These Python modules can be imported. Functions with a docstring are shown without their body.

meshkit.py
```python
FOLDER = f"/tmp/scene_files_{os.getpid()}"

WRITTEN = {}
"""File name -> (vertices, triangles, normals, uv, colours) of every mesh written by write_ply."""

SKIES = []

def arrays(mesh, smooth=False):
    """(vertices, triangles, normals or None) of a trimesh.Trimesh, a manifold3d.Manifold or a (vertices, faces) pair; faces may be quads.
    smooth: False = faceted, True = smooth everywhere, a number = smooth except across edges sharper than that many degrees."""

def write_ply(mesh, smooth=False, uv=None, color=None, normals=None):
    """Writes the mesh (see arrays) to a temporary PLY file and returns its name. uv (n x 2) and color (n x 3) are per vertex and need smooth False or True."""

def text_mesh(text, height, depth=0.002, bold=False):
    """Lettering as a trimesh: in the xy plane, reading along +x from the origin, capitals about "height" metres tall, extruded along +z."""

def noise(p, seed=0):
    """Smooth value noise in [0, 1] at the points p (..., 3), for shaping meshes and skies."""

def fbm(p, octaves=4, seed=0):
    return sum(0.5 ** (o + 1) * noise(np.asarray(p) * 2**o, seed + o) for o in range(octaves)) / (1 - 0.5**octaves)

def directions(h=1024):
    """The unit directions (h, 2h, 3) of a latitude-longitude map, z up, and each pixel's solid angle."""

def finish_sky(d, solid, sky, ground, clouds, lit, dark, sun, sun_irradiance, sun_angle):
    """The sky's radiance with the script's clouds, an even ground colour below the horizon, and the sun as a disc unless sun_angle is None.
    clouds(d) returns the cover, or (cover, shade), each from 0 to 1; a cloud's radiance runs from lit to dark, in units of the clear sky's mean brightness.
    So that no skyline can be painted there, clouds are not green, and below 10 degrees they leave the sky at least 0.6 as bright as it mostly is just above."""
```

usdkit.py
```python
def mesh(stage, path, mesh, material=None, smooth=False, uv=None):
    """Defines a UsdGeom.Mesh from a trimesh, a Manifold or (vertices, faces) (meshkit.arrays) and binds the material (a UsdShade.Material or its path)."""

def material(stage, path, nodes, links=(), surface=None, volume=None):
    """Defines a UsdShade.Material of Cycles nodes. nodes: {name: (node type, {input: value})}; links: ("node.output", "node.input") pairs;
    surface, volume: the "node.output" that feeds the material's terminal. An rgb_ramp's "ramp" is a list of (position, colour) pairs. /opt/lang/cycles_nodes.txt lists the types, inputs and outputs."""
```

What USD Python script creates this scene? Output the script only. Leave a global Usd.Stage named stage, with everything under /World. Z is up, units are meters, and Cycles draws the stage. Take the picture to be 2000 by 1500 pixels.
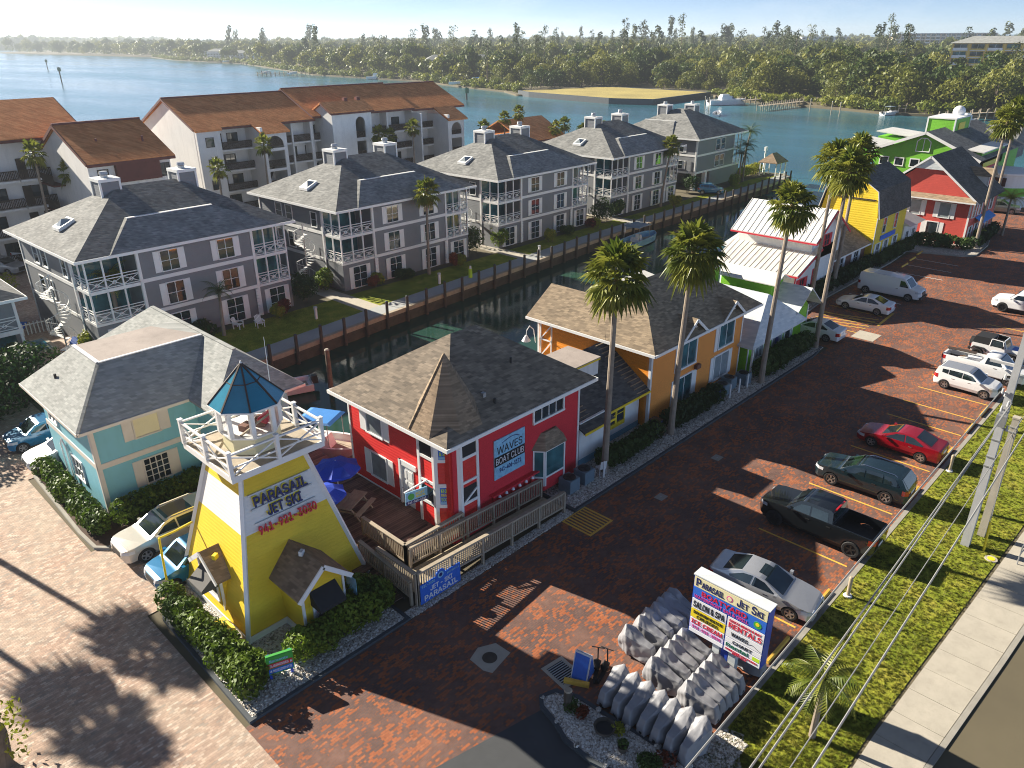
import math, random, numpy as np, trimesh, usdkit, meshkit
import manifold3d as m3
from shapely.geometry import Polygon, box as sbox, Point
from shapely.ops import unary_union
from pxr import Usd, UsdGeom, UsdLux, UsdShade, Gf, Sdf, Vt
stage = Usd.Stage.CreateInMemory()
UsdGeom.SetStageUpAxis(stage, 'Z'); UsdGeom.SetStageMetersPerUnit(stage, 1.0)
UsdGeom.Xform.Define(stage, '/World'); UsdGeom.Scope.Define(stage, '/World/Looks')
# world: +X runs along the brick street, +Y towards the canal, camera drone hovers at 23 m
CAM_H = 23.0; FPX = 1480.0; PITCH, YAW, ROLL = map(math.radians, (24.62, 43.91, -0.345))
SUN_AZ = math.radians(102.4); SUN_EL = math.radians(25.6)      # azimuth counter-clockwise from +X
HAZE = True
SUN_INT, SKY_STR, EXPOSURE = 1.25, 0.054, 1.4
_f = np.array([math.cos(YAW)*math.cos(PITCH), math.sin(YAW)*math.cos(PITCH), -math.sin(PITCH)])
_r0 = np.array([math.sin(YAW), -math.cos(YAW), 0.0]); _u0 = np.cross(_r0, _f)
_r = math.cos(ROLL)*_r0 + math.sin(ROLL)*_u0; _u = -math.sin(ROLL)*_r0 + math.cos(ROLL)*_u0
cam = UsdGeom.Camera.Define(stage, '/World/camera')
cam.CreateHorizontalApertureAttr(36.0); cam.CreateVerticalApertureAttr(27.0); cam.CreateFocalLengthAttr(36.0*FPX/2000)
cam.CreateClippingRangeAttr(Gf.Vec2f(0.5, 60000)); cam.CreateExposureAttr(EXPOSURE)
cam.AddTransformOp().Set(Gf.Matrix4d(*_r, 0, *_u, 0, *(-_f), 0, 0, 0, CAM_H, 1))
SUN = np.array([math.cos(SUN_AZ)*math.cos(SUN_EL), math.sin(SUN_AZ)*math.cos(SUN_EL), math.sin(SUN_EL)])
sky_mat = usdkit.material(stage, '/World/Looks/sky_look', {
    'tc': ('texture_coordinate', {}), 'mp': ('mapping', {'scale': (1.2, 3.0, 9.0), 'rotation': (0, 0, -0.25)}),
    'n': ('noise_texture', {'scale': 1.6, 'detail': 6.0, 'roughness': 0.62, 'distortion': 0.6}),
    'r': ('rgb_ramp', {'ramp': [(0.0, (0, 0, 0)), (0.52, (0, 0, 0)), (0.8, (.3, .3, .3)), (1, (.4, .4, .4))]}),
    'sky': ('sky_texture', {'sky_type': 'single_scattering', 'sun_disc': False, 'sun_elevation': SUN_EL,
                            'sun_rotation': math.atan2(SUN[0], SUN[1]), 'altitude': 30.0, 'air_density': 0.34, 'aerosol_density': 0.12, 'ozone_density': 1.0}),
    'add': ('mix', {'mix_type': 'mix', 'color2': (8.5, 8.7, 8.9)}),
    'bg': ('background_shader', {'strength': SKY_STR})},
    [('tc.generated', 'mp.vector'), ('mp.vector', 'n.vector'), ('n.fac', 'r.fac'), ('sky.color', 'add.color1'), ('r.color', 'add.fac'), ('add.color', 'bg.color')], surface='bg.background')
sky = UsdLux.DomeLight.Define(stage, '/World/sky'); UsdShade.MaterialBindingAPI.Apply(sky.GetPrim()).Bind(sky_mat)
sky.GetPrim().SetCustomDataByKey('label', 'pale blue hazy sky whitening towards the left horizon'); sky.GetPrim().SetCustomDataByKey('category', 'sky'); sky.GetPrim().SetCustomDataByKey('kind', 'structure')
sun = UsdLux.DistantLight.Define(stage, '/World/sun'); sun.CreateIntensityAttr(SUN_INT); sun.CreateNormalizeAttr(True); sun.CreateAngleAttr(0.53); sun.CreateColorAttr(Gf.Vec3f(1.0, 0.92, 0.78))
_z = SUN; _x = np.cross([0, 0, 1.0], _z); _x /= np.linalg.norm(_x); _y = np.cross(_z, _x)
sun.AddTransformOp().Set(Gf.Matrix4d(*_x, 0, *_y, 0, *_z, 0, 0, 0, 60, 1))

# ---------------------------------------------------------------- helpers
_used = {}
def numbered(path):
    n = _used.get(path, 0); _used[path] = n+1
    return path if n == 0 else '%s_%03d' % (path, n)
def meta(o, label=None, cat=None, group=None, kind=None):
    for k, v in (('label', label), ('category', cat), ('group', group), ('kind', kind)):
        if v: o.SetCustomDataByKey(k, v)
    return o
def pth(parent, name): return numbered((str(parent.GetPath()) if parent else '/World') + '/' + name)
def thing(name, label, cat, group=None, loc=(0, 0, 0), rz=0.0, scale=None, kind=None):
    x = UsdGeom.Xform.Define(stage, numbered('/World/'+name)); x.AddTranslateOp().Set(Gf.Vec3d(*map(float, loc))); x.AddRotateZOp().Set(float(rz))
    if scale: x.AddScaleOp().Set(Gf.Vec3f(*map(float, scale)))
    return meta(x.GetPrim(), label, cat, group, kind)
_protos = {}
def proto(name):
    x = UsdGeom.Xform.Define(stage, '/World/Looks/'+name) if False else None
def copy(root, label, loc, rz=0.0, group=None, scale=None, name=None):
    was = root.GetCustomData()
    nm = root.GetName(); nm = nm[:-4] if nm[-3:].isdigit() else nm
    r = thing(name or nm, label, was['category'], group or was.get('group'), loc, rz, scale)
    r.GetReferences().AddInternalReference(root.GetPath()); r.SetInstanceable(True)
    return r
def obj(name, mb, mat, parent=None, smooth=False, label=None, cat=None, group=None, kind=None):
    geo = mb.mesh() if isinstance(mb, MB) else mb
    p = usdkit.mesh(stage, pth(parent, name), geo, mat, smooth)
    return meta(p.GetPrim(), label, cat, group, kind)
class MB:
    def __init__(s): s.v = []; s.f = []; s.n = 0
    def add(s, v, f):
        v = np.asarray(v, float); f = np.asarray(f, int)
        if f.ndim == 2 and f.shape[1] == 4: f = np.vstack([f[:, [0, 1, 2]], f[:, [0, 2, 3]]])
        s.v.append(v); s.f.append(f + s.n); s.n += len(v); return s
    def mesh(s): return (np.vstack(s.v), np.vstack(s.f))
    def tm(s, t, M=None):
        v = np.array(t.vertices)
        if M is not None: v = v @ np.asarray(M)[:3, :3].T + np.asarray(M)[:3, 3]
        return s.add(v, t.faces)
    def hexa(s, p): return s.add(p, [[0, 3, 2, 1], [4, 5, 6, 7], [0, 1, 5, 4], [1, 2, 6, 5], [2, 3, 7, 6], [3, 0, 4, 7]])
    def box(s, x0, x1, y0, y1, z0, z1): return s.hexa([(x0, y0, z0), (x1, y0, z0), (x1, y1, z0), (x0, y1, z0), (x0, y0, z1), (x1, y0, z1), (x1, y1, z1), (x0, y1, z1)])
    def obox(s, c, size, rz=0.0):
        a = math.radians(rz); ca, sa = math.cos(a), math.sin(a); hx, hy, hz = [q/2 for q in size]
        p = [(x, y, z) for z in (-hz, hz) for x, y in ((-hx, -hy), (hx, -hy), (hx, hy), (-hx, hy))]
        return s.hexa([(c[0]+x*ca-y*sa, c[1]+x*sa+y*ca, c[2]+z) for x, y, z in p])
    def beam(s, a, b, w, h=None, up=(0, 0, 1)):
        a, b = np.asarray(a, float), np.asarray(b, float); d = b-a; d /= np.linalg.norm(d); h = h or w
        u = np.asarray(up, float)
        if abs(d @ u) > .99: u = np.array([1.0, 0, 0])
        r = np.cross(d, u); r /= np.linalg.norm(r); u = np.cross(r, d); r = r*w/2; u = u*h/2
        return s.hexa([a-r-u, a+r-u, a+r+u, a-r+u, b-r-u, b+r-u, b+r+u, b-r+u])
    def tube(s, a, b, r0, r1=None, n=8):
        a, b = np.asarray(a, float), np.asarray(b, float); r1 = r0 if r1 is None else r1; d = b-a; d /= np.linalg.norm(d)
        u = np.array([0, 0, 1.0]) if abs(d[2]) < .9 else np.array([1.0, 0, 0]); x = np.cross(d, u); x /= np.linalg.norm(x); y = np.cross(d, x)
        t = np.arange(n)*2*math.pi/n; c = np.outer(np.cos(t), x)+np.outer(np.sin(t), y)
        v = np.vstack([a+c*r0, b+c*r1, [a], [b]]); i = np.arange(n); j = (i+1) % n
        return s.add(v, np.vstack([np.c_[i, j, j+n], np.c_[i, j+n, i+n], np.c_[j, i, np.full(n, 2*n)], np.c_[i+n, j+n, np.full(n, 2*n+1)]]))
    def path(s, pts, r, n=6):
        rr = r if hasattr(r, '__len__') else [r]*len(pts)
        for i in range(len(pts)-1): s.tube(pts[i], pts[i+1], rr[i], rr[i+1], n)
        return s
    def loft(s, rings, cap=True):
        k = len(rings[0]); base = np.vstack(rings); f = []
        for i in range(len(rings)-1):
            for j in range(k): a, b = i*k+j, i*k+(j+1) % k; f.append((a, b, b+k, a+k))
        s.add(base, f)
        if cap:
            for q in (0, len(rings)-1): s.add(rings[q], [(0, j, j+1) if q else (0, j+1, j) for j in range(1, k-1)])
        return s
    def hull(s, pts): 
        h = trimesh.convex.convex_hull(np.asarray(pts, float)); return s.add(h.vertices, h.faces)
    def prism(s, poly, z0, z1):
        g = poly if hasattr(poly, 'exterior') else Polygon(poly)
        if not g.is_valid: g = g.buffer(0)
        for q in getattr(g, 'geoms', [g]):
            t = trimesh.creation.extrude_polygon(q, z1-z0, engine='earcut'); v = np.array(t.vertices); v[:, 2] += z0; s.add(v, t.faces)
        return s
    def sheet(s, poly, z):
        g = poly if hasattr(poly, 'exterior') or hasattr(poly, 'geoms') else Polygon(poly)
        if not g.is_valid: g = g.buffer(0)
        for q in getattr(g, 'geoms', [g]):
            v, f = trimesh.creation.triangulate_polygon(q, engine='earcut'); s.add(np.c_[v, np.full(len(v), z)], f)
        return s
class W:      # a wall frame: a runs along the wall, z up, d outwards (to the right-hand side of p0->p1)
    def __init__(s, p0, p1, z=0.0):
        s.o = np.array([p0[0], p0[1], z], float); d = np.array([p1[0]-p0[0], p1[1]-p0[1], 0.0]); s.L = np.linalg.norm(d); s.u = d/s.L; s.n = np.array([s.u[1], -s.u[0], 0])
    def P(s, a, z, d=0.0): return s.o + s.u*a + s.n*d + np.array([0, 0, z])
    def bx(s, mb, a0, a1, z0, z1, d0, d1): return mb.hexa([s.P(a, z, d) for z in (z0, z1) for a, d in ((a0, d1), (a1, d1), (a1, d0), (a0, d0))])
    def beam(s, mb, a0, z0, a1, z1, d, w, h=None): return mb.beam(s.P(a0, z0, d), s.P(a1, z1, d), w, h or w, up=s.n)
    def M(s, a, z, d):
        m = np.eye(4); m[:3, 0] = s.u; m[:3, 1] = (0, 0, 1); m[:3, 2] = s.n; m[:3, 3] = s.P(a, z, d); return m
def text(parent, w, a, z, d, string, height, mat, bold=True, maxw=None, depth=.012, slant=0.0, name='lettering', rot=0.0):
    t = meshkit.text_mesh(string, height, depth, bold); v = np.array(t.vertices)
    if maxw and np.ptp(v[:, 0]) > 0: v[:, 0] = (v[:, 0]-v[:, 0].min())*maxw/np.ptp(v[:, 0])
    v[:, 0] += slant*v[:, 1]
    c, s_ = math.cos(rot), math.sin(rot); v[:, :2] = v[:, :2] @ np.array([[c, s_], [-s_, c]])
    m = w.M(a, z, d); v = v @ m[:3, :3].T + m[:3, 3]
    return obj(name, (v, t.faces), mat, parent)
# ---------------------------------------------------------------- materials
def look(name, nodes, links, surface='p.BSDF', volume=None): return usdkit.material(stage, '/World/Looks/'+name, nodes, links, surface=surface, volume=volume)
def mat(name, col, rough=.6, var=.12, scale=1.3, bump=0.0, bscale=25.0, metal=0.0, coat=0.0, spec=.5, siding=0.0, sstr=.5, stains=0.0):
    col = np.asarray(col, float)
    n = {'g': ('geometry', {}), 'n': ('noise_texture', {'scale': scale, 'detail': 5.0, 'roughness': .6}),
         'r': ('rgb_ramp', {'ramp': [(.25, tuple(col*(1-var))), (.75, tuple(np.minimum(col*(1+var), 1)))]}),
         'p': ('principled_bsdf', {'roughness': rough, 'metallic': metal, 'coat_weight': coat, 'specular_ior_level': spec})}
    l = [('g.position', 'n.vector'), ('n.fac', 'r.fac')]; out = 'r.color'
    if stains:
        n['sm'] = ('mapping', {'scale': (1.6, 1.6, .25)}); n['sn'] = ('noise_texture', {'scale': 1.1, 'detail': 6.0, 'roughness': .7}); n['sr'] = ('rgb_ramp', {'ramp': [(.5, (0, 0, 0)), (.75, (stains,)*3)]})
        n['sx'] = ('mix', {'mix_type': 'mix', 'color2': tuple(col*.45)}); l += [('g.position', 'sm.vector'), ('sm.vector', 'sn.vector'), ('sn.fac', 'sr.fac'), ('sr.color', 'sx.fac'), (out, 'sx.color1')]; out = 'sx.color'
    l.append((out, 'p.base_color'))
    if bump:
        n['bn'] = ('noise_texture', {'scale': bscale, 'detail': 4.0}); n['b'] = ('bump', {'strength': bump, 'distance': .02}); l += [('g.position', 'bn.vector'), ('bn.fac', 'b.height'), ('b.normal', 'p.normal')]
    if siding:
        n['xyz'] = ('separate_xyz', {}); n['m'] = ('math', {'math_type': 'multiply', 'value2': 1/siding}); n['fr'] = ('math', {'math_type': 'fraction'}); n['iv'] = ('math', {'math_type': 'power', 'value2': 3.0})
        n['sb'] = ('bump', {'strength': sstr, 'distance': siding*.22, 'invert': True})
        l += [('g.position', 'xyz.vector'), ('xyz.z', 'm.value1'), ('m.value', 'fr.value1'), ('fr.value', 'iv.value1'), ('iv.value', 'sb.height'), ('sb.normal', 'p.normal')]
    return look(name, n, l)
def shingle(name, c0, c1, rowz=.085, wid=.32, rough=.9, patch=.25):
    c0, c1 = np.asarray(c0, float), np.asarray(c1, float)
    return look(name, {'g': ('geometry', {}), 'x': ('separate_xyz', {}), 'ad': ('math', {'math_type': 'add'}), 'cb': ('combine_xyz', {}),
        'b': ('brick_texture', {'color1': (0, 0, 0), 'color2': (1, 1, 1), 'mortar': (.35, .35, .35), 'scale': 1.0, 'brick_width': wid, 'row_height': rowz, 'mortar_size': .006, 'mortar_smooth': .3}),
        'n': ('noise_texture', {'scale': .7, 'detail': 5.0, 'roughness': .65}), 'r': ('rgb_ramp', {'ramp': [(0, tuple(c0)), (1, tuple(c1))]}),
        'nr': ('rgb_ramp', {'ramp': [(.3, (1-patch,)*3), (.7, (1+patch,)*3)]}), 'mx': ('mix', {'mix_type': 'multiply', 'fac': 1.0}),
        'bp': ('bump', {'strength': .55, 'distance': .02}), 'p': ('principled_bsdf', {'roughness': rough, 'specular_ior_level': .25})},
        [('g.position', 'x.vector'), ('x.x', 'ad.value1'), ('x.y', 'ad.value2'), ('ad.value', 'cb.x'), ('x.z', 'cb.y'), ('cb.vector', 'b.vector'), ('b.color', 'r.fac'),
         ('g.position', 'n.vector'), ('n.fac', 'nr.fac'), ('r.color', 'mx.color1'), ('nr.color', 'mx.color2'), ('mx.color', 'p.base_color'), ('b.color', 'bp.height'), ('bp.normal', 'p.normal')])
def paver(name, ramp, mortar, wash, washcol, rough=.8, dark=None):
    dn = {'dn': ('noise_texture', {'scale': 1.1, 'detail': 3.0, 'roughness': .6}), 'da': ('math', {'math_type': 'multiply_add', 'value2': .42}), 'dr': ('rgb_ramp', {'ramp': [(.62, (0, 0, 0)), (.66, (.9, .9, .9))]}), 'dx': ('mix', {'color2': dark or (0, 0, 0)})} if dark else {}
    dl = [('g.position', 'dn.vector'), ('b.color', 'dbw.color'), ('dbw.val', 'da.value1'), ('dn.fac', 'da.value3'), ('da.value', 'dr.fac'), ('dr.color', 'dx.fac'), ('r.color', 'dx.color1'), ('dx.color', 'wx.color1')] if dark else [('r.color', 'wx.color1')]
    if dark: dn['dbw'] = ('rgb_to_bw', {})
    return look(name, {**dn, 'g': ('geometry', {}), 'b': ('brick_texture', {'color1': (0, 0, 0), 'color2': (1, 1, 1), 'mortar': (.5, .5, .5), 'scale': 1.0, 'brick_width': .205, 'row_height': .105, 'mortar_size': .006, 'mortar_smooth': .2}),
        'r': ('rgb_ramp', {'ramp': ramp}), 'n': ('noise_texture', {'scale': .35, 'detail': 7.0, 'roughness': .62}), 'nr': ('rgb_ramp', {'ramp': [(.38, (0, 0, 0)), (.68, (wash,)*3)]}),
        'wx': ('mix', {'color2': washcol}), 'mo': ('mix', {'color2': mortar}), 'n2': ('noise_texture', {'scale': 2.2, 'detail': 6.0, 'roughness': .7}), 'r2': ('rgb_ramp', {'ramp': [(.3, (.72,)*3), (.7, (1.2,)*3)]}), 'ml': ('mix', {'mix_type': 'multiply', 'fac': 1.0}),
        'iv': ('math', {'math_type': 'subtract', 'value1': 1.0}), 'bp': ('bump', {'strength': .5, 'distance': .012}), 'p': ('principled_bsdf', {'roughness': rough, 'specular_ior_level': .3})},
        dl + [('g.position', 'b.vector'), ('b.color', 'r.fac'), ('g.position', 'n.vector'), ('n.fac', 'nr.fac'), ('nr.color', 'wx.fac'), ('wx.color', 'mo.color1'), ('b.fac', 'mo.fac'),
         ('g.position', 'n2.vector'), ('n2.fac', 'r2.fac'), ('mo.color', 'ml.color1'), ('r2.color', 'ml.color2'), ('ml.color', 'p.base_color'), ('b.fac', 'iv.value2'), ('iv.value', 'bp.height'), ('bp.normal', 'p.normal')])
def leafmat(name, c0, c1, trans=.3, rough=.55, rnd=.5):
    """foliage: tone runs over the crown with noise and differs from plant to plant"""
    c0, c1 = np.asarray(c0, float), np.asarray(c1, float)
    return look(name, {'g': ('geometry', {}), 'n': ('noise_texture', {'scale': .9, 'detail': 3.0}), 'oi': ('object_info', {}), 'm': ('math', {'math_type': 'multiply_add', 'value2': rnd, 'value3': -rnd/2}), 'a': ('math', {'math_type': 'add', 'use_clamp': True}),
        'r': ('rgb_ramp', {'ramp': [(.2, tuple(c0)), (.8, tuple(c1))]}), 'p': ('principled_bsdf', {'roughness': rough, 'specular_ior_level': .35}), 't': ('translucent_bsdf', {}), 'x': ('mix_closure', {'fac': trans})},
        [('g.position', 'n.vector'), ('oi.random', 'm.value1'), ('m.value', 'a.value1'), ('n.fac', 'a.value2'), ('a.value', 'r.fac'), ('r.color', 'p.base_color'), ('r.color', 't.color'), ('p.BSDF', 'x.closure1'), ('t.BSDF', 'x.closure2')], surface='x.closure')
def glass(name, col=(.02, .03, .035), rough=.03):
    return look(name, {'g': ('geometry', {}), 'n': ('noise_texture', {'scale': .8, 'detail': 2.0}), 'r': ('rgb_ramp', {'ramp': [(.35, tuple(np.array(col)*.5)), (.7, tuple(np.array(col)*1.6))]}),
        'p': ('principled_bsdf', {'roughness': rough, 'specular_ior_level': .9, 'coat_weight': .4})}, [('g.position', 'n.vector'), ('n.fac', 'r.fac'), ('r.color', 'p.base_color')])
K = {}
K['white'] = mat('white_paint', (.74, .74, .72), .55, .05, 1.5, stains=.25)
K['white_trim'] = mat('white_trim', (.78, .78, .76), .5, .04, 2)
K['beige_trim'] = mat('beige_trim', (.62, .58, .52), .6, .06)
K['stucco'] = mat('white_stucco', (.78, .76, .73), .85, .07, .5, bump=.3, bscale=12, stains=.25)
K['grey_siding'] = mat('grey_siding', (.185, .195, .21), .6, .06, .6, siding=.2, sstr=.3)
K['aqua'] = mat('aqua_paint', (.19, .47, .56), .65, .07, .5, stains=.22)
K['yellow'] = mat('yellow_shingle_paint', (.78, .54, .02), .6, .07, 1.2, siding=.16, sstr=.5)
K['whiteband'] = mat('white_shingle_paint', (.74, .73, .7), .6, .05, 1.2, siding=.16, sstr=.4)
K['red'] = mat('red_siding_paint', (.66, .025, .022), .5, .08, .8, siding=.17, sstr=.6)
K['redwall'] = mat('red_wall_paint', (.6, .022, .04), .5, .08, .8)
K['orange'] = mat('orange_siding_paint', (.82, .27, .01), .55, .07, .8, siding=.19, sstr=.6)
K['orange_flat'] = mat('orange_wall_paint', (.8, .29, .05), .6, .06, .8)
K['lime'] = mat('lime_paint', (.2, .5, .015), .55, .08, .8, siding=.2, sstr=.4)
K['green'] = mat('bright_green_paint', (.16, .46, .02), .55, .08, .6, siding=.22, sstr=.3)
K['gold'] = mat('golden_siding_paint', (.82, .58, .015), .55, .06, .8, siding=.24, sstr=.7)
K['redgable'] = mat('brick_red_paint', (.55, .07, .05), .6, .1, 1.0, siding=.2, sstr=.25)
K['brownwall'] = mat('brown_brick_wall', (.16, .07, .045), .8, .15, 2)
K['blue_paint'] = mat('royal_blue_paint', (.02, .06, .42), .4, .05)
K['black_fabric'] = mat('black_canvas', (.008, .009, .012), .8, .1, 3)
K['shingle_grey'] = shingle('grey_shingle', (.14, .143, .14), (.25, .248, .236))
K['shingle_slate'] = shingle('slate_shingle', (.24, .25, .24), (.36, .365, .35), patch=.15)
K['shingle_brown'] = shingle('brown_shingle', (.17, .125, .085), (.3, .22, .15), patch=.2)
K['shingle_tan'] = shingle('tan_shingle', (.2, .15, .1), (.36, .27, .18), patch=.15)
K['shingle_black'] = shingle('charcoal_shingle', (.045, .043, .045), (.1, .095, .09))
K['tile'] = shingle('clay_roof_tile', (.62, .22, .075), (.8, .34, .13), rowz=.3, wid=.3, patch=.15)
K['flatroof'] = mat('bitumen_roof', (.33, .28, .25), .9, .22, .45, stains=.35)
K['whitemetal'] = mat('white_metal_roof', (.7, .68, .64), .45, .08, .6, stains=.3)
K['rustmetal'] = mat('rusty_white_metal_roof', (.7, .63, .54), .5, .2, .45, stains=.35)
K['bluemetal'] = shingle('pale_metal_shingle', (.5, .54, .56), (.66, .68, .68), rowz=.12, wid=.5, rough=.45, patch=.06)
K['glass'] = glass('window_glass')
K['glass_teal'] = glass('tinted_glass', (.03, .1, .11))
K['curtain'] = mat('window_with_curtain', (.24, .27, .28), .15, .2, 2, coat=.6)
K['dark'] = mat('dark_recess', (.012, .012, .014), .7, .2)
K['wood_dark'] = mat('dark_brown_wood', (.055, .035, .026), .7, .2)
K['teal_glass'] = mat('blue_lantern_panel', (.02, .17, .25), .12, .15, .9, coat=.5)
K['deck'] = look('deck_boards', {'g': ('geometry', {}), 'b': ('brick_texture', {'color1': (0, 0, 0), 'color2': (1, 1, 1), 'mortar': (0, 0, 0), 'scale': 1.0, 'brick_width': 3.6, 'row_height': .145, 'mortar_size': .008}), 'r': ('rgb_ramp', {'ramp': [(0, (.028, .014, .01)), (.1, (.1, .058, .045)), (1, (.19, .115, .085))]}),
    'n': ('noise_texture', {'scale': 1.2, 'detail': 5.0}), 'nr': ('rgb_ramp', {'ramp': [(.3, (.7,)*3), (.7, (1.25,)*3)]}), 'mx': ('mix', {'mix_type': 'multiply', 'fac': 1.0}), 'p': ('principled_bsdf', {'roughness': .75})}, [('g.position', 'b.vector'), ('b.color', 'r.fac'), ('g.position', 'n.vector'), ('n.fac', 'nr.fac'), ('r.color', 'mx.color1'), ('nr.color', 'mx.color2'), ('mx.color', 'p.base_color')])
K['rail_wood'] = mat('weathered_rail_wood', (.36, .3, .22), .8, .2, 3)
K['pile'] = mat('dark_pile_wood', (.07, .055, .042), .85, .3, 2)
K['brick'] = paver('street_brick', [(0, (.3, .085, .032)), (.5, (.4, .125, .047)), (.8, (.46, .16, .065)), (1, (.42, .2, .11))], (.2, .09, .05), .3, (.4, .2, .13), dark=(.075, .06, .062))
K['brick_pale'] = paver('faded_brick', [(0, (.3, .25, .21)), (.2, (.36, .24, .18)), (.5, (.44, .29, .21)), (.8, (.52, .37, .28)), (1, (.62, .5, .4))], (.3, .22, .18), .6, (.47, .4, .31))
K['asphalt'] = mat('asphalt', (.055, .058, .062), .9, .15, .8, bump=.4, bscale=60)
K['road'] = mat('road_asphalt', (.13, .13, .128), .9, .14, 1.2, bump=.4, bscale=60)
K['concrete'] = mat('concrete', (.42, .38, .31), .85, .12, 1.1, bump=.25, bscale=30, stains=.3)
K['kerb'] = mat('kerb_concrete', (.3, .28, .24), .85, .15, 1.5, stains=.3)
K['kerb_dark'] = mat('dark_painted_kerb', (.055, .065, .075), .8, .2, 1.5)
K['dockwalk'] = mat('dock_walk_concrete', (.36, .37, .36), .8, .1, .5)
K['yellowline'] = mat('yellow_road_paint', (.72, .43, .06), .7, .15, 4)
K['whiteline'] = mat('white_road_paint', (.6, .6, .57), .7, .12, 4)
K['grass'] = look('lawn_grass', {'g': ('geometry', {}), 'n': ('noise_texture', {'scale': .55, 'detail': 6.0, 'roughness': .7}), 'n2': ('noise_texture', {'scale': 9.0, 'detail': 5.0, 'roughness': .75}), 'r': ('rgb_ramp', {'ramp': [(.3, (.12, .16, .015)), (.5, (.22, .25, .022)), (.66, (.36, .32, .05)), (.8, (.4, .33, .1))]}),
    'r2': ('rgb_ramp', {'ramp': [(.3, (.5,)*3), (.7, (1.45,)*3)]}), 'm': ('mix', {'mix_type': 'multiply', 'fac': 1.0}), 'bp': ('bump', {'strength': .8, 'distance': .06}), 'p': ('principled_bsdf', {'roughness': .9, 'specular_ior_level': .15})},
    [('g.position', 'n.vector'), ('g.position', 'n2.vector'), ('n.fac', 'r.fac'), ('n2.fac', 'r2.fac'), ('r.color', 'm.color1'), ('r2.color', 'm.color2'), ('m.color', 'p.base_color'), ('n2.fac', 'bp.height'), ('bp.normal', 'p.normal')])
K['gravel'] = look('white_shell_gravel', {'g': ('geometry', {}), 'v': ('voronoi_texture', {'scale': 14.0}), 'n': ('noise_texture', {'scale': 1.2, 'detail': 4.0}), 'r': ('rgb_ramp', {'ramp': [(0, (.12, .1, .08)), (.35, (.4, .36, .31)), (1, (.68, .65, .6))]}), 'bp': ('bump', {'strength': .9, 'distance': .05}), 'p': ('principled_bsdf', {'roughness': .85}), 'sx': ('separate_xyz', {})},
    [('g.position', 'v.vector'), ('v.color', 'sx.vector'), ('sx.x', 'r.fac'), ('v.distance', 'bp.height'), ('bp.normal', 'p.normal'), ('r.color', 'p.base_color')])
K['soil'] = mat('island_soil', (.12, .1, .06), .95, .3, .08)
K['sand'] = mat('shore_sand', (.42, .34, .22), .95, .2, .1)
K['drygrass'] = mat('dry_meadow_grass', (.34, .27, .07), .95, .3, .06)
K['mulch'] = mat('mulch', (.07, .04, .025), .95, .3, 2)
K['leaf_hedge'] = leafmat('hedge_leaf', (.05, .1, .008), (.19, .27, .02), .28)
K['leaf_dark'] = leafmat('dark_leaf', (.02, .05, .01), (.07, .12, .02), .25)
K['leaf_far'] = leafmat('island_tree_leaf', (.05, .085, .012), (.22, .22, .03), .3, rnd=.75)
K['leaf_pine'] = leafmat('pine_needle', (.045, .07, .03), (.14, .16, .06), .25, rnd=.5)
K['leaf_palm'] = leafmat('palm_leaf', (.08, .12, .014), (.3, .3, .045), .35, .4)
K['leaf_dead'] = leafmat('dead_palm_leaf', (.13, .09, .035), (.26, .19, .08), .2)
K['leaf_red'] = leafmat('croton_leaf', (.11, .015, .015), (.24, .06, .02), .25)
K['leaf_lime'] = leafmat('yellow_green_leaf', (.18, .22, .015), (.36, .36, .04), .35)
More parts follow.
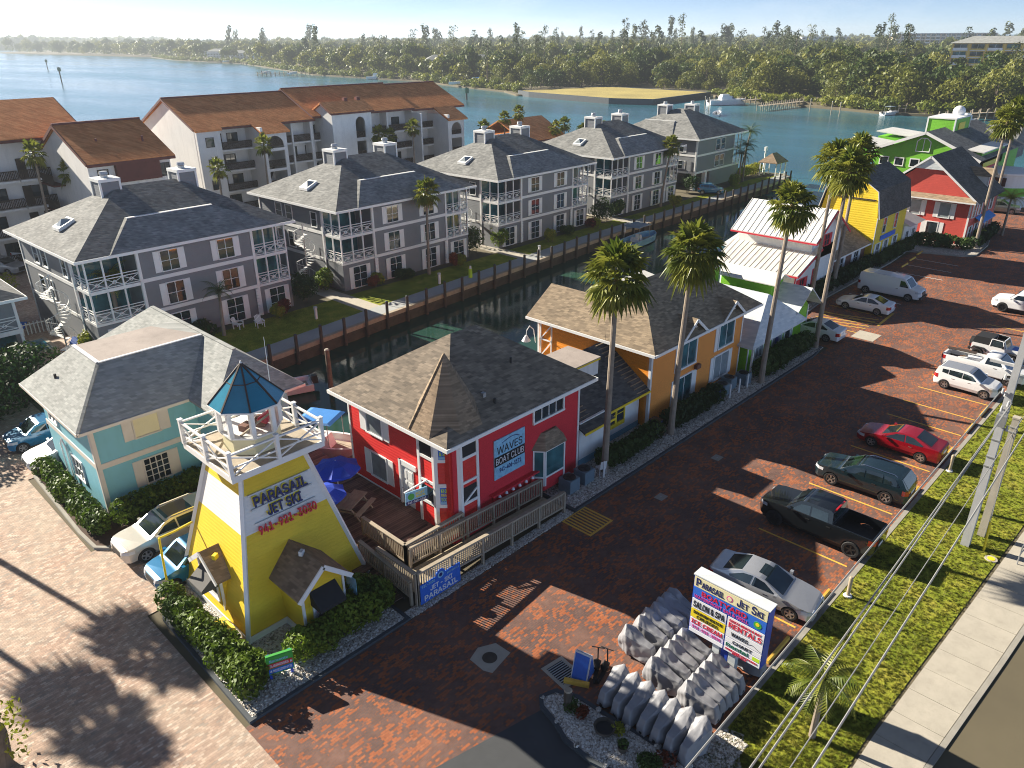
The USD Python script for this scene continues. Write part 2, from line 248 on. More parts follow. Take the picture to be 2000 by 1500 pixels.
K['leaf_mangrove'] = leafmat('mangrove_leaf', (.1, .14, .014), (.27, .28, .03), .3)
K['bark'] = mat('bark', (.16, .12, .085), .9, .3, 3, bump=.6, bscale=10)
K['palmbark'] = mat('palm_trunk', (.25, .2, .155), .9, .25, 2.5, bump=.7, bscale=9)
K['tyre'] = mat('tyre_rubber', (.012, .012, .013), .75, .1); K['rim'] = mat('alloy_rim', (.42, .42, .43), .35, .05, metal=.8); K['rimdark'] = mat('dark_rim', (.03, .03, .033), .35, .05, metal=.5)
K['carglass'] = glass('car_glass', (.012, .02, .022), .02); K['plastic'] = mat('black_plastic', (.014, .014, .015), .5, .1); K['lamp'] = mat('head_lamp', (.5, .52, .55), .08, .05, coat=1); K['tail'] = mat('tail_lamp', (.4, .01, .012), .15, .05, coat=1)
K['chrome'] = mat('chrome', (.6, .6, .62), .2, .03, metal=1.0); K['steel'] = mat('galvanised_steel', (.4, .41, .42), .45, .1, metal=.7)
K['pole'] = mat('utility_pole_concrete', (.44, .44, .44), .8, .1, 1.5, stains=.3); K['wire'] = mat('overhead_wire', (.28, .28, .27), .5, .05); K['cover'] = mat('grey_scooter_cover', (.25, .25, .265), .5, .14, 2.5, bump=.3, bscale=7)
K['cream_paint'] = mat('cream_paint', (.72, .66, .42), .6, .05); K['sky_sign'] = mat('light_blue_vinyl', (.25, .5, .68), .4, .25, 5); K['ink_navy'] = mat('navy_ink', (.012, .02, .12), .4, .03); K['ink_black'] = mat('black_ink', (.01, .01, .012), .4, .03); K['ink_red'] = mat('red_ink', (.6, .015, .04), .4, .03); K['ink_pink'] = mat('magenta_ink', (.62, .06, .28), .4, .03)
K['sign_white'] = mat('white_vinyl', (.76, .76, .78), .4, .03); K['sign_yellow'] = mat('yellow_vinyl', (.8, .62, .02), .4, .03); K['sign_blue'] = mat('blue_vinyl', (.03, .14, .58), .4, .04); K['ink_lime'] = mat('yellow_green_ink', (.5, .72, .03), .4, .03); K['sign_green'] = mat('green_vinyl', (.06, .36, .06), .4, .05); K['ink_green'] = mat('dark_green_ink', (.01, .12, .06), .4, .03)
K['umbrella'] = mat('blue_umbrella_canvas', (.012, .06, .5), .7, .06); K['sunshade'] = mat('pale_umbrella', (.75, .42, .36), .7, .25, 1.5); K['boat_white'] = mat('boat_gelcoat', (.76, .76, .76), .25, .04, coat=.5); K['tarp'] = mat('grey_tarp', (.2, .26, .3), .7, .15); K['bluetarp'] = mat('blue_canvas', (.03, .2, .55), .6, .08)
def water(name, strength, rough, c0, c1, scale=1.3, mp=(.9, .35, 1.0)):
    return look(name, {'g': ('geometry', {}), 'mp': ('mapping', {'scale': mp, 'rotation': (0, 0, .5)}), 'n': ('noise_texture', {'scale': scale, 'detail': 6.0, 'roughness': .65}), 'b': ('bump', {'strength': strength, 'distance': .3}),
    'm2': ('mapping', {'scale': (1.0, .25, 1.0), 'rotation': (0, 0, .35)}), 'n2': ('noise_texture', {'scale': .02, 'detail': 5.0, 'roughness': .6}), 'r2': ('rgb_ramp', {'ramp': [(.35, c0), (.7, c1)]}), 'r3': ('map_range', {'from_min': .35, 'from_max': .7, 'to_min': rough*.55, 'to_max': rough*1.6}),
    'p': ('principled_bsdf', {'ior': 1.33, 'specular_ior_level': .5})}, [('g.position', 'mp.vector'), ('mp.vector', 'n.vector'), ('n.fac', 'b.height'), ('b.normal', 'p.normal'), ('g.position', 'm2.vector'), ('m2.vector', 'n2.vector'), ('n2.fac', 'r2.fac'), ('n2.fac', 'r3.value'), ('r3.result', 'p.roughness'), ('r2.color', 'p.base_color')])
K['water'] = water('bay_water', .32, .16, (.02, .09, .12), (.04, .16, .21)); K['canal'] = water('canal_water', .035, .035, (.016, .05, .038), (.03, .075, .05), 1.0)
K['sign_cream'] = mat('cream_vinyl', (.76, .7, .42), .4, .03); K['sign_lilac'] = mat('lilac_vinyl', (.62, .55, .76), .4, .03)
def paint(name, col, rough=.28, metal=.0, coat=.8): return mat(name, col, rough, .02, 1, metal=metal, coat=coat)
# ================================================================ setting
R = 40000.0
obj('bay_water', MB().sheet(sbox(-R, -R, R, R), -1.3), K['water'], label='calm blue-green bay and canal water', cat='water', kind='structure')
obj('canal_water', MB().sheet(Polygon([(19, 33), (100, 33), (118, 44), (122, 60), (19, 60)]), -1.292), K['canal'], label='calm dark green canal water behind the coloured shops', cat='water', kind='structure')
DOCK = [(20.3, 51.9), (27.8, 52.4), (39.7, 53.8), (49.5, 54.7), (73.9, 56.9), (90.9, 57.7), (123.7, 58.9), (134.5, 59.9)]
main_south = [(-160, -260), (176, -260), (172, 0), (166, 24), (160, 50), (128, 47), (112, 39), (100, 35), (20.3, 34.6)]
main_north = DOCK + [(137, 62.5), (134, 72), (128, 95), (115, 124), (60, 144), (-100, 168), (-160, 168)]
land = Polygon(main_south + main_north)
LX = {'kind': 'structure'}
obj('ground', MB().prism(land, -2.2, -0.03), K['soil'], label='flat ground under streets and lawns', cat='ground', **LX)
# --- street surfaces
street = unary_union([sbox(7.6, 8.4, 58.7, 21.0), sbox(58.7, 8.4, 96.5, 26.3), sbox(96.5, 8.4, 168, 20.4), sbox(104, 18, 160, 28)])
apron = Polygon([(11.0, 14.75), (15.75, 13.66), (15.5, 12.9), (15.15, 12.1), (15.1, 10.9), (15.4, 9.6), (16, 8.2), (16.5, 6), (17, 4), (17, 1.6), (6, 1.6), (6.5, 9), (8.2, 15.3)])
island = Polygon([(16.1, 14.0), (16.65, 13.8), (17.0, 13.0), (17.05, 12.0), (17.2, 10.3), (17.25, 8.5), (17.4, 7.2), (17.6, 6), (16.6, 6), (16.1, 8.2), (15.5, 9.6), (15.22, 10.9), (15.27, 12.1), (15.6, 12.9), (15.8, 13.7)]).buffer(.12)
lane = Polygon([(-30, -20), (7.6, -20), (7.6, 8), (7.6, 29.6), (12.5, 29.9), (12.5, 36), (7.6, 36.2), (7.6, 46), (11, 46), (11, 62), (-30, 62)])
obj('brick_street', MB().sheet(street.difference(apron).difference(island), 0.0), K['brick'], label='red brick paved street running between the shops and the lawn', cat='street', **LX)
obj('brick_lane', MB().sheet(lane.difference(apron), 0.0), K['brick_pale'], label='faded pink brick lane beside the lighthouse and blue house', cat='lane', **LX)
obj('asphalt_apron', MB().sheet(apron, 0.004), K['asphalt'], label='dark asphalt driveway apron at the bottom of the picture', cat='driveway', **LX)
verge = Polygon([(17.3, 8.2), (19.0, 8.2), (172, 8.2), (172, -2), (66, 1.2), (44, 3.4), (36.5, 3.72), (30.2, 4.0), (22.9, 4.35), (17.3, 4.4)])
obj('lawn_verge', MB().sheet(verge.difference(island), -0.005), K['grass'], label='sunlit grass verge between parking bays and sidewalk', cat='lawn', **LX)
walk = np.array([(15, 4.3, 2.75), (22.9, 4.22, 2.48), (30.2, 3.86, 1.92), (36.5, 3.56, 1.5), (45, 3.2, 1.0), (70, 1.3, -1.0), (120, -2.6, -5)])
sw = struct = obj('sidewalk', MB().sheet(Polygon([(a, b) for a, b, c in walk] + [(a, c) for a, b, c in walk[::-1]]), -0.012), K['kerb'], label='pale concrete sidewalk beside the road', cat='sidewalk', **LX)
xs = np.arange(15.6, 60, 1.52)
for x0, x1 in zip(xs[:-1], xs[1:]):
    p = [(x, np.interp(x, walk[:, 0], walk[:, k])) for x, k in ((x0+.012, 1), (x1-.012, 1), (x1-.012, 2), (x0+.012, 2))]
    obj('slab', MB().prism(Polygon(p), -.02, .012+.004*math.sin(x0*7)), K['concrete'], sw)
rd = [(a, c-.02) for a, b, c in walk]
kb = MB().prism(Polygon(rd + [(a, c-.2) for a, c in rd[::-1]]), -.2, .02); obj('kerb', kb, K['kerb'], label='concrete kerb along the road edge', cat='kerb', **LX)
obj('gutter', MB().sheet(Polygon([(a, c-.2) for a, c in rd] + [(a, c-.62) for a, c in rd[::-1]]), -.118), K['concrete'], label='concrete gutter strip between kerb and road', cat='gutter', **LX)
obj('road', MB().sheet(Polygon([(a, c-.15) for a, c in rd] + [(125, -40), (10, -40)]), -.13), K['road'], label='grey asphalt road at the lower right corner', cat='road', **LX)
tag_line = MB()
for q in (-1.0,): tag_line.sheet(Polygon([(22.6, 1.36-.0), (40, -.33), (70, -3.2), (70, -3.34), (40, -.47), (22.6, 1.22)]), -.124)
obj('road_edge_line', tag_line, K['whiteline'], label='white edge line on the grey road', cat='road marking', **LX)
# --- kerb strip, wheel stops, bay lines
obj('lawn_kerb', MB().box(18.6, 130, 8.2, 8.42, -.1, .012), K['kerb'], label='flush concrete kerb between brick bays and grass', cat='kerb', **LX)
for i, (x, y0, y1, desc) in enumerate([(26.4, 8.7, 13.0, 'in front of the silver sedan'), (31.98, 8.75, 13.26, 'beside the black pickup'), (37.94, 8.75, 13.28, 'between the pickup and the dark SUV'), (43.86, 8.75, 13.27, 'beside the red sedan'), (49.83, 8.75, 13.22, 'next to the red sedan, first of the empty bays'),
        (52.75, 8.75, 13.2, 'between the two empty bays'), (55.77, 8.75, 13.2, 'beside the silver boxy hatchback'), (58.8, 8.75, 13.2, 'beside the white pickup with tools'), (64.4, 8.75, 13.3, 'beside the white off-roader'), (73.5, 8.75, 13.3, 'beyond the white off-roader'), (79.5, 8.75, 13.3, 'beside the far white pickup')]):
    obj('bay_line', MB().box(x-.05, x+.05, y0, y1, .0, .006), K['yellowline'], label='yellow parking bay line '+desc, cat='bay line', group='yellow bay lines', **LX)
stops = [(28.7, 'in front of the silver sedan'), (34.2, 'behind the black pickup'), (40.6, 'behind the dark SUV'), (46.6, 'behind the red sedan'), (51.3, 'at the empty bay nearer the red sedan'), (54.4, 'at the second empty bay'), (24.6, 'beside the big sign')]
ws = MB(); ws.loft([[(x, y, z) for y, z in ((8.55, .006), (8.58, .15), (8.68, .16), (8.71, .006))] for x in (-.95, .95)])
st0 = None
for x, d in stops:
    lab = 'yellow concrete wheel stop '+d
    if st0 is None:
        st0 = thing('wheel_stop', lab, 'wheel stop', 'yellow wheel stops along the lawn', (x, 0, 0)); obj('stop_block', ws, K['yellowline'], st0)
    else: copy(st0, lab, (x, 0, 0))
for x, y, d in [(87.9, 24.9, 'nearest the white van'), (91.2, 25.15, 'second past the van'), (94.4, 25.4, 'by the red gabled house hedge')]: copy(st0, 'yellow wheel stop at the hedge, '+d, (x, y-8.6, 0), group='yellow wheel stops by the far hedge')
mk = MB()
for x, y0, y1 in ((63.7, 20.0, 25.2), (67.2, 20.0, 25.2), (69.3, 20.6, 25.4), (74.0, 20.6, 25.4), (84.9, 20.2, 24.8), (88.5, 20.4, 24.9), (91.7, 20.6, 25)): obj('bay_line', MB().box(x-.05, x+.05, y0, y1, 0, .006), K['whiteline'] if x > 70 else K['yellowline'], label='bay line by the far hedge at the '+('white van' if x > 70 else 'hatched accessible bay'), cat='bay line', group='bay lines by the van', **LX)
hm = thing('hatched_zone', 'yellow hatched no-parking zone beside the white sedan', 'road marking', kind='structure')
for k in range(5): obj('stripe', MB().beam((63.9+k*.75, 25.0, .004), (65.2+k*.75, 20.5, .004), .12, .008), K['yellowline'], hm)
obj('stripe', MB().beam((66.6, 20.0, .004), (70.9, 20.2, .004), .22, .008), K['yellowline'], hm)
hz = thing('hatched_zone', 'yellow striped crossing patch beside the wooden ramp', 'road marking', kind='structure')
obj('border', MB().box(25.5, 27.4, 19.1, 19.22, 0, .007).box(25.5, 27.4, 20.93, 21, 0, .007).box(25.5, 25.62, 19.22, 20.93, 0, .007).box(27.28, 27.4, 19.22, 20.93, 0, .007), K['yellowline'], hz)
for k in range(7): obj('stripe', MB().box(25.72+k*.225, 25.72+k*.225+.1, 19.24, 20.9, 0, .006), K['yellowline'], hz)
# --- manhole, drain, lids
mh = thing('manhole', 'round iron manhole in a cracked concrete square on the street', 'manhole', loc=(16.2, 16.95, 0))
obj('concrete_square', MB().prism(Polygon([(-.62, .52), (.05, .75), (.75, .4), (.78, -.42), (-.5, -.66), (-.66, -.3)]), -.05, .008), K['concrete'], mh); lid = obj('lid', MB().tube((0, 0, 0), (0, 0, .016), .31, n=32), K['pile'], mh)
for k in range(7): obj('rib', MB().box(-.02, .02, -.26+abs(k-3)*.03, .26-abs(k-3)*.03, .016, .021) if False else MB().box((k-3)*.075-.012, (k-3)*.075+.012, -.24+abs(k-3)*.025, .24-abs(k-3)*.025, .0155, .021), K['pile'], lid)
gr = thing('drain_grate', 'rectangular iron storm drain grate beside the sandwich board', 'drain grate', loc=(17.65, 14.35, 0), rz=-8)
obj('surround', MB().box(-.55, .55, -.75, -.55, -.05, .01).box(-.55, .55, .45, .62, -.05, .01).box(-.55, -.4, -.55, .45, -.05, .01).box(.4, .55, -.55, .45, -.05, .01), K['concrete'], gr); obj('pit', MB().box(-.4, .4, -.55, .45, -.04, .002), K['dark'], gr)
for k in range(9): obj('bar', MB().box(-.4, .4, -.52+k*.11, -.48+k*.11, .003, .02), K['steel'], gr)
for x, y, d in ((31.0, 18.55, 'by the striped patch'), (36.9, 18.5, 'near the annex palm')):
    l_ = thing('concrete_hatch', 'small square concrete utility cover '+d, 'utility cover', loc=(x, y, 0)); obj('lid', MB().box(-.32, .32, -.26, .26, -.05, .008), K['kerb'], l_); obj('handle', MB().box(-.05, .05, -.02, .02, .008, .018), K['steel'], l_)
pt = obj('concrete_patch', MB().box(62.5, 64.5, 18.9, 20.7, -.05, .007), K['concrete'], label='pale concrete utility patch in the brick street', cat='concrete patch', kind='structure')
# --- planted beds with kerbs
def bed(name, poly, label, klabel, kmat, fill='gravel', h=.13):
    g = Polygon(poly).buffer(0); inner = g.buffer(-.16)
    obj(name, MB().prism(g.difference(inner), -.06, h), K[kmat], label=klabel, cat='kerb', **LX)
    obj('bed_fill', MB().prism(inner, -.06, h-.03), K[fill], label=label, cat='planting bed', **LX)
bed('bed_kerb', [(7.8, 21.0), (15.4, 21.0), (15.4, 24.7), (10.4, 31), (8.6, 29.75), (8.15, 29.3), (7.95, 28.8)], 'white gravel bed around the yellow lighthouse', 'low dark kerb around the lighthouse bed', 'kerb_dark')
bed('bed_kerb', [(26.6, 21.0), (56.2, 21.0), (58.2, 21.3), (58.75, 22.2), (58.6, 23.6), (49, 24.5), (26.6, 24.5)], 'gravel bed along the orange and lime buildings', 'dark kerb of the bed along the orange and lime buildings', 'kerb_dark')
bed('bed_kerb', [(7.7, 38.2), (7.78, 36.3), (8.3, 35.7), (9.2, 36.2), (15.5, 36.6), (15.5, 38.7), (9.5, 38.7), (9.5, 46), (7.9, 46)], 'mulched bed around the blue house', 'tan kerb around the blue house bed', 'kerb', 'mulch')
bed('bed_kerb', [(60.2, 25.4), (71.5, 26.45), (88, 26.4), (94.2, 26.8), (96.0, 21.5), (97.7, 20.4), (103.6, 20.7), (111, 22), (113, 30), (60.2, 30)], 'planting bed in front of the restaurant, brown, yellow and red houses', 'kerb along the far shop fronts', 'kerb')
bed('bed_kerb', list(island.exterior.coords), 'white gravel planter island beside the covered scooters', 'dark rounded kerb of the gravel planter island', 'kerb_dark')
obj('gravel_patch', MB().sheet(Polygon([(17.4, 9.0), (19.7, 8.3), (19.9, 7.6), (18.8, 7.2), (17.4, 5.6)]), .004), K['gravel'], label='shell gravel patch at the grass corner by the scooters', cat='gravel', kind='stuff')
obj('gravel_strip', MB().sheet(sbox(15.4, 21.05, 26.6, 21.6), .002), K['gravel'], label='white gravel strip below the wooden ramp', cat='gravel', kind='stuff')
# --- canal bank of the grey houses: dock walk, seawall, piles, lawns
dk = np.array(DOCK)
def off(k): return [(x-.05*k, y+k) for x, y in DOCK]
obj('dock_walk', MB().prism(Polygon(off(.28) + off(2.3)[::-1]), -.06, .02), K['dockwalk'], label='concrete walk along the canal in front of the grey houses', cat='walkway', **LX)
obj('dock_cap', MB().prism(Polygon(off(-.12) + off(.27)[::-1]), -.35, .05), K['rail_wood'], label='timber cap beam along the canal edge', cat='cap beam', **LX)
obj('seawall', MB().prism(Polygon(off(-.08) + off(.1)[::-1]), -2.1, -.36), K['pile'], label='dark seawall below the canal walk', cat='seawall', **LX)
obj('seawall_south', MB().box(20.1, 100, 34.4, 34.62, -2.1, .06), K['pile'], label='timber seawall behind the coloured shops', cat='seawall', **LX)
lawn = Polygon(off(2.31) + [(128, 64), (112, 62.6), (38, 61), (20.3, 60.5)])
obj('canal_lawn', MB().sheet(lawn, -.004), K['grass'], label='narrow lawn between the grey houses and the canal walk', cat='lawn', **LX)
for (x0, x1, d) in ((38.4, 39.9, 'first and second'), (61.5, 63, 'second and third'), (84.8, 86.3, 'third and fourth')):
    y0 = np.interp(x0, dk[:, 0], dk[:, 1])+2.32
    obj('garden_path', MB().prism(Polygon([(x0, y0), (x1+.6, y0+.05), (x1, 72), (x0, 72)]), -.05, .006), K['concrete'], label='pale concrete path between the %s grey houses' % d, cat='path', **LX)
obj('pool_terrace', MB().sheet(Polygon([(11, 62.5), (22, 62.5), (22, 95), (11, 95)]), -.004), K['brick_pale'], label='pink paved terrace between the left grey houses', cat='terrace', **LX)
pool = thing('swimming_pool', 'small pale swimming pool between the grey houses', 'pool'); obj('coping', MB().box(13.2, 15.9, 66.8, 70.4, -.05, .06), K['concrete'], pool); obj('pool_water', MB().box(13.5, 15.6, 67.1, 70.1, 0, .066), K['teal_glass'], pool)
obj('car_park', MB().sheet(Polygon([(-20, 96), (60, 100), (110, 104), (105, 92), (46, 84), (-20, 84)]), -.006), K['asphalt'], label='grey parking lot behind the grey houses', cat='parking lot', **LX)
L_ = np.concatenate([[0], np.cumsum(np.linalg.norm(np.diff(dk, axis=0), axis=1))])
pl0 = None
for k in range(46):
    s = 1.2 + k*2.55
    if s > L_[-1]: break
    x, y = np.interp(s, L_, dk[:, 0]), np.interp(s, L_, dk[:, 1])
    if pl0 is None:
        pl0 = thing('mooring_pile', 'dark timber pile standing in the canal along the grey houses walk', 'pile', 'piles along the canal walk', (x, y-.28, 0)); obj('pile', MB().tube((0, 0, -2.1), (0, 0, 1.25), .15, .14, 10), K['pile'], pl0); obj('pile_cap', MB().tube((0, 0, 1.25), (0, 0, 1.33), .15, .02, 10), K['kerb_dark'], pl0)
    else: copy(pl0, 'dark timber pile standing in the canal along the grey houses walk', (x, y-.28, 0), scale=(1, 1, 1+.06*math.sin(k*2.1)))
# --- far islands
shore = [(484, 1875), (504, 1202), (448, 1002), (427, 793), (345, 560), (326, 505), (316, 375), (290, 300), (282, 271), (268, 250), (312, 236), (320, 180), (300, 160), (292, 123), (283, 96), (284, 78), (300, 40), (330, -60), (700, -300), (9000, -900), (9000, 6000), (1500, 3200)]
isl = Polygon(shore)
obj('island_land', MB().prism(isl, -2.2, .5).prism(isl.buffer(3.5), -2.2, -.6), K['soil'], label='low wooded island across the bay', cat='land', **LX)
spit = Polygon([(263, 241), (256, 192), (262, 176), (312, 181), (316, 240), (268, 252)])
obj('meadow_spit', MB().prism(spit, -.5, .75), K['drygrass'], label='dry golden grass point reaching into the bay', cat='meadow', **LX)
obj('spit_seawall', MB().prism(spit.buffer(.8).difference(spit), -2.2, .9), K['kerb_dark'], label='dark seawall around the golden grass point', cat='seawall', **LX)
far = Polygon([(150, 2600), (484, 2300), (1500, 3300), (900, 4600), (-300, 5200), (-900, 3500), (-300, 3000)])
obj('distant_land', MB().prism(far, -2.2, 6), K['leaf_pine'], label='thin hazy strip of land on the left horizon', cat='land', **LX)
# ================================================================ building kit
def window(par, w, a0, a1, z0, z1, cols=2, rows=2, fr='white_trim', pane='glass', sh=0.0, sill=True, fw=.075, shm=None, name='window', d=0.0):
    m = MB(); D = .07
    w.bx(m, a0-fw, a0, z0, z1, d, d+D); w.bx(m, a1, a1+fw, z0, z1, d, d+D); w.bx(m, a0-fw, a1+fw, z1, z1+fw, d, d+D); w.bx(m, a0-fw, a1+fw, z0-fw, z0, d, d+D+(.03 if sill else 0))
    for k in range(1, cols): x = a0+(a1-a0)*k/cols; w.bx(m, x-.025, x+.025, z0, z1, d, d+.045)
    for k in range(1, rows): z = z0+(z1-z0)*k/rows; w.bx(m, a0, a1, z-.02, z+.02, d, d+.042)
    f = obj(name, m, K[fr], par)
    obj('pane', w.bx(MB(), a0, a1, z0, z1, d-.02, d+.018), K[pane], f)
    if sh:
        for s0 in (a0-fw-sh-.01, a1+fw+.01):
            b = w.bx(MB(), s0, s0+sh, z0-.06, z1+.06, d+.003, d+.045); so = obj('shutter', b, K[shm or fr], par)
    return f
def roofs(mb, x0, x1, y0, y1, z0, zr, rx0, rx1, ry0, ry1, th=.12):
    """hipped solid: eave rectangle to ridge rectangle"""
    e = [(x0, y0), (x1, y0), (x1, y1), (x0, y1)]; r = [(rx0, ry0), (rx1, ry0), (rx1, ry1), (rx0, ry1)]
    pts = [(x, y, z0-th) for x, y in e] + [(x, y, z0) for x, y in e] + [(x, y, zr) for x, y in r]
    return mb.hull(pts)
def fascia(par, x0, x1, y0, y1, z, h=.2, t=.06, m='white_trim', name='fascia'):
    o = MB(); o.box(x0-t, x1+t, y0-t, y0+.002-t/8, z-h, z+.02).box(x0-t, x1+t, y1, y1+t, z-h, z+.02).box(x0-t, x0, y0, y1, z-h, z+.018).box(x1, x1+t, y0, y1, z-h, z+.018)
    return obj(name, o, K[m], par)
def xrail(par, w, a0, a1, z, h, d, n=1, m='white_trim', name='railing'):
    """white balcony panels with crossed bars"""
    o = MB()
    for zz in (z+.06, z+h-.22, z+h): w.bx(o, a0, a1, zz-.03, zz+.03, d-.03, d+.03)
    for k in range(n):
        b0, b1 = a0+(a1-a0)*k/n, a0+(a1-a0)*(k+1)/n
        w.beam(o, b0, z+.08, b1, z+h-.24, d, .045, .04); w.beam(o, b0, z+h-.24, b1, z+.08, d+.004, .045, .04)
        c = (b0+b1)/2; zc = z+.06+(h-.3)/2; o.beam(w.P(c-.17, zc, d+.01), w.P(c, zc+.17, d+.01), .04, .035, up=w.n).beam(w.P(c, zc+.17, d+.01), w.P(c+.17, zc, d+.01), .04, .035, up=w.n).beam(w.P(c+.17, zc, d+.01), w.P(c, zc-.17, d+.01), .04, .035, up=w.n).beam(w.P(c, zc-.17, d+.01), w.P(c-.17, zc, d+.01), .04, .035, up=w.n)
        if k: w.bx(o, b0-.03, b0+.03, z, z+h, d-.03, d+.03)
    return obj(name, o, K[m], par)
# ================================================================ grey three-storey houses
def grey_house(label, loc, rz):
    t = thing('grey_house', label, 'apartment house', 'grey apartment houses along the canal', loc, rz)
    Lx, Ly, ze = 17.3, 14.2, 8.0
    S = W((0, 0), (Lx, 0)); Wt = W((0, Ly), (0, 0)); E_ = W((Lx, 0), (Lx, Ly)); N = W((Lx, Ly), (0, Ly))
    # main walls: balcony pockets are cut out of the two front corners
    g = Polygon([(4.05, 0), (14.0, 0), (14.0, 1.5), (Lx, 1.5), (Lx, Ly), (0, Ly), (0, 2.8), (4.05, 2.8)])
    obj('wall', MB().prism(g, 2.8, ze-.02).prism(Polygon([(0, .06), (Lx, .06), (Lx, Ly), (0, Ly)]), 0, 2.8), K['grey_siding'], t)
    for z in (2.62, 5.28):
        o = MB(); S.bx(o, 4.0, 14.05, z, z+.3, .002, .05); Wt.bx(o, 0, Ly-2.8, z, z+.3, .002, .05); E_.bx(o, 1.5, Ly, z, z+.3, .002, .05); N.bx(o, 0, Lx, z, z+.3, .002, .05); obj('band', o, K['white_trim'], t)
    o = MB()
    for w_, a in ((S, 4.05), (S, 13.95), (Wt, .08), (Wt, Ly-2.85), (N, .1), (N, Lx-.1)): w_.bx(o, a-.11, a+.11, 0, ze-.02, .003, .06)
    obj('corner_board', o, K['white_trim'], t)
    q = MB()
    for k in range(8): S.bx(q, 4.3-.42, 4.3-.02, .05+k*.32, .33+k*.32, .01, .1); S.bx(q, 13.6, 14.0, .05+k*.32, .33+k*.32, .01, .1)
    obj('quoin', q, K['white_trim'], t)
    # balconies
    for (a0, a1, dep, nb) in ((0, 4.05, 2.8, 3), (14.0, Lx, 1.5, 3)):
        for z in (2.8, 5.4):
            top = 5.35 if z < 3 else 7.95
            b = MB().box(a0+.0, a1, .0, dep, z-.18, z+.02); bal = obj('balcony', b, K['white_trim'], t)
            obj('sliding_door', MB().box(a0+.15, a1-.12, dep-.06, dep-.02, z+.05, top-.35), K['glass_teal'], bal)
            o = MB()
            for k in range(nb+1): a = a0+.07+(a1-a0-.14)*k/nb; S.bx(o, a-.06, a+.06, z, top, -.13, -.01)
            S.bx(o, a0, a1, top-.2, top, -.13, -.01)
            if a0 == 0:
                for k in range(1, 3): Wt.bx(o, Ly-dep*k/2-.06+.0, Ly-dep*k/2+.06, z, top, -.13, -.01)
                Wt.bx(o, Ly-dep, Ly, top-.2, top, -.13, -.012)
            else:
                E_.bx(o, .05, .17, z, top, -.13, -.012); E_.bx(o, dep-.15, dep-.03, z, top, -.13, -.012)
            obj('balcony_post', o, K['white_trim'], bal)
            xrail(bal, S, a0+.08, a1-.08, z+.05, .95, -.07, nb)
            if a0 == 0: xrail(bal, Wt, Ly-dep+.1, Ly-.1, z+.05, .95, -.07, 2)
            else: xrail(bal, E_, .1, dep-.1, z+.05, .95, -.07, 1)
    for a in (5.85, 10.75):
        window(t, S, a, a+1.42, 5.9, 7.5, 2, 2, sh=.5); window(t, S, a+.04, a+1.46, 3.12, 4.85, 2, 2, sh=.5)
        window(t, S, a, a+1.5, .12, 2.2, 2, 3, sh=.45, name='french_door', sill=False)
    window(t, S, 15.0, 16.5, .12, 2.2, 2, 3, sh=.4, name='french_door', sill=False, d=-.055); window(t, S, 1.2, 2.8, .12, 2.2, 2, 3, sh=.4, name='french_door', sill=False, d=-.055)
    # lit west side: bay of windows, spiral stair, small windows
    for a in (3.2, 5.1):
        for z in (3.2, 5.9): window(t, Wt, a, a+1.1, z, z+1.55, 1, 2)
    bw = MB(); Wt.bx(bw, 2.9, 6.6, 2.9, 7.9, .004, .02); 
    window(t, Wt, 9.6, 10.5, 5.9, 7.3, 1, 2)
    for a in (2.5, 6.5, 10.0): window(t, E_, a, a+1.1, 5.9, 7.4, 1, 2, sh=.35); window(t, E_, a, a+1.1, 3.2, 4.7, 1, 2, sh=.35)
    for a in (3, 8, 13): window(t, N, a, a+1.3, 5.9, 7.4, 2, 2); window(t, N, a, a+1.3, 3.2, 4.7, 2, 2)
    # spiral stair on the west side near the front balcony
    st = MB(); c = Wt.P(9.6, 0, 1.15); st.tube(c, c+[0, 0, 6.3], .06, n=8)
    sp = obj('spiral_stair', st, K['steel'], t)
    for k in range(26):
        a = k*.42; z = .2+k*.205; e = c+np.array([math.cos(a)*.95, math.sin(a)*.95, z]); e2 = c+np.array([math.cos(a+.4)*.95, math.sin(a+.4)*.95, z])
        obj('tread', MB().hull([c+[0, 0, z], c+[0, 0, z+.04], e, e+[0, 0, .04], e2, e2+[0, 0, .04]]), K['white_trim'], sp)
    hr = [c+np.array([math.cos(k*.42)*.98, math.sin(k*.42)*.98, 1.15+k*.205]) for k in range(27)]
    o = MB().path(hr, .025, 5)
    for k in range(27): o.tube(hr[k]-[0, 0, .95], hr[k], .014, n=4)
    obj('handrail', o, K['white_trim'], sp)
    # roof
    x0, x1, y0, y1 = -.7, Lx+.7, -.7, Ly+.9; cy = (y0+y1)/2; zr = 11.75
    rf = obj('roof', roofs(MB(), x0, x1, y0, y1, ze+.1, zr, 6.3, 11.4, cy, cy), K['shingle_grey'], t)
    fascia(t, x0, x1, y0, y1, ze+.08)
    obj('raised_roof', MB().hull([(1.5, -.71, 7.95), (1.95, -.71, 8.15), (16.7, -.71, 7.95), (16.3, -.71, 8.15), (4.6, 2.9, 9.2), (5.0, 2.7, 9.92), (5.0, 3.3, 9.92), (12.2, 2.7, 9.92), (12.2, 3.3, 9.92), (12.6, 2.9, 9.2)]), K['shingle_grey'], rf)
    obj('flashing', MB().box(4.95, 12.25, 2.68, 3.0, 9.9, 9.965), K['white_trim'], rf)
    sk = obj('skylight', MB().hull([(.9, 6.2, 9.0), (.9, 7.6, 9.0), (2.3, 6.2, 9.55), (2.3, 7.6, 9.55), (.9, 6.2, 9.25), (.9, 7.6, 9.25), (2.2, 6.2, 9.85), (2.2, 7.6, 9.85)]), K['white_trim'], rf)
    obj('dome', MB().hull([(1.1, 6.4, 9.34), (1.1, 7.4, 9.34), (2.05, 6.4, 9.8), (2.05, 7.4, 9.8), (1.5, 6.9, 9.85)]), K['curtain'], sk)
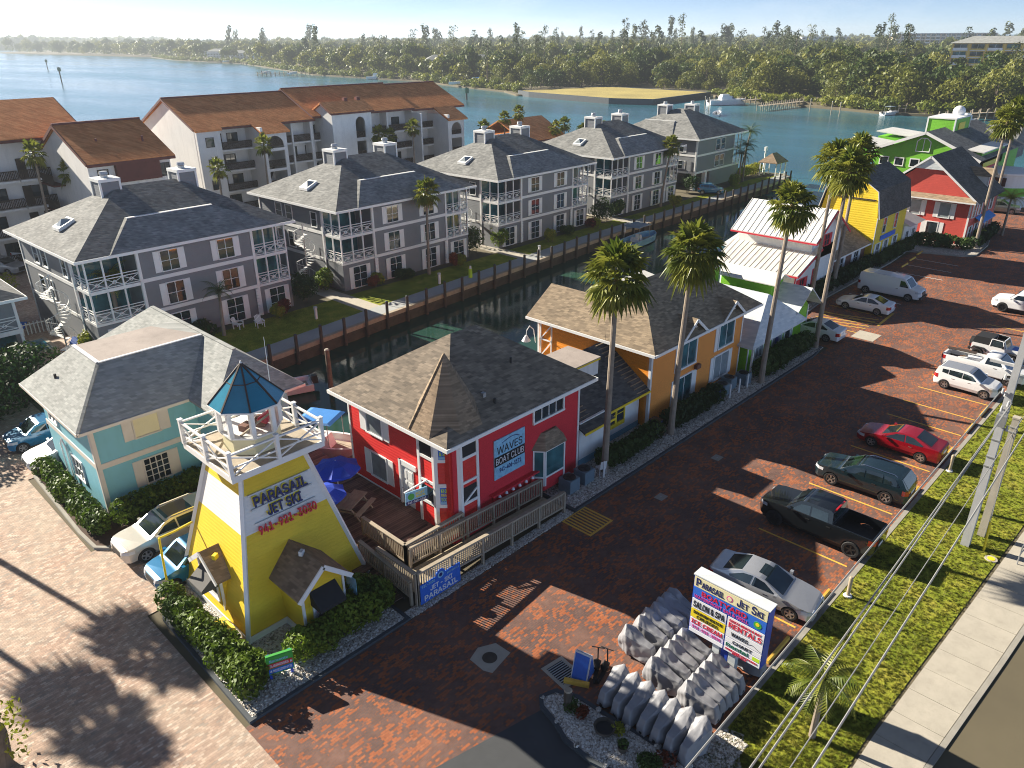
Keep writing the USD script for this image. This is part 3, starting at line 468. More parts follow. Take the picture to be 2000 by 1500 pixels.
    for a in (4.95, 11.6):
        b = MB().box(a, a+1.6, cy-.4, cy+1.4, 9.6, 12.25); ch = obj('chimney', b, K['grey_siding'], t)
        o = MB()
        for x, y in ((a, cy-.4), (a+1.6, cy-.4), (a, cy+1.4), (a+1.6, cy+1.4)): o.box(x-.08, x+.08, y-.08, y+.08, 9.6, 12.24)
        o.box(a-.1, a+1.7, cy-.5, cy+1.5, 12.25, 12.5); obj('trim', o, K['white_trim'], ch)
        obj('flue', MB().tube((a+.8, cy+.5, 12.5), (a+.8, cy+.5, 12.72), .3, n=12).tube((a+.8, cy+.5, 12.78), (a+.8, cy+.5, 13.0), .36, .3, n=12), K['steel'], ch)
    for x, y in ((8.2, .6), (10.5, 1.2), (9.3, 5.2)): pass
    return t
GZ = 1.5
def F15(x, y): c, s = math.cos(math.radians(GZ)), math.sin(math.radians(GZ)); return (x*c-y*s, x*s+y*c, 0)
g1 = grey_house('nearest grey apartment house, behind the blue house with a palm at its balcony', F15(19.2, 61.1), GZ)
copy(g1, 'second grey apartment house along the canal, with a fan palm on its front lawn', F15(42.4, 61.1), GZ)
copy(g1, 'third grey apartment house along the canal, opposite the moored boat', F15(64.7, 61.1), GZ)
copy(g1, 'fourth grey apartment house along the canal, just beyond the moored boat', F15(87.3, 61.1), GZ)
# last house turns its plain side to the canal mouth
def grey_four():
    t = thing('grey_house', 'farthest grey apartment house at the canal mouth, raised over parked cars', 'apartment house', 'grey apartment houses along the canal', F15(112.6, 62.6), GZ)
    Lx, Ly, ze = 15.2, 15.5, 8.0
    S = W((0, 0), (Lx, 0)); Wt = W((0, Ly), (0, 0)); E_ = W((Lx, 0), (Lx, Ly))
    obj('wall', MB().prism(Polygon([(0, 0), (12.6, 0), (12.6, 1.6), (Lx, 1.6), (Lx, Ly), (0, Ly)]), 2.7, ze-.02).box(5, Lx, .1, Ly, 0, 2.7), K['grey_siding'], t)
    for x, y in ((.1, .1), (.1, 4), (.1, 8), (3.6, .1)): obj('stilt', MB().box(x, x+.6, y, y+.6, 0, 2.7), K['white_trim'], t)
    for z in (2.6, 5.28): o = MB(); S.bx(o, 0, 12.6, z, z+.3, .002, .05); Wt.bx(o, 0, Ly, z, z+.3, .002, .05); obj('band', o, K['white_trim'], t)
    o = MB(); S.bx(o, 0, .2, 2.7, ze, .003, .06); S.bx(o, 12.4, 12.6, 2.7, ze, .003, .06); Wt.bx(o, Ly-.2, Ly, 2.7, ze, .003, .06); Wt.bx(o, Ly-5, Ly-4.8, 2.7, ze, .003, .06); obj('corner_board', o, K['white_trim'], t)
    for a, z in ((6.2, 5.8), (7.9, 5.8), (6.2, 3.2), (7.9, 3.2)): window(t, S, a, a+1.3, z, z+1.7, 1, 2)
    for z in (5.9, 3.3):
        window(t, Wt, Ly-3.2, Ly-2.4, z, z+1.2, 1, 2, sh=.45); 
        b = obj('balcony', MB().box(-1.4, -.005, Ly-9.5+0, Ly-4.9, z-.75, z-.6), K['white_trim'], t)
        xrail(b, Wt, 4.9, 9.5, z-.55, .95, 1.36, 4); obj('sliding_door', Wt.bx(MB(), 5.1, 9.2, z-.4, z+1.5, .004, .03), K['glass_teal'], b)
        o = MB()
        for k in range(4): Wt.bx(o, 4.95+k*1.5, 5.07+k*1.5, z-.6, z+1.9, 1.3, 1.4)
        obj('balcony_post', o, K['white_trim'], b)
        b = obj('balcony', MB().box(12.6, Lx, 0, 1.6, z-.7, z-.55), K['white_trim'], t); xrail(b, S, 12.7, Lx-.05, z-.5, .95, -.06, 2); obj('sliding_door', MB().box(12.9, Lx-.2, 1.56, 1.595, z-.45, z+1.5), K['glass_teal'], b)
        o = MB(); [S.bx(o, a, a+.12, z-.55, z+2, -.13, -.01) for a in (12.6, 13.9, Lx-.12)]; obj('balcony_post', o, K['white_trim'], b)
    x0, x1, y0, y1 = -.7, Lx+.7, -.7, Ly+.7; cy = (y0+y1)/2
    rf = obj('roof', roofs(MB(), x0, x1, y0, y1, ze+.1, 11.7, 6.6, 8.6, cy-.9, cy+.9), K['shingle_grey'], t); fascia(t, x0, x1, y0, y1, ze+.08)
    obj('raised_roof', MB().hull([(-.71, 4, 8.0), (-.71, 4.3, 8.2), (-.71, 15, 8.0), (-.71, 14.8, 8.2), (3.2, 6, 9.6), (3.0, 6.3, 10.15), (3.6, 6.3, 10.15), (3.0, 12, 10.15), (3.6, 12, 10.15), (3.2, 12.4, 9.6)]), K['shingle_grey'], rf); obj('flashing', MB().box(2.98, 3.25, 6.2, 12, 10.12, 10.2), K['white_trim'], rf)
    for a, y in ((5.2, 9.2), (9.0, 6.2)):
        ch = obj('chimney', MB().box(a, a+1.6, y, y+1.8, 9.6, 12.2), K['grey_siding'], t); o = MB()
        for xx, yy in ((a, y), (a+1.6, y), (a, y+1.8), (a+1.6, y+1.8)): o.box(xx-.08, xx+.08, yy-.08, yy+.08, 9.6, 12.19)
        o.box(a-.1, a+1.7, y-.1, y+1.9, 12.2, 12.45); obj('trim', o, K['white_trim'], ch); obj('flue', MB().tube((a+.8, y+.9, 12.45), (a+.8, y+.9, 12.9), .34, .3, n=12), K['steel'], ch)
grey_four()
# the grey house cut by the left edge of the picture: only its east end shows
def grey_corner():
    t = thing('grey_house', 'grey apartment house end with a green-glazed balcony at the left edge', 'apartment house', 'grey apartment houses along the canal', (0, 0, 0))
    x1, y0 = 13.3, 64.7
    obj('wall', MB().box(-4, x1, y0+1.2, y0+14, 0, 5.4).box(-4, x1, y0, y0+1.2, 2.75, 2.95).box(-4, x1, y0+.02, y0+1.2, 0, .4), K['grey_siding'], t)
    S = W((-4, y0), (x1, y0)); E_ = W((x1, y0), (x1, y0+14))
    o = MB(); S.bx(o, 0, S.L, 2.62, 2.98, .0, .06); E_.bx(o, 0, 14, 2.62, 2.98, .003, .06); S.bx(o, S.L-.2, S.L, 0, 2.62, -.2, .0); S.bx(o, S.L-.2, S.L, 2.98, 5.4, -.2, 0); [S.bx(o, a, a+.12, 0, 5.4, -.13, -.01) for a in (8.5, 11, 13.5, 15.4)]; obj('trim', o, K['white_trim'], t)
    for z in (.4, 3.0): b = obj('sliding_door', MB().box(3, x1-.3, y0+1.14, y0+1.195, z, z+2.1), K['glass_teal'], t)
    xrail(t, S, 8.6, S.L-.2, .42, .95, -.07, 5); xrail(t, S, 8.6, S.L-.2, 3.0, .95, -.07, 5)
    obj('upper_wall', MB().box(8, x1, y0+.06, y0+1.19, 3.0, 5.4), K['grey_siding'], t)
    obj('roof', roofs(MB(), -5, x1+.7, y0-.7, y0+14.7, 5.5, 9.0, -4, 6.3, y0+7, y0+7), K['shingle_grey'], t); fascia(t, -5, x1+.7, y0-.7, y0+14.7, 5.48)
grey_corner()
# ================================================================ blue house
def blue_house():
    t = thing('blue_house', 'light blue two-storey house with grey shingle roof behind the lighthouse', 'house')
    x0, x1, y0, y1, ze = 9.45, 14.9, 38.6, 46.4, 5.2
    obj('wall', MB().box(x0, x1, y0, y1, 0, ze).box(x1, 19.2, 36.2, 50, 0, ze), K['aqua'], t)
    S = W((x0, y0), (x1, y0)); Wt = W((x0, y1), (x0, y0)); S2 = W((x1, 36.2), (19.2, 36.2)); W2 = W((x1, y0), (x1, 36.2))
    o = MB(); S.bx(o, 0, S.L, 2.85, 3.15, .003, .05); obj('band', o, K['beige_trim'], t); o = MB(); Wt.bx(o, 0, Wt.L, 2.85, 3.15, .003, .05); obj('band', o, K['beige_trim'], t)
    o = MB(); S.bx(o, -.03, .17, 0, ze, .004, .06); Wt.bx(o, Wt.L-.17, Wt.L, 0, ze, .004, .06); obj('corner_board', o, K['beige_trim'], t)
    window(t, S, 2.12, 3.38, 3.95, 5.1, 1, 1, fr='beige_trim', pane='cream_paint', sh=.5)
    w2 = window(t, S, 2.2, 3.45, 1.15, 2.55, 4, 4, fr='beige_trim', sh=.5)
    window(t, Wt, 3.4, 4.9, .9, 2.1, 3, 2, fr='white_trim'); window(t, Wt, 1.0, 2.2, 3.5, 4.6, 2, 2, fr='white_trim')
    obj('standpipe', MB().path([Wt.P(2.2, 0, .12), Wt.P(2.2, 2.4, .12), Wt.P(2.6, 2.8, .12), Wt.P(3.1, 2.4, .12), Wt.P(3.1, 0, .12)], .05), K['white_trim'], t)
    # main hip with a flat membrane deck, and the wing with its ridge along the canal side
    zr = 7.55
    rf = obj('roof', roofs(MB(), 8.8, 17.2, 38.05, 47.0, 5.4, zr, 11.35, 17.2, 41.1, 44.7), K['shingle_slate'], t)
    obj('roof_deck', MB().prism(Polygon([(11.45, 41.2), (17.0, 41.2), (15.6, 44.6), (11.45, 44.6)]), zr-.05, zr+.03), K['flatroof'], rf)
    o = MB().beam((11.35, 41.1, zr+.03), (11.35, 44.7, zr+.03), .2, .06).beam((11.35, 41.1, zr+.03), (17.0, 41.1, zr+.03), .16, .05); obj('ridge_cap', o, K['sign_white'], rf)
    o = MB().beam((8.85, 38.1, 5.42), (11.35, 41.1, zr+.01), .16, .07).beam((17.18, 37.6, zr+.03), (17.18, 48.2, zr+.03), .22, .05); obj('hip_cap', o, K['shingle_slate'], rf)
    obj('wing_roof', roofs(MB(), 14.4, 19.8, 35.2, 51, 5.4, zr, 17.1, 17.25, 37.6, 48.3), K['shingle_slate'], rf)
    o = MB().beam((8.8, 38.0, 5.33), (14.4, 38.0, 5.33), .05, .16).beam((8.76, 38.05, 5.33), (8.76, 47, 5.33), .05, .16).beam((14.4, 35.15, 5.33), (19.8, 35.15, 5.33), .05, .16); obj('fascia', o, K['beige_trim'], t)
    obj('roof_vent', MB().tube((9.9, 43.9, 6.1), (9.9, 43.9, 6.55), .07, n=8), K['plastic'], t)
    window(t, S2, 1.0, 2.2, 3.6, 4.8, 2, 2, fr='white_trim')
blue_house()
# ================================================================ lighthouse
LC = (12.85, 27.75)
def lighthouse():
    t = thing('lighthouse', 'yellow shingled lighthouse booth with white balcony and glazed lantern room', 'lighthouse', loc=(LC[0], LC[1], 0))
    hb, ht_, H = 3.1, 1.38, 7.15
    hw = lambda z: hb+(ht_-hb)*z/H
    def frus(z0, z1, e=0.0): return MB().loft([[(sx*(hw(z)+e), sy*(hw(z)+e), z) for sx, sy in ((-1, -1), (1, -1), (1, 1), (-1, 1))] for z in (z0, z1)])
    obj('tower_wall', frus(0, 4.4), K['yellow'], t); obj('white_band', frus(4.4, 5.98), K['whiteband'], t); obj('upper_wall', frus(5.98, H), K['yellow'], t)
    o = MB()
    for sx, sy in ((-1, -1), (1, -1), (1, 1), (-1, 1)): o.beam((sx*(hb+.01), sy*(hb+.01), 0), (sx*(ht_+.01), sy*(ht_+.01), H), .16, .16)
    obj('corner_board', o, K['white_trim'], t)
    o = MB(); e = hw(.35)+.03; o.box(-e, -1.3, -e-.05, -e, .05, .38).box(-1.3, -1.22, -4.6, -e, .05, .38).box(-e-.05, -e, -e, e, .05, .38); obj('base_board', o, K['white_trim'], t)
    # balcony
    b = 2.08; z = 7.15
    fl = obj('balcony', MB().box(-b, b, -b, b, z, z+.12), K['rail_wood'], t)
    obj('rim', MB().box(-b-.05, b+.05, -b-.05, -b, z-.12, z+.16).box(-b-.05, b+.05, b, b+.05, z-.12, z+.16).box(-b-.05, -b, -b, b, z-.12, z+.16).box(b, b+.05, -b, b, z-.12, z+.16), K['white_trim'], fl)
    ring = [(-b, -b), (0, -b), (b, -b), (b, 0), (b, b), (0, b), (-b, b), (-b, 0)]
    for x, y in ring: obj('post', MB().box(x-.08, x+.08, y-.08, y+.08, z+.12, z+1.25).box(x-.1, x+.1, y-.1, y+.1, z+1.25, z+1.29), K['white_trim'], fl)
    for i in range(8):
        p, q = np.array([*ring[i], z]), np.array([*ring[(i+1) % 8], z]); up = [0, 0, 1]
        obj('rail', MB().beam(p+[0, 0, 1.14], q+[0, 0, 1.14], .1, .07).beam(p+[0, 0, .55], q+[0, 0, .55], .06, .06).beam(p+[0, 0, .2], q+[0, 0, 1.06], .055, .055).beam(p+[0, 0, 1.06], q+[0, 0, .2], .055, .055), K['white_trim'], fl)
    # lantern room: octagon, cream panels below, glazing above
    def octa(a, z, off=(0, 0)): h = a*math.tan(math.pi/8); return [(off[0]+x, off[1]+y, z) for x, y in ((-h, -a), (h, -a), (a, -h), (a, h), (h, a), (-h, a), (-a, h), (-a, -h))]
    A = 1.12; z0, zs, zt = z+.12, z+.85, 9.34
    lr = obj('lantern_wall', MB().loft([octa(A-.03, z0), octa(A-.03, zs)]), K['cream_paint'], t)
    obj('lantern_sill', MB().loft([octa(A+.05, zs), octa(A+.05, zs+.08)]), K['white_trim'], lr); obj('lantern_head', MB().loft([octa(A+.04, zt-.16), octa(A+.04, zt)]), K['white_trim'], lr)
    o0 = octa(A, 0); pane = look('clear_pane', {'fr': ('fresnel', {'IOR': 1.45}), 't': ('transparent_bsdf', {}), 'g': ('glossy_bsdf', {'roughness': .02}), 'x': ('mix_closure', {})}, [('fr.fac', 'x.fac'), ('t.BSDF', 'x.closure1'), ('g.BSDF', 'x.closure2')], surface='x.closure') if False else K['glass']
    for i in range(8):
        p, q = np.array(o0[i]), np.array(o0[(i+1) % 8]); 
        obj('mullion', MB().box(p[0]-.09, p[0]+.09, p[1]-.09, p[1]+.09, zs+.08, zt-.16), K['white_trim'], lr)
        n = np.array([q[1]-p[1], -(q[0]-p[0]), 0]); n /= np.linalg.norm(n); pi, qi = p-n*.06, q-n*.06
        obj('pane', MB().add([pi+[0, 0, zs+.08], qi+[0, 0, zs+.08], qi+[0, 0, zt-.16], pi+[0, 0, zt-.16]], [[0, 1, 2, 3]]), CLEAR, lr)
    it = obj('stored_goods', MB().obox((-.3, -.2, zs+.1), (.5, .4, .5), 20).obox((.35, -.3, zs+.15), (.4, .4, .7), 40), K['brownwall'], t); obj('red_bundle', MB().hull(np.random.RandomState(4).normal(0, .17, (30, 3))+[.45, -.35, zs+.4]), K['ink_red'], it); obj('roof_lining', MB().loft([octa(A-.1, zt-.05), octa(A-.1, zt-.02)]), K['orange_flat'], it); obj('lantern_floor', MB().loft([octa(A-.12, zs-.3), octa(A-.12, zs-.2)]), K['wood_dark'], it); obj('timber', MB().beam((-.8, -.6, zs+.1), (.5, -.75, zs+.7), .07), K['rail_wood'], it)
    RA = 1.42; ze = 9.36; za = 10.95
    e0 = octa(RA, ze); ap = np.array([0, 0, za])
    rf = obj('lantern_roof', MB().loft([octa(RA+.02, ze-.07), octa(RA+.02, ze)]), K['white_trim'], t)
    for i in range(8):
        p, q = np.array(e0[i]), np.array(e0[(i+1) % 8]); obj('roof_panel', MB().add([p, q, ap], [[0, 1, 2]]), K['teal_glass'] if i in (7, 0, 1, 2, 3) else K['teal_glass'], rf)
        obj('roof_rib', MB().beam(p+[0, 0, .02], ap+[0, 0, .02], .07, .05).beam(p*.45+ap*.55+[0, 0, .012], q*.45+ap*.55+[0, 0, .012], .03, .03), K['wood_dark'], rf)
    obj('finial', MB().tube(ap-[0, 0, .12], ap+[0, 0, .1], .09, .03, 10), K['white_trim'], rf)
    obj('antenna', MB().tube((1.45, .6, 9.3), (1.5, .65, 11.5), .018, .008, 6), K['white_trim'], t)
    # lettering on the street face (leaning wall): built in the plane of the wall
    sl = (hb-ht_)/H
    class Lean(W):
        def __init__(s): super().__init__((-4, 0), (4, 0)); s.up = np.array([0, sl, 1.0])/math.hypot(1, sl); s.n = np.array([0, -1.0, sl])/math.hypot(1, sl)
        def P(s, a, z, d=0): return np.array([a-4, -hw(0), 0])+s.up*z*math.hypot(1, sl)+s.n*d
        def M(s, a, z, d): m = np.eye(4); m[:3, 0] = s.u; m[:3, 1] = s.up; m[:3, 2] = s.n; m[:3, 3] = s.P(a, z, d); return m
    lw = Lean()
    for y_, z_, s_, h_, m_, mw in ((-1.28, 5.42, 'PARASAIL', .42, 'ink_navy', 2.5), (-.83, 4.86, 'JET SKI', .42, 'ink_navy', 1.62), (-1.4, 4.24, '941-921-3030', .36, 'ink_red', 2.75)):
        if m_ == 'ink_navy': text(t, lw, 4+y_-.03, z_+.05, .05, s_, h_, K['sign_yellow'], maxw=mw, depth=.03)
        text(t, lw, 4+y_, z_, .08, s_, h_, K[m_], maxw=mw, depth=.07)
    for z_ in (5.95, 5.33, 4.72): obj('letter_rail', MB().beam(lw.P(2.55, z_, .05), lw.P(5.4, z_, .05), .05, .07), K['bluemetal'], t)
    # two gabled ticket dormers with awnings
    def dormer(face, sign):
        if face == 'S': f = lambda a, d, z: (a, -d, z)
        else: f = lambda a, d, z: (-d, -a, z)
        m = lambda pts: [f(*p) for p in pts]
        a0, a1, d0, d1, zw, zp = (-1.2, .76, 1.0, 4.55, 2.45, 3.28) if face == 'S' else (-.95, .95, 1.0, 2.9, 2.4, 3.05)
        c = (a0+a1)/2
        d_ = obj('ticket_dormer', MB().hull(m([(a, d, z) for a in (a0, a1) for d in (d0, d1) for z in (0, zw)]+[(c, d, zp) for d in (d0, d1)])), K['yellow'], t)
        ov = .3; r = MB()
        zt_ = zp+.12; ze_ = zw-.2
        for s_ in (-1, 1):
            ae = a0-ov if s_ < 0 else a1+ov
            r.hull(m([(c, d0-.0, zt_), (c, d1+ov, zt_), (ae, d0, ze_), (ae, d1+ov, ze_), (c, d0, zt_+.09), (c, d1+ov, zt_+.09), (ae, d0, ze_+.09), (ae, d1+ov, ze_+.09)]))
        obj('dormer_roof', r, K['shingle_brown'], d_)
        o = MB()
        for s_ in (-1, 1): ae = a0-ov if s_ < 0 else a1+ov; o.beam(f(c, d1+ov+.02, zt_), f(ae, d1+ov+.02, ze_), .06, .2)
        for a in (a0, a1): o.beam(f(a, d1+.02, 0), f(a, d1+.02, zw), .1, .1)
        obj('barge_board', o, K['white_trim'], d_)
        obj('awning', MB().hull(m([(c-.62, d1+.01, 2.3), (c+.62, d1+.01, 2.3), (c-.62, d1+.75, 1.75), (c+.62, d1+.75, 1.75), (c-.62, d1+.75, 1.6), (c+.62, d1+.75, 1.6), (c-.62, d1+.01, 1.62), (c+.62, d1+.01, 1.62)])), K['black_fabric'] if face == 'S' else K['tarp_brown'], d_)
        w_ = W(f(a0, d1, 0)[:2], f(a1, d1, 0)[:2]) if face == 'S' else W(f(a0, d1, 0)[:2], f(a1, d1, 0)[:2])
        window(t, w_, (a1-a0)/2-.5, (a1-a0)/2+.5, .85, 1.75, 1, 1, name='ticket_window', pane='sign_white' if face == 'S' else 'glass')
        if face == 'S': text(t, w_, (a1-a0)/2-.42, 1.15, .1, 'PARASAIL', .17, K['ink_red'], maxw=.84); text(t, w_, (a1-a0)/2-.42, .93, .1, 'JET SKI', .14, K['ink_navy'], maxw=.84)
        obj('floodlight', MB().obox(f(c+(-.15 if face == 'S' else .5), (3.5 if face == 'S' else 2.75), zt_+(.1 if face == 'S' else -.12)), (.24, .16, .22), 30), K['bluemetal' if face == 'S' else 'sign_yellow'], d_)
        if sign: ob = obj('side_sign', MB().hull(m([(a1+.35, d1-.3, 1.0), (a1+.4, d1-.3, 1.0), (a1+.35, d1+.4, 1.0), (a1+.35, d1-.3, 2.0), (a1+.4, d1+.4, 2.0), (a1+.4, d1-.3, 2.0), (a1+.4, d1+.4, 1.0)])), K['sky_sign'], d_)
    dormer('S', True); dormer('W', False)
    obj('yellow_bench_box', MB().box(-4.0, -3.3, -2.6, -1.6, 0, .85), K['yellow'], t)
    o = MB().path([(-3.2, 2.3, 3.2), (-3.9, 2.3, 3.2), (-4.0, 2.3, 1.0)], .05).path([(-2.3, 2.3, 3.3), (-3.2, 2.3, 3.2)], .05); obj('yellow_pipe', o, K['sign_yellow'], t)
CLEAR = look('clear_pane', {'fr': ('fresnel', {'IOR': 1.45}), 't': ('transparent_bsdf', {}), 'g': ('glossy_bsdf', {'roughness': .02}), 'x': ('mix_closure', {})}, [('fr.fac', 'x.fac'), ('t.BSDF', 'x.closure1'), ('g.BSDF', 'x.closure2')], surface='x.closure')
K['tarp_brown'] = mat('faded_black_canvas', (.09, .085, .08), .8, .1, 3)
lighthouse()
# ================================================================ red boat-club house
DZ = .8     # deck level
def red_house():
    t = thing('red_house', 'bright red house with corner turret, brown roof and boat club sign', 'shop house')
    x0, x1, y0, y1, ze = 20.3, 29.9, 23.6, 31.85, 5.95
    obj('wall', MB().box(x0, x0+.2, y0+.1, y1, .0, ze).box(x0+.2, x1, y1-.2, y1, 0, ze), K['red'], t); obj('street_wall', MB().box(x0+.1, x1, y0, y0+.25, 0, ze).box(x1-.2, x1, y0+.25, y1-.2, 0, ze), K['redwall'], t)
    S = W((x0, y0), (x1, y0)); Wt = W((x0, y1), (x0, y0))
    o = MB(); Wt.bx(o, 0, .13, DZ, ze, .003, .04); S.bx(o, S.L-.13, S.L, 0, ze, .003, .04); obj('corner_board', o, K['white_trim'], t)
    o = MB(); Wt.bx(o, 0, 4.1, DZ, DZ+.08, .003, .03); obj('base_board', o, K['white_trim'], t)
    window(t, Wt, 1.65, 2.95, 4.05, 5.25, 1, 1, sh=.5, pane='curtain'); window(t, Wt, 1.8, 3.1, 1.45, 2.85, 1, 1, sh=.48, pane='curtain')
    # recessed door
    d = obj('door', Wt.bx(MB(), 4.4, 5.35, DZ, 3.1, .005, .03), K['white'], t); o = MB(); Wt.bx(o, 4.25, 4.4, DZ, 3.4, .003, .1); Wt.bx(o, 4.25, 5.6, 3.12, 3.4, .004, .08); obj('frame', o, K['white_trim'], d)
    for a in (4.5, 4.95):
        for z in (1.0, 1.75, 2.4): obj('panel', Wt.bx(MB(), a, a+.32, z, z+.5, .031, .045), K['white_trim'], d)
    obj('handle', MB().tube(Wt.P(4.48, 1.75, .03), Wt.P(4.48, 1.75, .1), .03, n=8), K['chrome'], d)
    # street side: strip window, bay window, rack, sign
    f = window(t, S, 5.85, 8.15, 4.65, 5.5, 4, 1, fw=.12, name='strip_window')
    bay = obj('bay_window', MB().prism(Polygon([(26.1, y0), (26.5, y0-.5), (28.1, y0-.5), (28.5, y0)]), DZ-.3, 3.0), K['redwall'], t)
    for p, q in (((26.1, y0), (26.5, y0-.5)), ((26.5, y0-.5), (28.1, y0-.5)), ((28.1, y0-.5), (28.5, y0))):
        w = W(p, q); o = MB(); w.bx(o, 0, .08, DZ, 3.0, .002, .05); w.bx(o, w.L-.08, w.L, DZ, 3.0, .002, .05); w.bx(o, .08, w.L-.08, 1.28, 1.38, .002, .05); w.bx(o, .08, w.L-.08, 2.9, 3.0, .002, .05); obj('frame', o, K['white_trim'], bay); obj('pane', w.bx(MB(), .08, w.L-.08, 1.38, 2.9, .001, .02), K['glass_teal'], bay)
    obj('bay_roof', MB().hull([(26.0, y0, 3.0), (26.45, y0-.62, 3.0), (28.15, y0-.62, 3.0), (28.6, y0, 3.0), (26.7, y0, 3.8), (27.9, y0, 3.8), (26.85, y0-.15, 3.8), (27.75, y0-.15, 3.8), (26.0, y0, 3.06), (26.45, y0-.62, 3.06), (28.15, y0-.62, 3.06), (28.6, y0, 3.06)]), K['shingle_brown'], bay)
    # roof
    rf = obj('roof', roofs(MB(), 19.55, 30.55, 22.95, 32.4, 5.98, 9.1, 24.2, 26.0, 27.68, 27.68), K['shingle_roofred'], t); fascia(t, 19.55, 30.55, 22.95, 32.4, 5.96, h=.17)
    obj('vent', MB().tube((26.2, 25.3, 7.5), (26.2, 25.3, 7.85), .06, n=8), K['plastic'], rf); obj('vent', MB().tube((23.6, 23.9, 6.5), (23.6, 23.9, 6.85), .07, n=8), K['plastic'], rf); obj('vent', MB().box(23.2, 23.4, 24.3, 24.5, 6.8, 7.1), K['steel'], rf)
    # corner turret
    C = (21.42, 25.0); A = 1.45; hh = A*math.tan(math.pi/8)
    oc = [(C[0]+x, C[1]+y) for x, y in ((-A, hh), (-A, -hh), (-hh, -A), (hh, -A), (A, -hh), (A, hh), (hh, A), (-hh, A))]
    tu = obj('turret', MB().prism(Polygon(oc), .2, ze), K['red'], t)
    for i, pane in ((7, 'glass'), (0, 'glass'), (1, 'glass'), (2, 'glass')):
        w = W(oc[i], oc[(i+1) % 8]); o = MB()
        w.bx(o, -.02, .14, DZ-.4, ze, .002, .06); w.bx(o, w.L-.14, w.L+.02, DZ-.4, ze, .002, .06)
        for z in (2.0, 3.22, 4.55, 5.8): w.bx(o, .14, w.L-.14, z, z+(.16 if z != 3.22 else .14), .002, .055)
        if i == 2: w.beam(o, .2, 2.15, w.L-.15, 2.7, .04, .1, .06)
        obj('frame', o, K['white_trim'], tu)
        obj('pane', w.bx(MB(), .14, w.L-.14, 4.71, 5.8, .0, .018), K['dark' if i in (0, 2) else 'glass'], tu); obj('pane', w.bx(MB(), .14, w.L-.14, 2.16, 3.0, 0, .018), K['dark' if i == 2 else 'glass'], tu)
    ap = (C[0], C[1]+.02, 9.62); e = 1.25
    oc2 = [(C[0]+(x-C[0])*e, C[1]+(y-C[1])*e) for x, y in oc]
    obj('turret_roof', MB().hull([(x, y, z) for x, y in oc2 for z in (5.93, 6.02)]+[ap]), K['shingle_brown'], tu); obj('turret_fascia', MB().loft([[(C[0]+(x-C[0])*k, C[1]+(y-C[1])*k, z) for x, y in oc2] for z, k in ((5.8, 1.0), (5.94, 1.015))]), K['white_trim'], tu)
    p = np.array([oc2[0][0], oc2[0][1], 6.05]); obj('hip_cap', MB().beam(p, np.array(ap)*.98+p*.02, .1, .06), K['shingle_tan'], tu)
    return S, Wt, oc
K['shingle_roofred'] = shingle('brown_black_shingle', (.115, .095, .075), (.235, .19, .145), patch=.22)
RS, RW, ROC = red_house()
def board(name, label, w, a0, a1, z0, z1, d, m, cat='sign', th=.05, frame=None):
    t = thing(name, label, cat); obj('board', w.bx(MB(), a0, a1, z0, z1, d, d+th), K[m], t)
    if frame: o = MB(); f = .06; w.bx(o, a0-f, a0, z0-f, z1+f, d, d+th+.02); w.bx(o, a1, a1+f, z0-f, z1+f, d, d+th+.02); w.bx(o, a0, a1, z1, z1+f, d, d+th+.02); w.bx(o, a0, a1, z0-f, z0, d, d+th+.02); obj('frame', o, K[frame], t)
    return t
s = board('boat_club_sign', 'large blue boat club sign on the red street wall', RS, 2.85, 5.1, 2.45, 4.72, .004, 'sky_sign')
obj('black_band', RS.bx(MB(), 2.86, 5.09, 3.2, 3.75, .054, .06), K['ink_black'], s)
text(s, RS, 3.05, 3.86, .055, 'WAVES', .42, K['ink_black'], maxw=1.85, bold=False); text(s, RS, 2.95, 3.3, .061, 'BOAT CLUB', .36, K['sign_white'], maxw=2.05, bold=False); text(s, RS, 3.2, 2.8, .055, '941-406-5171', .24, K['ink_navy'], maxw=1.6)
o = MB(); pts = [RS.P(3.9+1.0*math.sin(k*.14)*.5-.5+k*.07, 4.42+.14*math.sin(k*.3), .06) for k in range(12)]; obj('wave_line', MB().path(pts, .02, 5), K['ink_navy'], s)
w1 = W(ROC[1], ROC[2])
for z0, z1, lab, last in ((4.72, 5.78, 'blue and yellow bike rental sign in the upper turret window', True), (2.2, 3.16, 'blue and yellow bike rental sign in the lower turret window', False)):
    s = board('rental_sign', lab, w1, .2, 1.0, z0, z1, .02, 'sign_blue', th=.02, frame='white_trim')
    h = (z1-z0)
    for k, tx in enumerate(('BIKE', 'RENTALS', '& SALES' if last else 'SCOOTER')): text(s, w1, .25, z0+h*(.72-.26*k), .042, tx, h*.18, K['ink_lime' if k != 1 or last else 'sign_yellow'], maxw=.7)
    obj('footer', w1.bx(MB(), .22, .98, z0+.02, z0+h*.14, .04, .046), K['sky_sign'], s)
wb = W((20.0, 25.9), (18.7, 25.7)); hs = thing('hanging_sign', 'small hanging boat rental sign on a white bracket below the turret', 'sign')
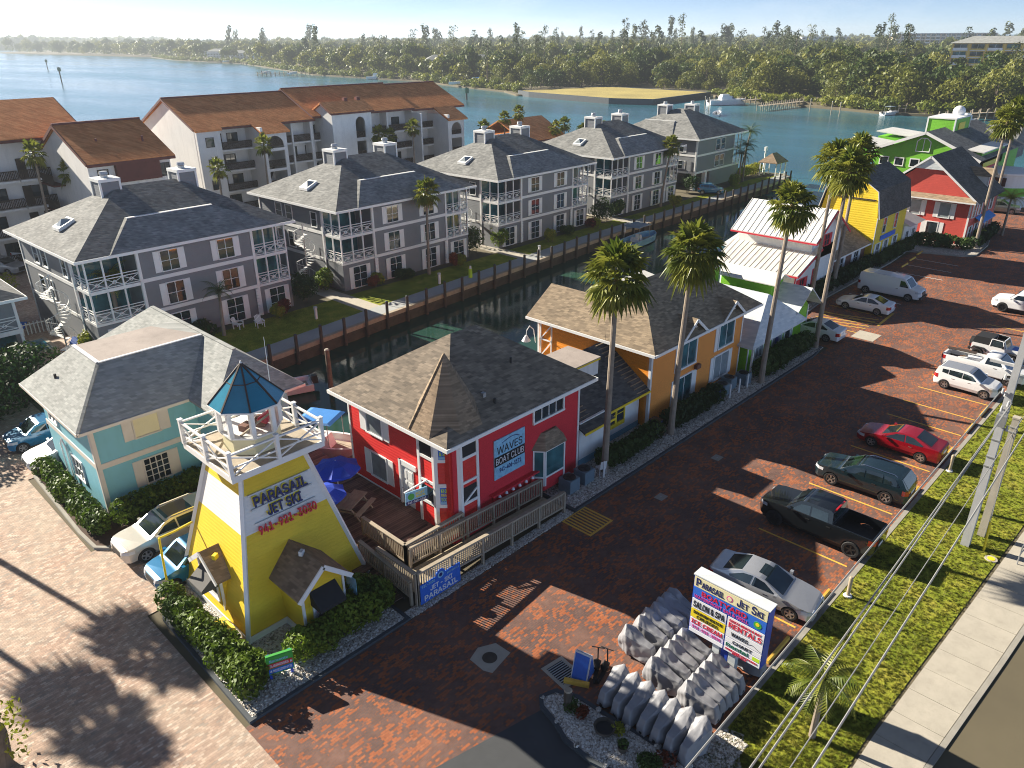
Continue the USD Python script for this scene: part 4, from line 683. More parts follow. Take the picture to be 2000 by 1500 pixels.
wb = W((18.75, 25.25), (20.0, 25.0)); obj('board', wb.bx(MB(), 0, 1.2, 2.3, 3.0, -.02, .02), K['sky_sign'], hs); obj('footer', wb.bx(MB(), 0, 1.2, 2.3, 2.5, .021, .026), K['ink_navy'], hs); obj('bracket', MB().beam(wb.P(-.05, 3.05, 0), wb.P(1.25, 3.35, 0), .07, .07), K['white_trim'], hs); obj('globe', MB().tube(wb.P(.3, 2.72, .02), wb.P(.3, 2.72, .03), .18, n=16), K['sign_green'], hs); text(hs, wb, .1, 2.36, .026, '941-312-6262', .1, K['sign_white'], maxw=1.0); text(hs, wb, .55, 2.75, .021, 'BOAT', .12, K['sign_yellow'], maxw=.5); text(hs, wb, .55, 2.58, .021, 'RENTAL', .11, K['sign_yellow'], maxw=.55)
rk = thing('rack', 'red wall rack of white-topped red poles under the boat club sign', 'rack')
obj('back_board', RS.bx(MB(), 2.7, 5.75, .9, 1.65, .003, .12), K['redwall'], rk); obj('top_shelf', RS.bx(MB(), 2.5, 6.0, 1.68, 1.76, .003, .3), K['redwall'], rk)
for k in range(6): q = obj('pole', MB().tube(RS.P(3.0+k*.5, .75, .3), RS.P(3.05+k*.5, 1.45, .2), .09, n=10), K['red'], rk); obj('cap', MB().tube(RS.P(3.05+k*.5, 1.45, .2), RS.P(3.06+k*.5, 1.58, .19), .1, .05, n=10), K['sign_white'], q)
# ================================================================ timber deck, stair and ramp
dk_ = thing('timber_deck', 'brown timber deck between the lighthouse and the red house', 'deck')
obj('deck_floor', MB().prism(unary_union([sbox(15.9, 24.85, 20.25, 36.4), sbox(17.2, 23.6, 23.4, 25.2), sbox(13.0, 31.2, 16, 36.4)]), DZ-.12, DZ), K['deck'], dk_)
o = MB(); [o.box(x-.1, x+.1, y-.1, y+.1, -2, DZ-.12) for x in (16.2, 18, 20) for y in (25, 30, 34.5, 36.2)]; obj('support_post', o, K['pile'], dk_)
def rail(par, p, q, h=1.05, gap=.13, cap=True, post=1.9):
    p, q = np.asarray(p, float), np.asarray(q, float); L = np.linalg.norm((q-p)[:2]); n = max(1, round(L/post))
    r = obj('railing', MB().beam(p+[0, 0, h], q+[0, 0, h], .19, .05).beam(p+[0, 0, h-.09], q+[0, 0, h-.09], .05, .1).beam(p+[0, 0, .12], q+[0, 0, .12], .05, .1), K['rail_wood'], par)
    for k in range(n+1): c = p+(q-p)*k/n; obj('post', MB().box(c[0]-.06, c[0]+.06, c[1]-.06, c[1]+.06, min(c[2], 0)-.02, c[2]+h-.03), K['rail_wood'], r)
    m = MB(); k_ = int(L/gap)
    for k in range(1, k_): c = p+(q-p)*k/k_; m.box(c[0]-.022, c[0]+.022, c[1]-.022, c[1]+.022, c[2]+.1, c[2]+h-.06)
    obj('baluster', m, K['rail_wood'], r, kind='stuff')
rp = thing('wheelchair_ramp', 'weathered timber ramp with railings along the red house', 'ramp')
obj('ramp_floor', MB().hull([(16.3, 22.9, .62), (26.2, 22.9, .15), (16.3, 21.6, .62), (26.2, 21.6, .15), (16.3, 22.9, .74), (26.2, 22.9, .27), (16.3, 21.6, .74), (26.2, 21.6, .27)]), K['rampwood'], rp) if 'rampwood' in K else None
K['rampwood'] = mat('pale_ramp_boards', (.4, .33, .22), .8, .18, 4)
nb = 62
for k in range(nb):
    xa = 16.25+k*10/nb; za = .74-.47*k/nb; obj('plank', MB().hull([(xa, y, za+dz) for y in (21.55, 22.95) for dz in (-.05, 0)]+[(xa+10/nb-.012, y, za-.47/nb+dz) for y in (21.55, 22.95) for dz in (-.05, 0)]), K['rampwood'], rp)
o = MB().box(16.2, 17.0, 21.6, 24.8, .62, .745); obj('landing', o, K['rampwood'], rp)
rail(rp, (16.2, 21.45, .74), (26.2, 21.45, .25)); rail(rp, (17.15, 23.1, .74), (26.2, 23.1, .3)); rail(rp, (16.15, 24.2, .75), (16.15, 21.45, .75))
rail(dk_, (17.1, 23.35, DZ), (17.1, 26.6, DZ)); rail(dk_, (17.1, 23.35, DZ), (20.7, 23.35, DZ))
st = thing('timber_stair', 'dark timber steps beside the lighthouse up to the deck', 'stair')
for k in range(5): obj('tread', MB().box(15.1-.0, 16.0, 22.3+k*.5, 22.82+k*.5, .1+k*.15, .15+k*.15), K['deck'], st)
rail(st, (16.02, 21.7, .3), (15.9, 25.2, DZ), h=1.0); rail(st, (15.05, 22.4, .2), (15.05, 24.6, DZ), h=.9) if False else None
obj('stringer', MB().hull([(16.0, 22.2, 0), (16.06, 22.2, 0), (16.0, 24.85, 0), (16.06, 24.85, 0), (16.0, 24.85, .75), (16.06, 24.85, .75), (16.0, 22.2, .15), (16.06, 22.2, .15)]), K['pile'], st)
fs = W((16.25, 21.36), (18.65, 21.34)); sg = thing('rail_sign', 'blue jet-ski parasail sign fixed to the ramp railing', 'sign')
pl = [(0, 0), (2.35, 0), (2.35, 1.05), (1.45, 1.05)]+[(1.18+.27*math.cos(a), 1.07+.24*math.sin(a)) for a in np.linspace(.2, math.pi-.2, 9)]+[(.9, 1.05), (0, 1.05)]
m_ = trimesh.creation.extrude_polygon(Polygon(pl), .04, engine='earcut'); M_ = fs.M(0, .1, .02); v = m_.vertices @ M_[:3, :3].T+M_[:3, 3]; obj('board', (v, m_.faces), K['sign_blue'], sg)
text(sg, fs, .55, .58, .062, 'JET - SKI', .24, K['sign_white'], maxw=1.3); text(sg, fs, .2, .2, .062, 'PARASAIL', .27, K['sign_white'], maxw=1.95); text(sg, fs, .08, .95, .062, '921-3030', .13, K['sky_sign'], maxw=.75); text(sg, fs, 1.55, .95, .062, 'BOAT RENTALS', .09, K['sky_sign'], maxw=.7)
obj('roundel', MB().tube(fs.P(1.18, 1.12, .062), fs.P(1.18, 1.12, .07), .17, n=20), K['sky_sign'], sg); obj('roundel_mark', MB().tube(fs.P(1.18, 1.12, .07), fs.P(1.18, 1.12, .074), .1, n=16), K['ink_navy'], sg)
def parasol(name, label, loc, r, h, m, n=8, drop=.42, group=None):
    t = thing(name, label, 'umbrella', group, loc)
    obj('pole', MB().tube((0, 0, 0), (0, 0, h), .03, n=8), K['white_trim'], t)
    ms = m if isinstance(m, list) else [m]
    for k in range(n):
        a, b = 2*math.pi*k/n, 2*math.pi*(k+1)/n; p = np.array([math.cos(a)*r, math.sin(a)*r, h-drop]); q = np.array([math.cos(b)*r, math.sin(b)*r, h-drop]); ap = np.array([0, 0, h]); mid = (p+q)/2*.97+np.array([0, 0, 0]); pm, qm = p*.5+ap*.5+[0, 0, .06], q*.5+ap*.5+[0, 0, .06]
        obj('panel', MB().add([p, mid-[0, 0, .0], q, qm, pm, ap, mid-[0, 0, .14], p-[0, 0, .13], q-[0, 0, .13]], [[0, 1, 4], [1, 3, 4], [1, 2, 3], [4, 3, 5], [7, 6, 1], [7, 1, 0], [6, 8, 2], [6, 2, 1]]), K[ms[k % len(ms)]], t)
    return t
parasol('umbrella', 'blue umbrella over a picnic table on the deck by the red house', (18.0, 29.95, DZ), 1.25, 2.5, 'umbrella'); parasol('umbrella', 'blue umbrella half hidden behind the lighthouse corner', (16.35, 28.6, DZ), 1.1, 2.3, 'umbrella')
def picnic(label, loc, rz):
    t = thing('picnic_table', label, 'picnic table', None, loc, rz)
    for k in range(5): obj('top_plank', MB().box(-.9, .9, -.38+k*.155, -.24+k*.155, .72, .76), K['rail_wood'], t)
    for s_ in (-1, 1):
        obj('bench_plank', MB().box(-.9, .9, s_*.72-.14, s_*.72+.14, .43, .47), K['rail_wood'], t)
        obj('leg_frame', MB().beam((s_*.65, -.75, 0), (s_*.65, -.2, .72), .09, .05).beam((s_*.65, .75, 0), (s_*.65, .2, .72), .09, .05).beam((s_*.65, -.85, .41), (s_*.65, .85, .41), .05, .09), K['rail_wood'], t)
picnic('wooden picnic table in the umbrella shade on the deck', (17.9, 28.6, DZ), 25)
# ================================================================ white and blue annex
def annex():
    t = thing('annex', 'low white and blue annex with black roof between the red and orange houses', 'annex')
    x0, x1, y0, y1, ze, zp = 30.3, 36.9, 24.3, 30.3, 2.75, 5.05
    obj('wall', MB().box(x0, x1, y0, y1, .5, ze).box(30.2, 32.6, 23.75, y0, .55, 2.95).hull([(x1-.05, y0, ze-.02), (x1-.05, y1, ze-.02), (x1-.05, 27.3, zp-.1), (x1, y0, ze-.02), (x1, y1, ze-.02), (x1, 27.3, zp-.1)]), K['white'], t); obj('plinth', MB().box(x0-.02, x1+.02, y0-.02, y1, -.05, .5).box(30.18, 32.62, 23.73, y0, -.05, .55), K['bluebase'], t)
    S = W((x0, y0), (x1, y0))
    obj('yellow_panel', S.bx(MB(), 2.75, 5.1, .9, ze-.1, .003, .03), K['gold'], t); window(t, S, 3.15, 4.0, 1.25, 2.35, 1, 2, fr='gold', d=.03); window(t, S, 4.15, 4.9, 1.25, 2.35, 1, 2, fr='gold', d=.03)
    S2 = W((30.2, 23.75), (32.6, 23.75)); s_ = obj('notice_board', S2.bx(MB(), .25, 2.2, 2.05, 2.6, .003, .03), K['sign_white'], t); obj('notice_strip', S2.bx(MB(), .75, 2.15, 2.22, 2.5, .031, .036), K['sign_blue'], s_); obj('roundel', MB().tube(S2.P(.5, 2.36, .03), S2.P(.5, 2.36, .037), .2, n=18), K['sign_blue'], s_); obj('yellow_stripe', S2.bx(MB(), .3, 2.15, 2.08, 2.13, .031, .036), K['sign_yellow'], s_)
    r = MB()
    for sgn in (-1, 1): ye = 23.7 if sgn < 0 else 30.9; r.hull([(30.0, ye, 2.62), (37.15, ye, 2.62), (30.0, 27.3, zp), (37.15, 27.3, zp), (30.0, ye, 2.74), (37.15, ye, 2.74), (30.0, 27.3, zp+.12), (37.15, 27.3, zp+.12)])
    rf = obj('roof', r, K['shingle_black'], t); obj('porch_roof', MB().hull([(30.0, 23.2, 2.5), (32.8, 23.2, 2.5), (30.0, 24.4, 3.1), (32.8, 24.4, 3.1), (30.0, 23.2, 2.6), (32.8, 23.2, 2.6), (30.0, 24.4, 3.2), (32.8, 24.4, 3.2)]), K['shingle_black'], rf)
    o = MB().beam((30.0, 23.15, 2.52), (32.8, 23.15, 2.52), .05, .14).beam((32.8, 23.66, 2.64), (37.15, 23.66, 2.64), .05, .14); obj('fascia', o, K['gold'], t)
    # courses of battens near both verges
    q = MB()
    for k in range(14):
        f = (k+.5)/14; y = 23.7+f*3.6; z = 2.76+f*(zp-2.62)
        q.beam((30.6, y, z), (31.5, y, z), .05, .05).beam((35.9, y, z), (37.1, y, z), .05, .05)
    obj('batten', q, K['shingle_tan'], rf)
    bx_ = obj('roof_box', MB().box(32.0, 34.3, 25.7, 28.1, 4.2, 5.25), K['white'], t); obj('box_lid', MB().box(31.9, 34.4, 25.6, 28.2, 5.25, 5.31), K['flatroof'], bx_); obj('box_trim', MB().box(31.92, 34.38, 25.62, 25.69, 5.12, 5.25).box(34.31, 34.37, 25.69, 28.15, 5.12, 5.25), K['gold'], bx_)
K['bluebase'] = mat('blue_base_paint', (.12, .3, .42), .6, .1)
annex()
# ================================================================ orange house
def orange():
    t = thing('orange_house', 'orange two-storey house with brown hip roof and two gabled dormers', 'shop house')
    x0, x1, y0, y1, ze = 37.15, 48.75, 23.75, 31.2, 5.2
    obj('street_wall', MB().box(x0, x1, y0, y0+.3, 0, ze), K['orange_flat'], t); obj('wall', MB().box(x0, x1, y0+.3, 33.2, 0, ze), K['orange'], t)
    S = W((x0, y0), (x1, y0)); Wt = W((x0, 33.2), (x0, y0))
    o = MB(); S.bx(o, 0, .14, 0, ze, .003, .04); S.bx(o, S.L-.14, S.L, 0, ze, .003, .04); Wt.bx(o, 0, .14, 0, ze, .003, .04); Wt.bx(o, Wt.L-.14, Wt.L+.04, 0, ze, .003, .045); obj('corner_board', o, K['white_trim'], t)
    lad = MB(); Wt.bx(lad, .25, .33, 2.4, ze-.1, .01, .09); Wt.bx(lad, 1.25, 1.33, 2.4, ze-.1, .01, .09)
    for z in (2.45, 3.75, 5.0): Wt.bx(lad, .25, 1.33, z, z+.09, .01, .095)
    Wt.beam(lad, .3, 2.5, 1.3, 3.75, .05, .08, .06); Wt.beam(lad, .3, 3.8, 1.3, 5.0, .05, .08, .06); obj('lattice', lad, K['white_trim'], t)
    for c in (4.3, 9.3):
        window(t, S, c-1.0, c+.95, 3.1, 5.1, 2, 1, fw=.13, pane='glass_teal', name='window'); o = MB(); S.bx(o, c-1.55, c-1.16, 2.95, 5.0, .003, .05); obj('shutter', o, K['white_trim'], t)
        d_ = obj('dormer', MB().hull([(x0+c-1.35, y0-.05, 5.1), (x0+c+1.35, y0-.05, 5.1), (x0+c, y0-.05, 6.3), (x0+c-1.35, y0+.5, 5.1), (x0+c+1.35, y0+.5, 5.1), (x0+c, y0+2.2, 6.3)]), K['wood_dark'], t)
        r = MB(); [r.hull([(x0+c, y0-.5, 6.38), (x0+c+s*1.6, y0-.5, 5.12), (x0+c, y0+2.3, 6.38), (x0+c+s*1.6, y0+.2, 5.12), (x0+c, y0-.5, 6.46), (x0+c+s*1.6, y0-.5, 5.2), (x0+c, y0+2.3, 6.46), (x0+c+s*1.6, y0+.2, 5.2)]) for s in (-1, 1)]; obj('dormer_roof', r, K['shingle_tan'], d_)
        o = MB(); [o.beam((x0+c, y0-.52, 6.36), (x0+c+s*1.62, y0-.52, 5.1), .05, .18).beam((x0+c, y0-.1, 6.1), (x0+c+s*1.3, y0-.1, 5.1), .05, .16) for s in (-1, 1)]; S.bx(o, c-1.3, c+1.3, 5.2, 5.34, .06, .12); obj('barge_board', o, K['white_trim'], d_)
    window(t, S, 8.0, 9.9, .75, 2.5, 2, 1, sh=.4, fw=.12, pane='curtain'); window(t, S, 3.2, 5.0, .2, 2.35, 2, 1, sh=.5, fw=.12, pane='glass_teal', name='door_window', sill=False)
    obj('door_light', MB().obox(S.P(5.5, 2.65, .15), (.5, .25, .3)), K['brownwall'], t)
    rf = obj('roof', roofs(MB(), 36.65, 50.4, 23.2, 31.6, 5.3, 8.35, 41.0, 45.9, 27.4, 27.4), K['shingle_orange'], t)
    obj('wing_roof', roofs(MB(), 36.62, 42.0, 27.0, 33.9, 5.3, 7.1, 39.3, 39.32, 28.8, 33.88), K['shingle_orange'], rf)
    o = MB().beam((36.63, 23.2, 5.24), (36.63, 33.9, 5.24), .06, .18).beam((36.65, 23.17, 5.24), (50.4, 23.17, 5.24), .06, .18); obj('fascia', o, K['white_trim'], t)
    obj('ridge_vent', MB().beam((40.6, 29.3, 7.35), (41.3, 28.0, 8.1), .18, .12), K['white_trim'], rf)
    lp = obj('gooseneck_lamp', MB().path([(37.0, 33.3, 3.4), (36.9, 33.4, 4.4), (36.6, 33.5, 4.7), (36.3, 33.5, 4.45), (36.25, 33.5, 4.1)], .03, 6).tube((36.25, 33.5, 4.1), (36.25, 33.5, 3.7), .08, .32, 14), K['white_trim'], t)
K['shingle_orange'] = shingle('sandy_brown_shingle', (.15, .115, .08), (.3, .23, .155), patch=.12)
orange()
# ================================================================ lime house
def limehouse():
    t = thing('lime_house', 'lime green shop with pale blue metal roofs and a small cupola', 'shop house')
    obj('wall', MB().box(49.2, 56.6, 23.3, 33.5, 0, 2.5).box(56.6, 60.6, 23.9, 33.5, 0, 2.6), K['lime'], t)
    S = W((49.2, 23.3), (56.6, 23.3)); S2 = W((56.6, 23.9), (60.6, 23.9))
    for a0, a1 in ((1.2, 2.3), (3.9, 5.4)): window(t, S, a0, a1, .9, 2.0, 2, 1, sh=.0, fw=.12, pane='curtain')
    window(t, S, 6.0, 6.9, .5, 2.1, 1, 1, fw=.14, pane='glass'); rd_ = obj('round_emblem', MB().tube(S.P(4.65, 1.45, .03), S.P(4.65, 1.45, .06), .28, n=20), K['ink_navy'], t)
    o = MB(); S.bx(o, -.02, .1, 0, 2.5, .003, .05); S.bx(o, 7.2, 7.4, 0, 2.5, .003, .05); S2.bx(o, 3.85, 4.0, 0, 2.6, .003, .05); obj('corner_board', o, K['white_trim'], t)
    o = MB(); [o.box(x-.07, x+.07, 22.72, 22.86, 0, 2.4) for x in (49.0,)]; obj('porch_post', o, K['white_trim'], t)
    a = roofs(MB(), 48.3, 57.2, 22.5, 34.2, 2.55, 4.75, 54.2, 54.4, 24.6, 33.0)
    rf = obj('roof', a, K['bluemetal'], t)
    b = MB(); [b.hull([(58.4, 22.9, 4.6), (58.4, 34, 4.6), (58.4+s*2.5, 22.9, 2.75), (58.4+s*2.5, 34, 2.75), (58.4, 22.9, 4.7), (58.4, 34, 4.7), (58.4+s*2.5, 22.9, 2.85), (58.4+s*2.5, 34, 2.85)]) for s in (-1, 1)]; obj('gable_roof', b, K['bluemetal'], rf)
    obj('gable_wall', MB().hull([(56.7, 23.9, 2.58), (60.5, 23.9, 2.58), (58.4, 23.9, 4.5), (56.7, 24, 2.58), (60.5, 24, 2.58), (58.4, 24, 4.5)]), K['lime'], t)
    m = obj('monitor', MB().box(56.6, 58.6, 25.5, 30.0, 3.6, 5.0), K['lime'], t); obj('monitor_roof', MB().hull([(57.6, 25.0, 5.5), (57.6, 30.6, 5.5), (56.2, 25.0, 4.85), (56.2, 30.6, 4.85), (57.6, 25, 5.58), (57.6, 30.6, 5.58), (56.2, 25, 4.93), (56.2, 30.6, 4.93)]).hull([(57.6, 25.0, 5.5), (57.6, 30.6, 5.5), (59.0, 25.0, 4.85), (59.0, 30.6, 4.85), (57.6, 25, 5.58), (57.6, 30.6, 5.58), (59.0, 25, 4.93), (59.0, 30.6, 4.93)]), K['whitemetal'], m); obj('monitor_gable', MB().hull([(56.6, 25.49, 4.9), (58.6, 25.49, 4.9), (57.6, 25.49, 5.45), (56.6, 25.5, 4.9), (58.6, 25.5, 4.9), (57.6, 25.5, 5.45)]), K['white_trim'], m)
    c = obj('cupola', MB().box(54.4, 56.0, 29.9, 31.5, 4.0, 5.7), K['lime'], t); obj('cupola_roof', MB().box(54.2, 56.2, 29.7, 31.7, 5.7, 5.85).hull([(54.25, 29.75, 5.85), (56.15, 29.75, 5.85), (54.25, 31.65, 5.85), (56.15, 31.65, 5.85), (55, 30.5, 6.2), (55.4, 30.9, 6.2)]), K['whitemetal'], c); o = MB(); [o.box(x-.07, x+.07, y-.07, y+.07, 4, 5.69) for x in (54.4, 56.0) for y in (29.9, 31.5)]; obj('cupola_trim', o, K['white_trim'], c)
    obj('rear_roof', MB().hull([(49.5, 33.5, 2.7), (57, 33.5, 2.7), (49.5, 38, 3.4), (57, 38, 3.4), (49.5, 33.5, 2.8), (57, 33.5, 2.8), (49.5, 38, 3.5), (57, 38, 3.5)]), K['whitemetal'], rf)
limehouse()
# ================================================================ restaurant, brown annex, yellow barn, red gable house, green hall
def gable_x(mb, x0, x1, yl, yc, yr, zl, zp, zr, th=.12):   # ridge along x
    mb.hull([(x, y, z+d) for x in (x0, x1) for y, z in ((yl, zl), (yc, zp)) for d in (0, th)]); return mb.hull([(x, y, z+d) for x in (x0, x1) for y, z in ((yr, zr), (yc, zp)) for d in (0, th)])
def seams(par, p00, p10, p01, p11, n, m='white_trim'):
    p00, p10, p01, p11 = [np.array(p, float) for p in (p00, p10, p01, p11)]
    for k in range(n+1): f = k/n; obj('seam', MB().beam(p00+(p10-p00)*f+[0, 0, .02], p01+(p11-p01)*f+[0, 0, .02], .05, .05), K[m], par)
def restaurant():
    t = thing('restaurant', 'white restaurant with red trims and rusty white metal roofs', 'restaurant')
    y0, y1 = 27.6, 35.0
    obj('wall', MB().hull([(x, y, z) for y in (y0, y1) for x, z in ((65.8, 0), (74.5, 0), (65.8, 3.3), (70, 4.9), (74.5, 4.9))]).hull([(x, y, z) for y in (y0, y1) for x, z in ((68.6, 3.8), (75, 3.8), (68.6, 6.0), (71.6, 8.0), (75, 5.9))]), K['white'], t)
    S = W((65.8, y0), (75, y0)); Wt = W((68.6, y1), (68.6, y0))
    r = MB().hull([(65.0, 27.0, 3.25), (65.0, 35.5, 3.25), (69.6, 27.0, 5.0), (69.6, 35.5, 5.0), (65.0, 27.0, 3.35), (65.0, 35.5, 3.35), (69.6, 27.0, 5.1), (69.6, 35.5, 5.1)]); rf = obj('lower_roof', r, K['rustmetal'], t); seams(rf, (65, 27.05, 3.35), (65, 35.45, 3.35), (69.6, 27.05, 5.1), (69.6, 35.45, 5.1), 16)
    r = MB(); r.hull([(67.8, 26.9, 5.75), (67.8, 35.5, 5.75), (71.5, 26.9, 8.2), (71.5, 35.5, 8.2), (67.8, 26.9, 5.85), (67.8, 35.5, 5.85), (71.5, 26.9, 8.3), (71.5, 35.5, 8.3)]); r.hull([(75.4, 26.9, 5.65), (75.4, 35.5, 5.65), (71.5, 26.9, 8.2), (71.5, 35.5, 8.2), (75.4, 26.9, 5.75), (75.4, 35.5, 5.75), (71.5, 26.9, 8.3), (71.5, 35.5, 8.3)]); rf = obj('upper_roof', r, K['whitemetal'], t); seams(rf, (67.8, 26.95, 5.85), (67.8, 35.45, 5.85), (71.5, 26.95, 8.3), (71.5, 35.45, 8.3), 15)
    o = MB().beam((67.75, 26.9, 5.72), (67.75, 35.5, 5.72), .05, .14).beam((65, 26.96, 3.22), (69.6, 26.96, 4.97), .05, .16).beam((67.8, 26.86, 5.7), (71.5, 26.86, 8.17), .05, .18).beam((71.5, 26.86, 8.17), (75.4, 26.86, 5.62), .05, .18).beam((64.96, 27, 3.22), (64.96, 35.5, 3.22), .05, .14); S.bx(o, 0, .16, 0, 3.2, .003, .08); obj('trim', o, K['redwall'], t)
    for a, z0, z1, shut in ((1.1, 1.2, 2.5, .55), (3.8, 1.3, 2.9, 0), (5.4, 4.9, 5.9, .5)): window(t, S, a, a+1.0, z0, z1, 2, 2, fr='redwall', sh=shut, shm='redwall')
    obj('pier_roof', MB().hull([(71, 35.2, 3.0), (80.5, 38.2, 3.0), (71.6, 38.4, 3.0), (81.4, 40.4, 3.0), (71, 35.2, 3.12), (80.5, 38.2, 3.12), (71.6, 38.4, 3.12), (81.4, 40.4, 3.12)]), K['whitemetal'], t)
    dck = obj('pier_deck', MB().box(60, 80, 34.7, 40, -.1, .15), K['rampwood'], t); o = MB(); [o.tube((x, y, -2), (x, y, 3.0 if x > 71 else .1), .12, n=8) for x in (61, 66, 72, 79) for y in (36, 39.6)]; obj('pier_pile', o, K['pile'], dck)
restaurant()
for i, (x, y, m, d) in enumerate([(63.6, 36.3, ['sunshade', 'sign_white'], 'pink and white umbrella on the restaurant pier nearest the green cupola'), (66.0, 37.6, ['sunshade', 'cream_paint'], 'peach umbrella on the restaurant pier beside the white roof'), (61.8, 35.6, ['sky_sign', 'sign_white'], 'blue and white umbrella on the restaurant pier'), (60.2, 36.8, ['sunshade', 'sign_white'], 'pink umbrella at the near end of the restaurant pier')]): parasol('pier_umbrella', d, (x, y, .15), 1.35, 2.5, m)
def brown():
    t = thing('brown_annex', 'low brown brick shop with dark roof and white shuttered windows', 'shop house')
    obj('wall', MB().box(75.6, 84.9, 28.4, 34, 0, 2.5), K['brownwall'], t); S = W((75.6, 28.4), (84.9, 28.4))
    for a in (2.2, 6.2): window(t, S, a, a+1.2, .8, 2.1, 2, 2, sh=.5)
    r = MB(); gable_x(r, 75.2, 84.95, 27.9, 31.5, 35, 2.5, 4.6, 2.5); obj('roof', r, K['shingle_brown'], t); o = MB().beam((75.2, 27.86, 2.5), (84.95, 27.86, 2.5), .05, .15); obj('fascia', o, K['white_trim'], t)
brown()
def yellow():
    t = thing('yellow_barn_house', 'yellow gambrel-roofed house with dark shingles beside the brown shop', 'shop house')
    prof = [(27.75, 0), (27.75, 5.2), (28.15, 7.95), (30.8, 9.6), (33.45, 7.95), (33.95, 5.2), (33.95, 0)]
    obj('gable_wall', MB().hull([(x, y, z) for x in (85, 85.35) for y, z in prof]), K['gold'], t); obj('wall', MB().box(85.3, 94.2, 27.75, 33.9, 0, 5.2), K['gold'], t)
    r = MB()
    for (a, b) in (((27.45, 5.15), (28.05, 8.0)), ((28.05, 8.0), (30.8, 9.72)), ((30.8, 9.72), (33.55, 8.0)), ((33.55, 8.0), (34.25, 5.15))): r.hull([(x, y, z+d) for x in (84.8, 94.4) for y, z in (a, b) for d in (0, .1)])
    obj('roof', r, K['shingle_brownblack'], t)
    o = MB()
    for (a, b) in (((27.45, 5.15), (28.05, 8.0)), ((28.05, 8.0), (30.8, 9.72)), ((30.8, 9.72), (33.55, 8.0)), ((33.55, 8.0), (34.25, 5.15))): o.beam((84.78, *a), (84.78, *b), .06, .16, up=(1, 0, 0))
    obj('barge_board', o, K['white_trim'], t); obj('trim_band', MB().box(84.93, 85.0, 28.2, 32.6, 7.0, 7.12), K['wood_dark'], t)
    S = W((85, 27.75), (94.2, 27.75))
    for a in (2.2, 5.6): window(t, S, a, a+.8, 3.3, 4.9, 1, 2); 
    for a in (1.2, 3.6, 6.4): window(t, S, a, a+.9, .7, 2.2, 2, 2, sh=.35)
    obj('shop_sign', S.bx(MB(), 2.0, 6.5, 2.45, 3.0, .003, .07), K['sign_blue'], t); o = MB(); S.bx(o, 0, .12, 0, 5.2, .003, .06); obj('corner_board', o, K['white_trim'], t)
    p = obj('white_annex', MB().box(94.2, 99.0, 27.6, 33, 0, 3.0), K['white'], t); obj('annex_roof', MB().hull([(94.2, 26.9, 2.9), (99.3, 26.9, 2.9), (94.2, 34, 2.9), (99.3, 34, 2.9), (95, 30.5, 4.4), (98, 30.5, 4.4)]), K['whitemetal'], p); S3 = W((94.2, 27.6), (99, 27.6)); [window(t, S3, a, a+.9, .8, 2.1, 2, 2, sh=.3) for a in (.8, 2.9)]
K['shingle_brownblack'] = shingle('dark_brown_shingle', (.06, .055, .05), (.13, .12, .11))
yellow()
def red2():
    t = thing('red_gable_house', 'brick red gabled house with dark roof and white shutters farther up the street', 'shop house')
    x0, x1, y0, y1, ze = 101.5, 112.5, 22.9, 33.5, 5.2
    obj('wall', MB().box(x0, x1, y0, y1, 0, ze).hull([(x, y, z) for x in (x0, x1) for y, z in ((22.9, ze), (33.5, ze), (28.3, 9.6))]), K['redgable'], t)
    Wt = W((x0, y1), (x0, y0)); S = W((x0, y0), (x1, y0))
    r = MB(); gable_x(r, x0-.35, x1+.4, 22.2, 28.3, 34.4, 5.0, 9.8, 5.0); rf = obj('roof', r, K['shingle_brownblack'], t)
    obj('pent_roof', MB().hull([(x0, 22.6, 5.6), (x0, 34.0, 5.6), (x0-.75, 22.4, 5.1), (x0-.75, 34.2, 5.1), (x0, 22.6, 5.0), (x0, 34, 5.0)]), K['shingle_tan'], t)
    o = MB().beam((x0-.37, 22.2, 5.0), (x0-.37, 28.3, 9.82), .06, .22).beam((x0-.37, 28.3, 9.82), (x0-.37, 34.4, 5.0), .06, .22).beam((x0-.78, 22.4, 5.06), (x0-.78, 34.2, 5.06), .05, .14); Wt.bx(o, Wt.L-.2, Wt.L, 0, 5.0, .003, .06); obj('barge_board', o, K['white_trim'], t)
    obj('gable_peak', MB().hull([(x0-.25, 26.5, 8.4), (x0-.25, 30.1, 8.4), (x0-.25, 28.3, 9.75), (x0-.02, 26.5, 8.4), (x0-.02, 30.1, 8.4), (x0-.02, 28.3, 9.75)]), K['bluemetal'], t)
    for a in (3.9, 7.2): window(t, Wt, a, a+1.2, 3.0, 4.7, 1, 1, sh=.5, pane='curtain')
    window(t, Wt, 6.2, 7.4, .6, 2.3, 1, 1, sh=.55, fw=.1)
    for a in (1.0, 3.4, 5.8, 8.2): window(t, S, a, a+.9, 3.2, 4.7, 1, 2, sh=.35); window(t, S, a, a+.9, .6, 2.1, 1, 2, sh=.35)
    obj('awning', MB().hull([(104, 22.88, 3.0), (110, 22.88, 3.0), (104, 22.0, 2.5), (110, 22.0, 2.5), (104, 22, 2.35), (110, 22, 2.35)]), K['bluetarp'], t)
    d = obj('dormer', MB().box(108.3, 110.3, 23.4, 25.6, 6.0, 7.3), K['redgable'], t); obj('dormer_roof', MB().hull([(108, 23, 7.2), (110.6, 23, 7.2), (109.3, 23, 8.1), (108, 26.2, 7.2), (110.6, 26.2, 7.2), (109.3, 26.6, 8.1)]), K['shingle_tan'], d); obj('dormer_trim', MB().box(108.22, 108.3, 23.36, 25.6, 6.0, 7.2).box(108.22, 108.4, 23.3, 23.4, 6, 7.2), K['white_trim'], d)
red2()
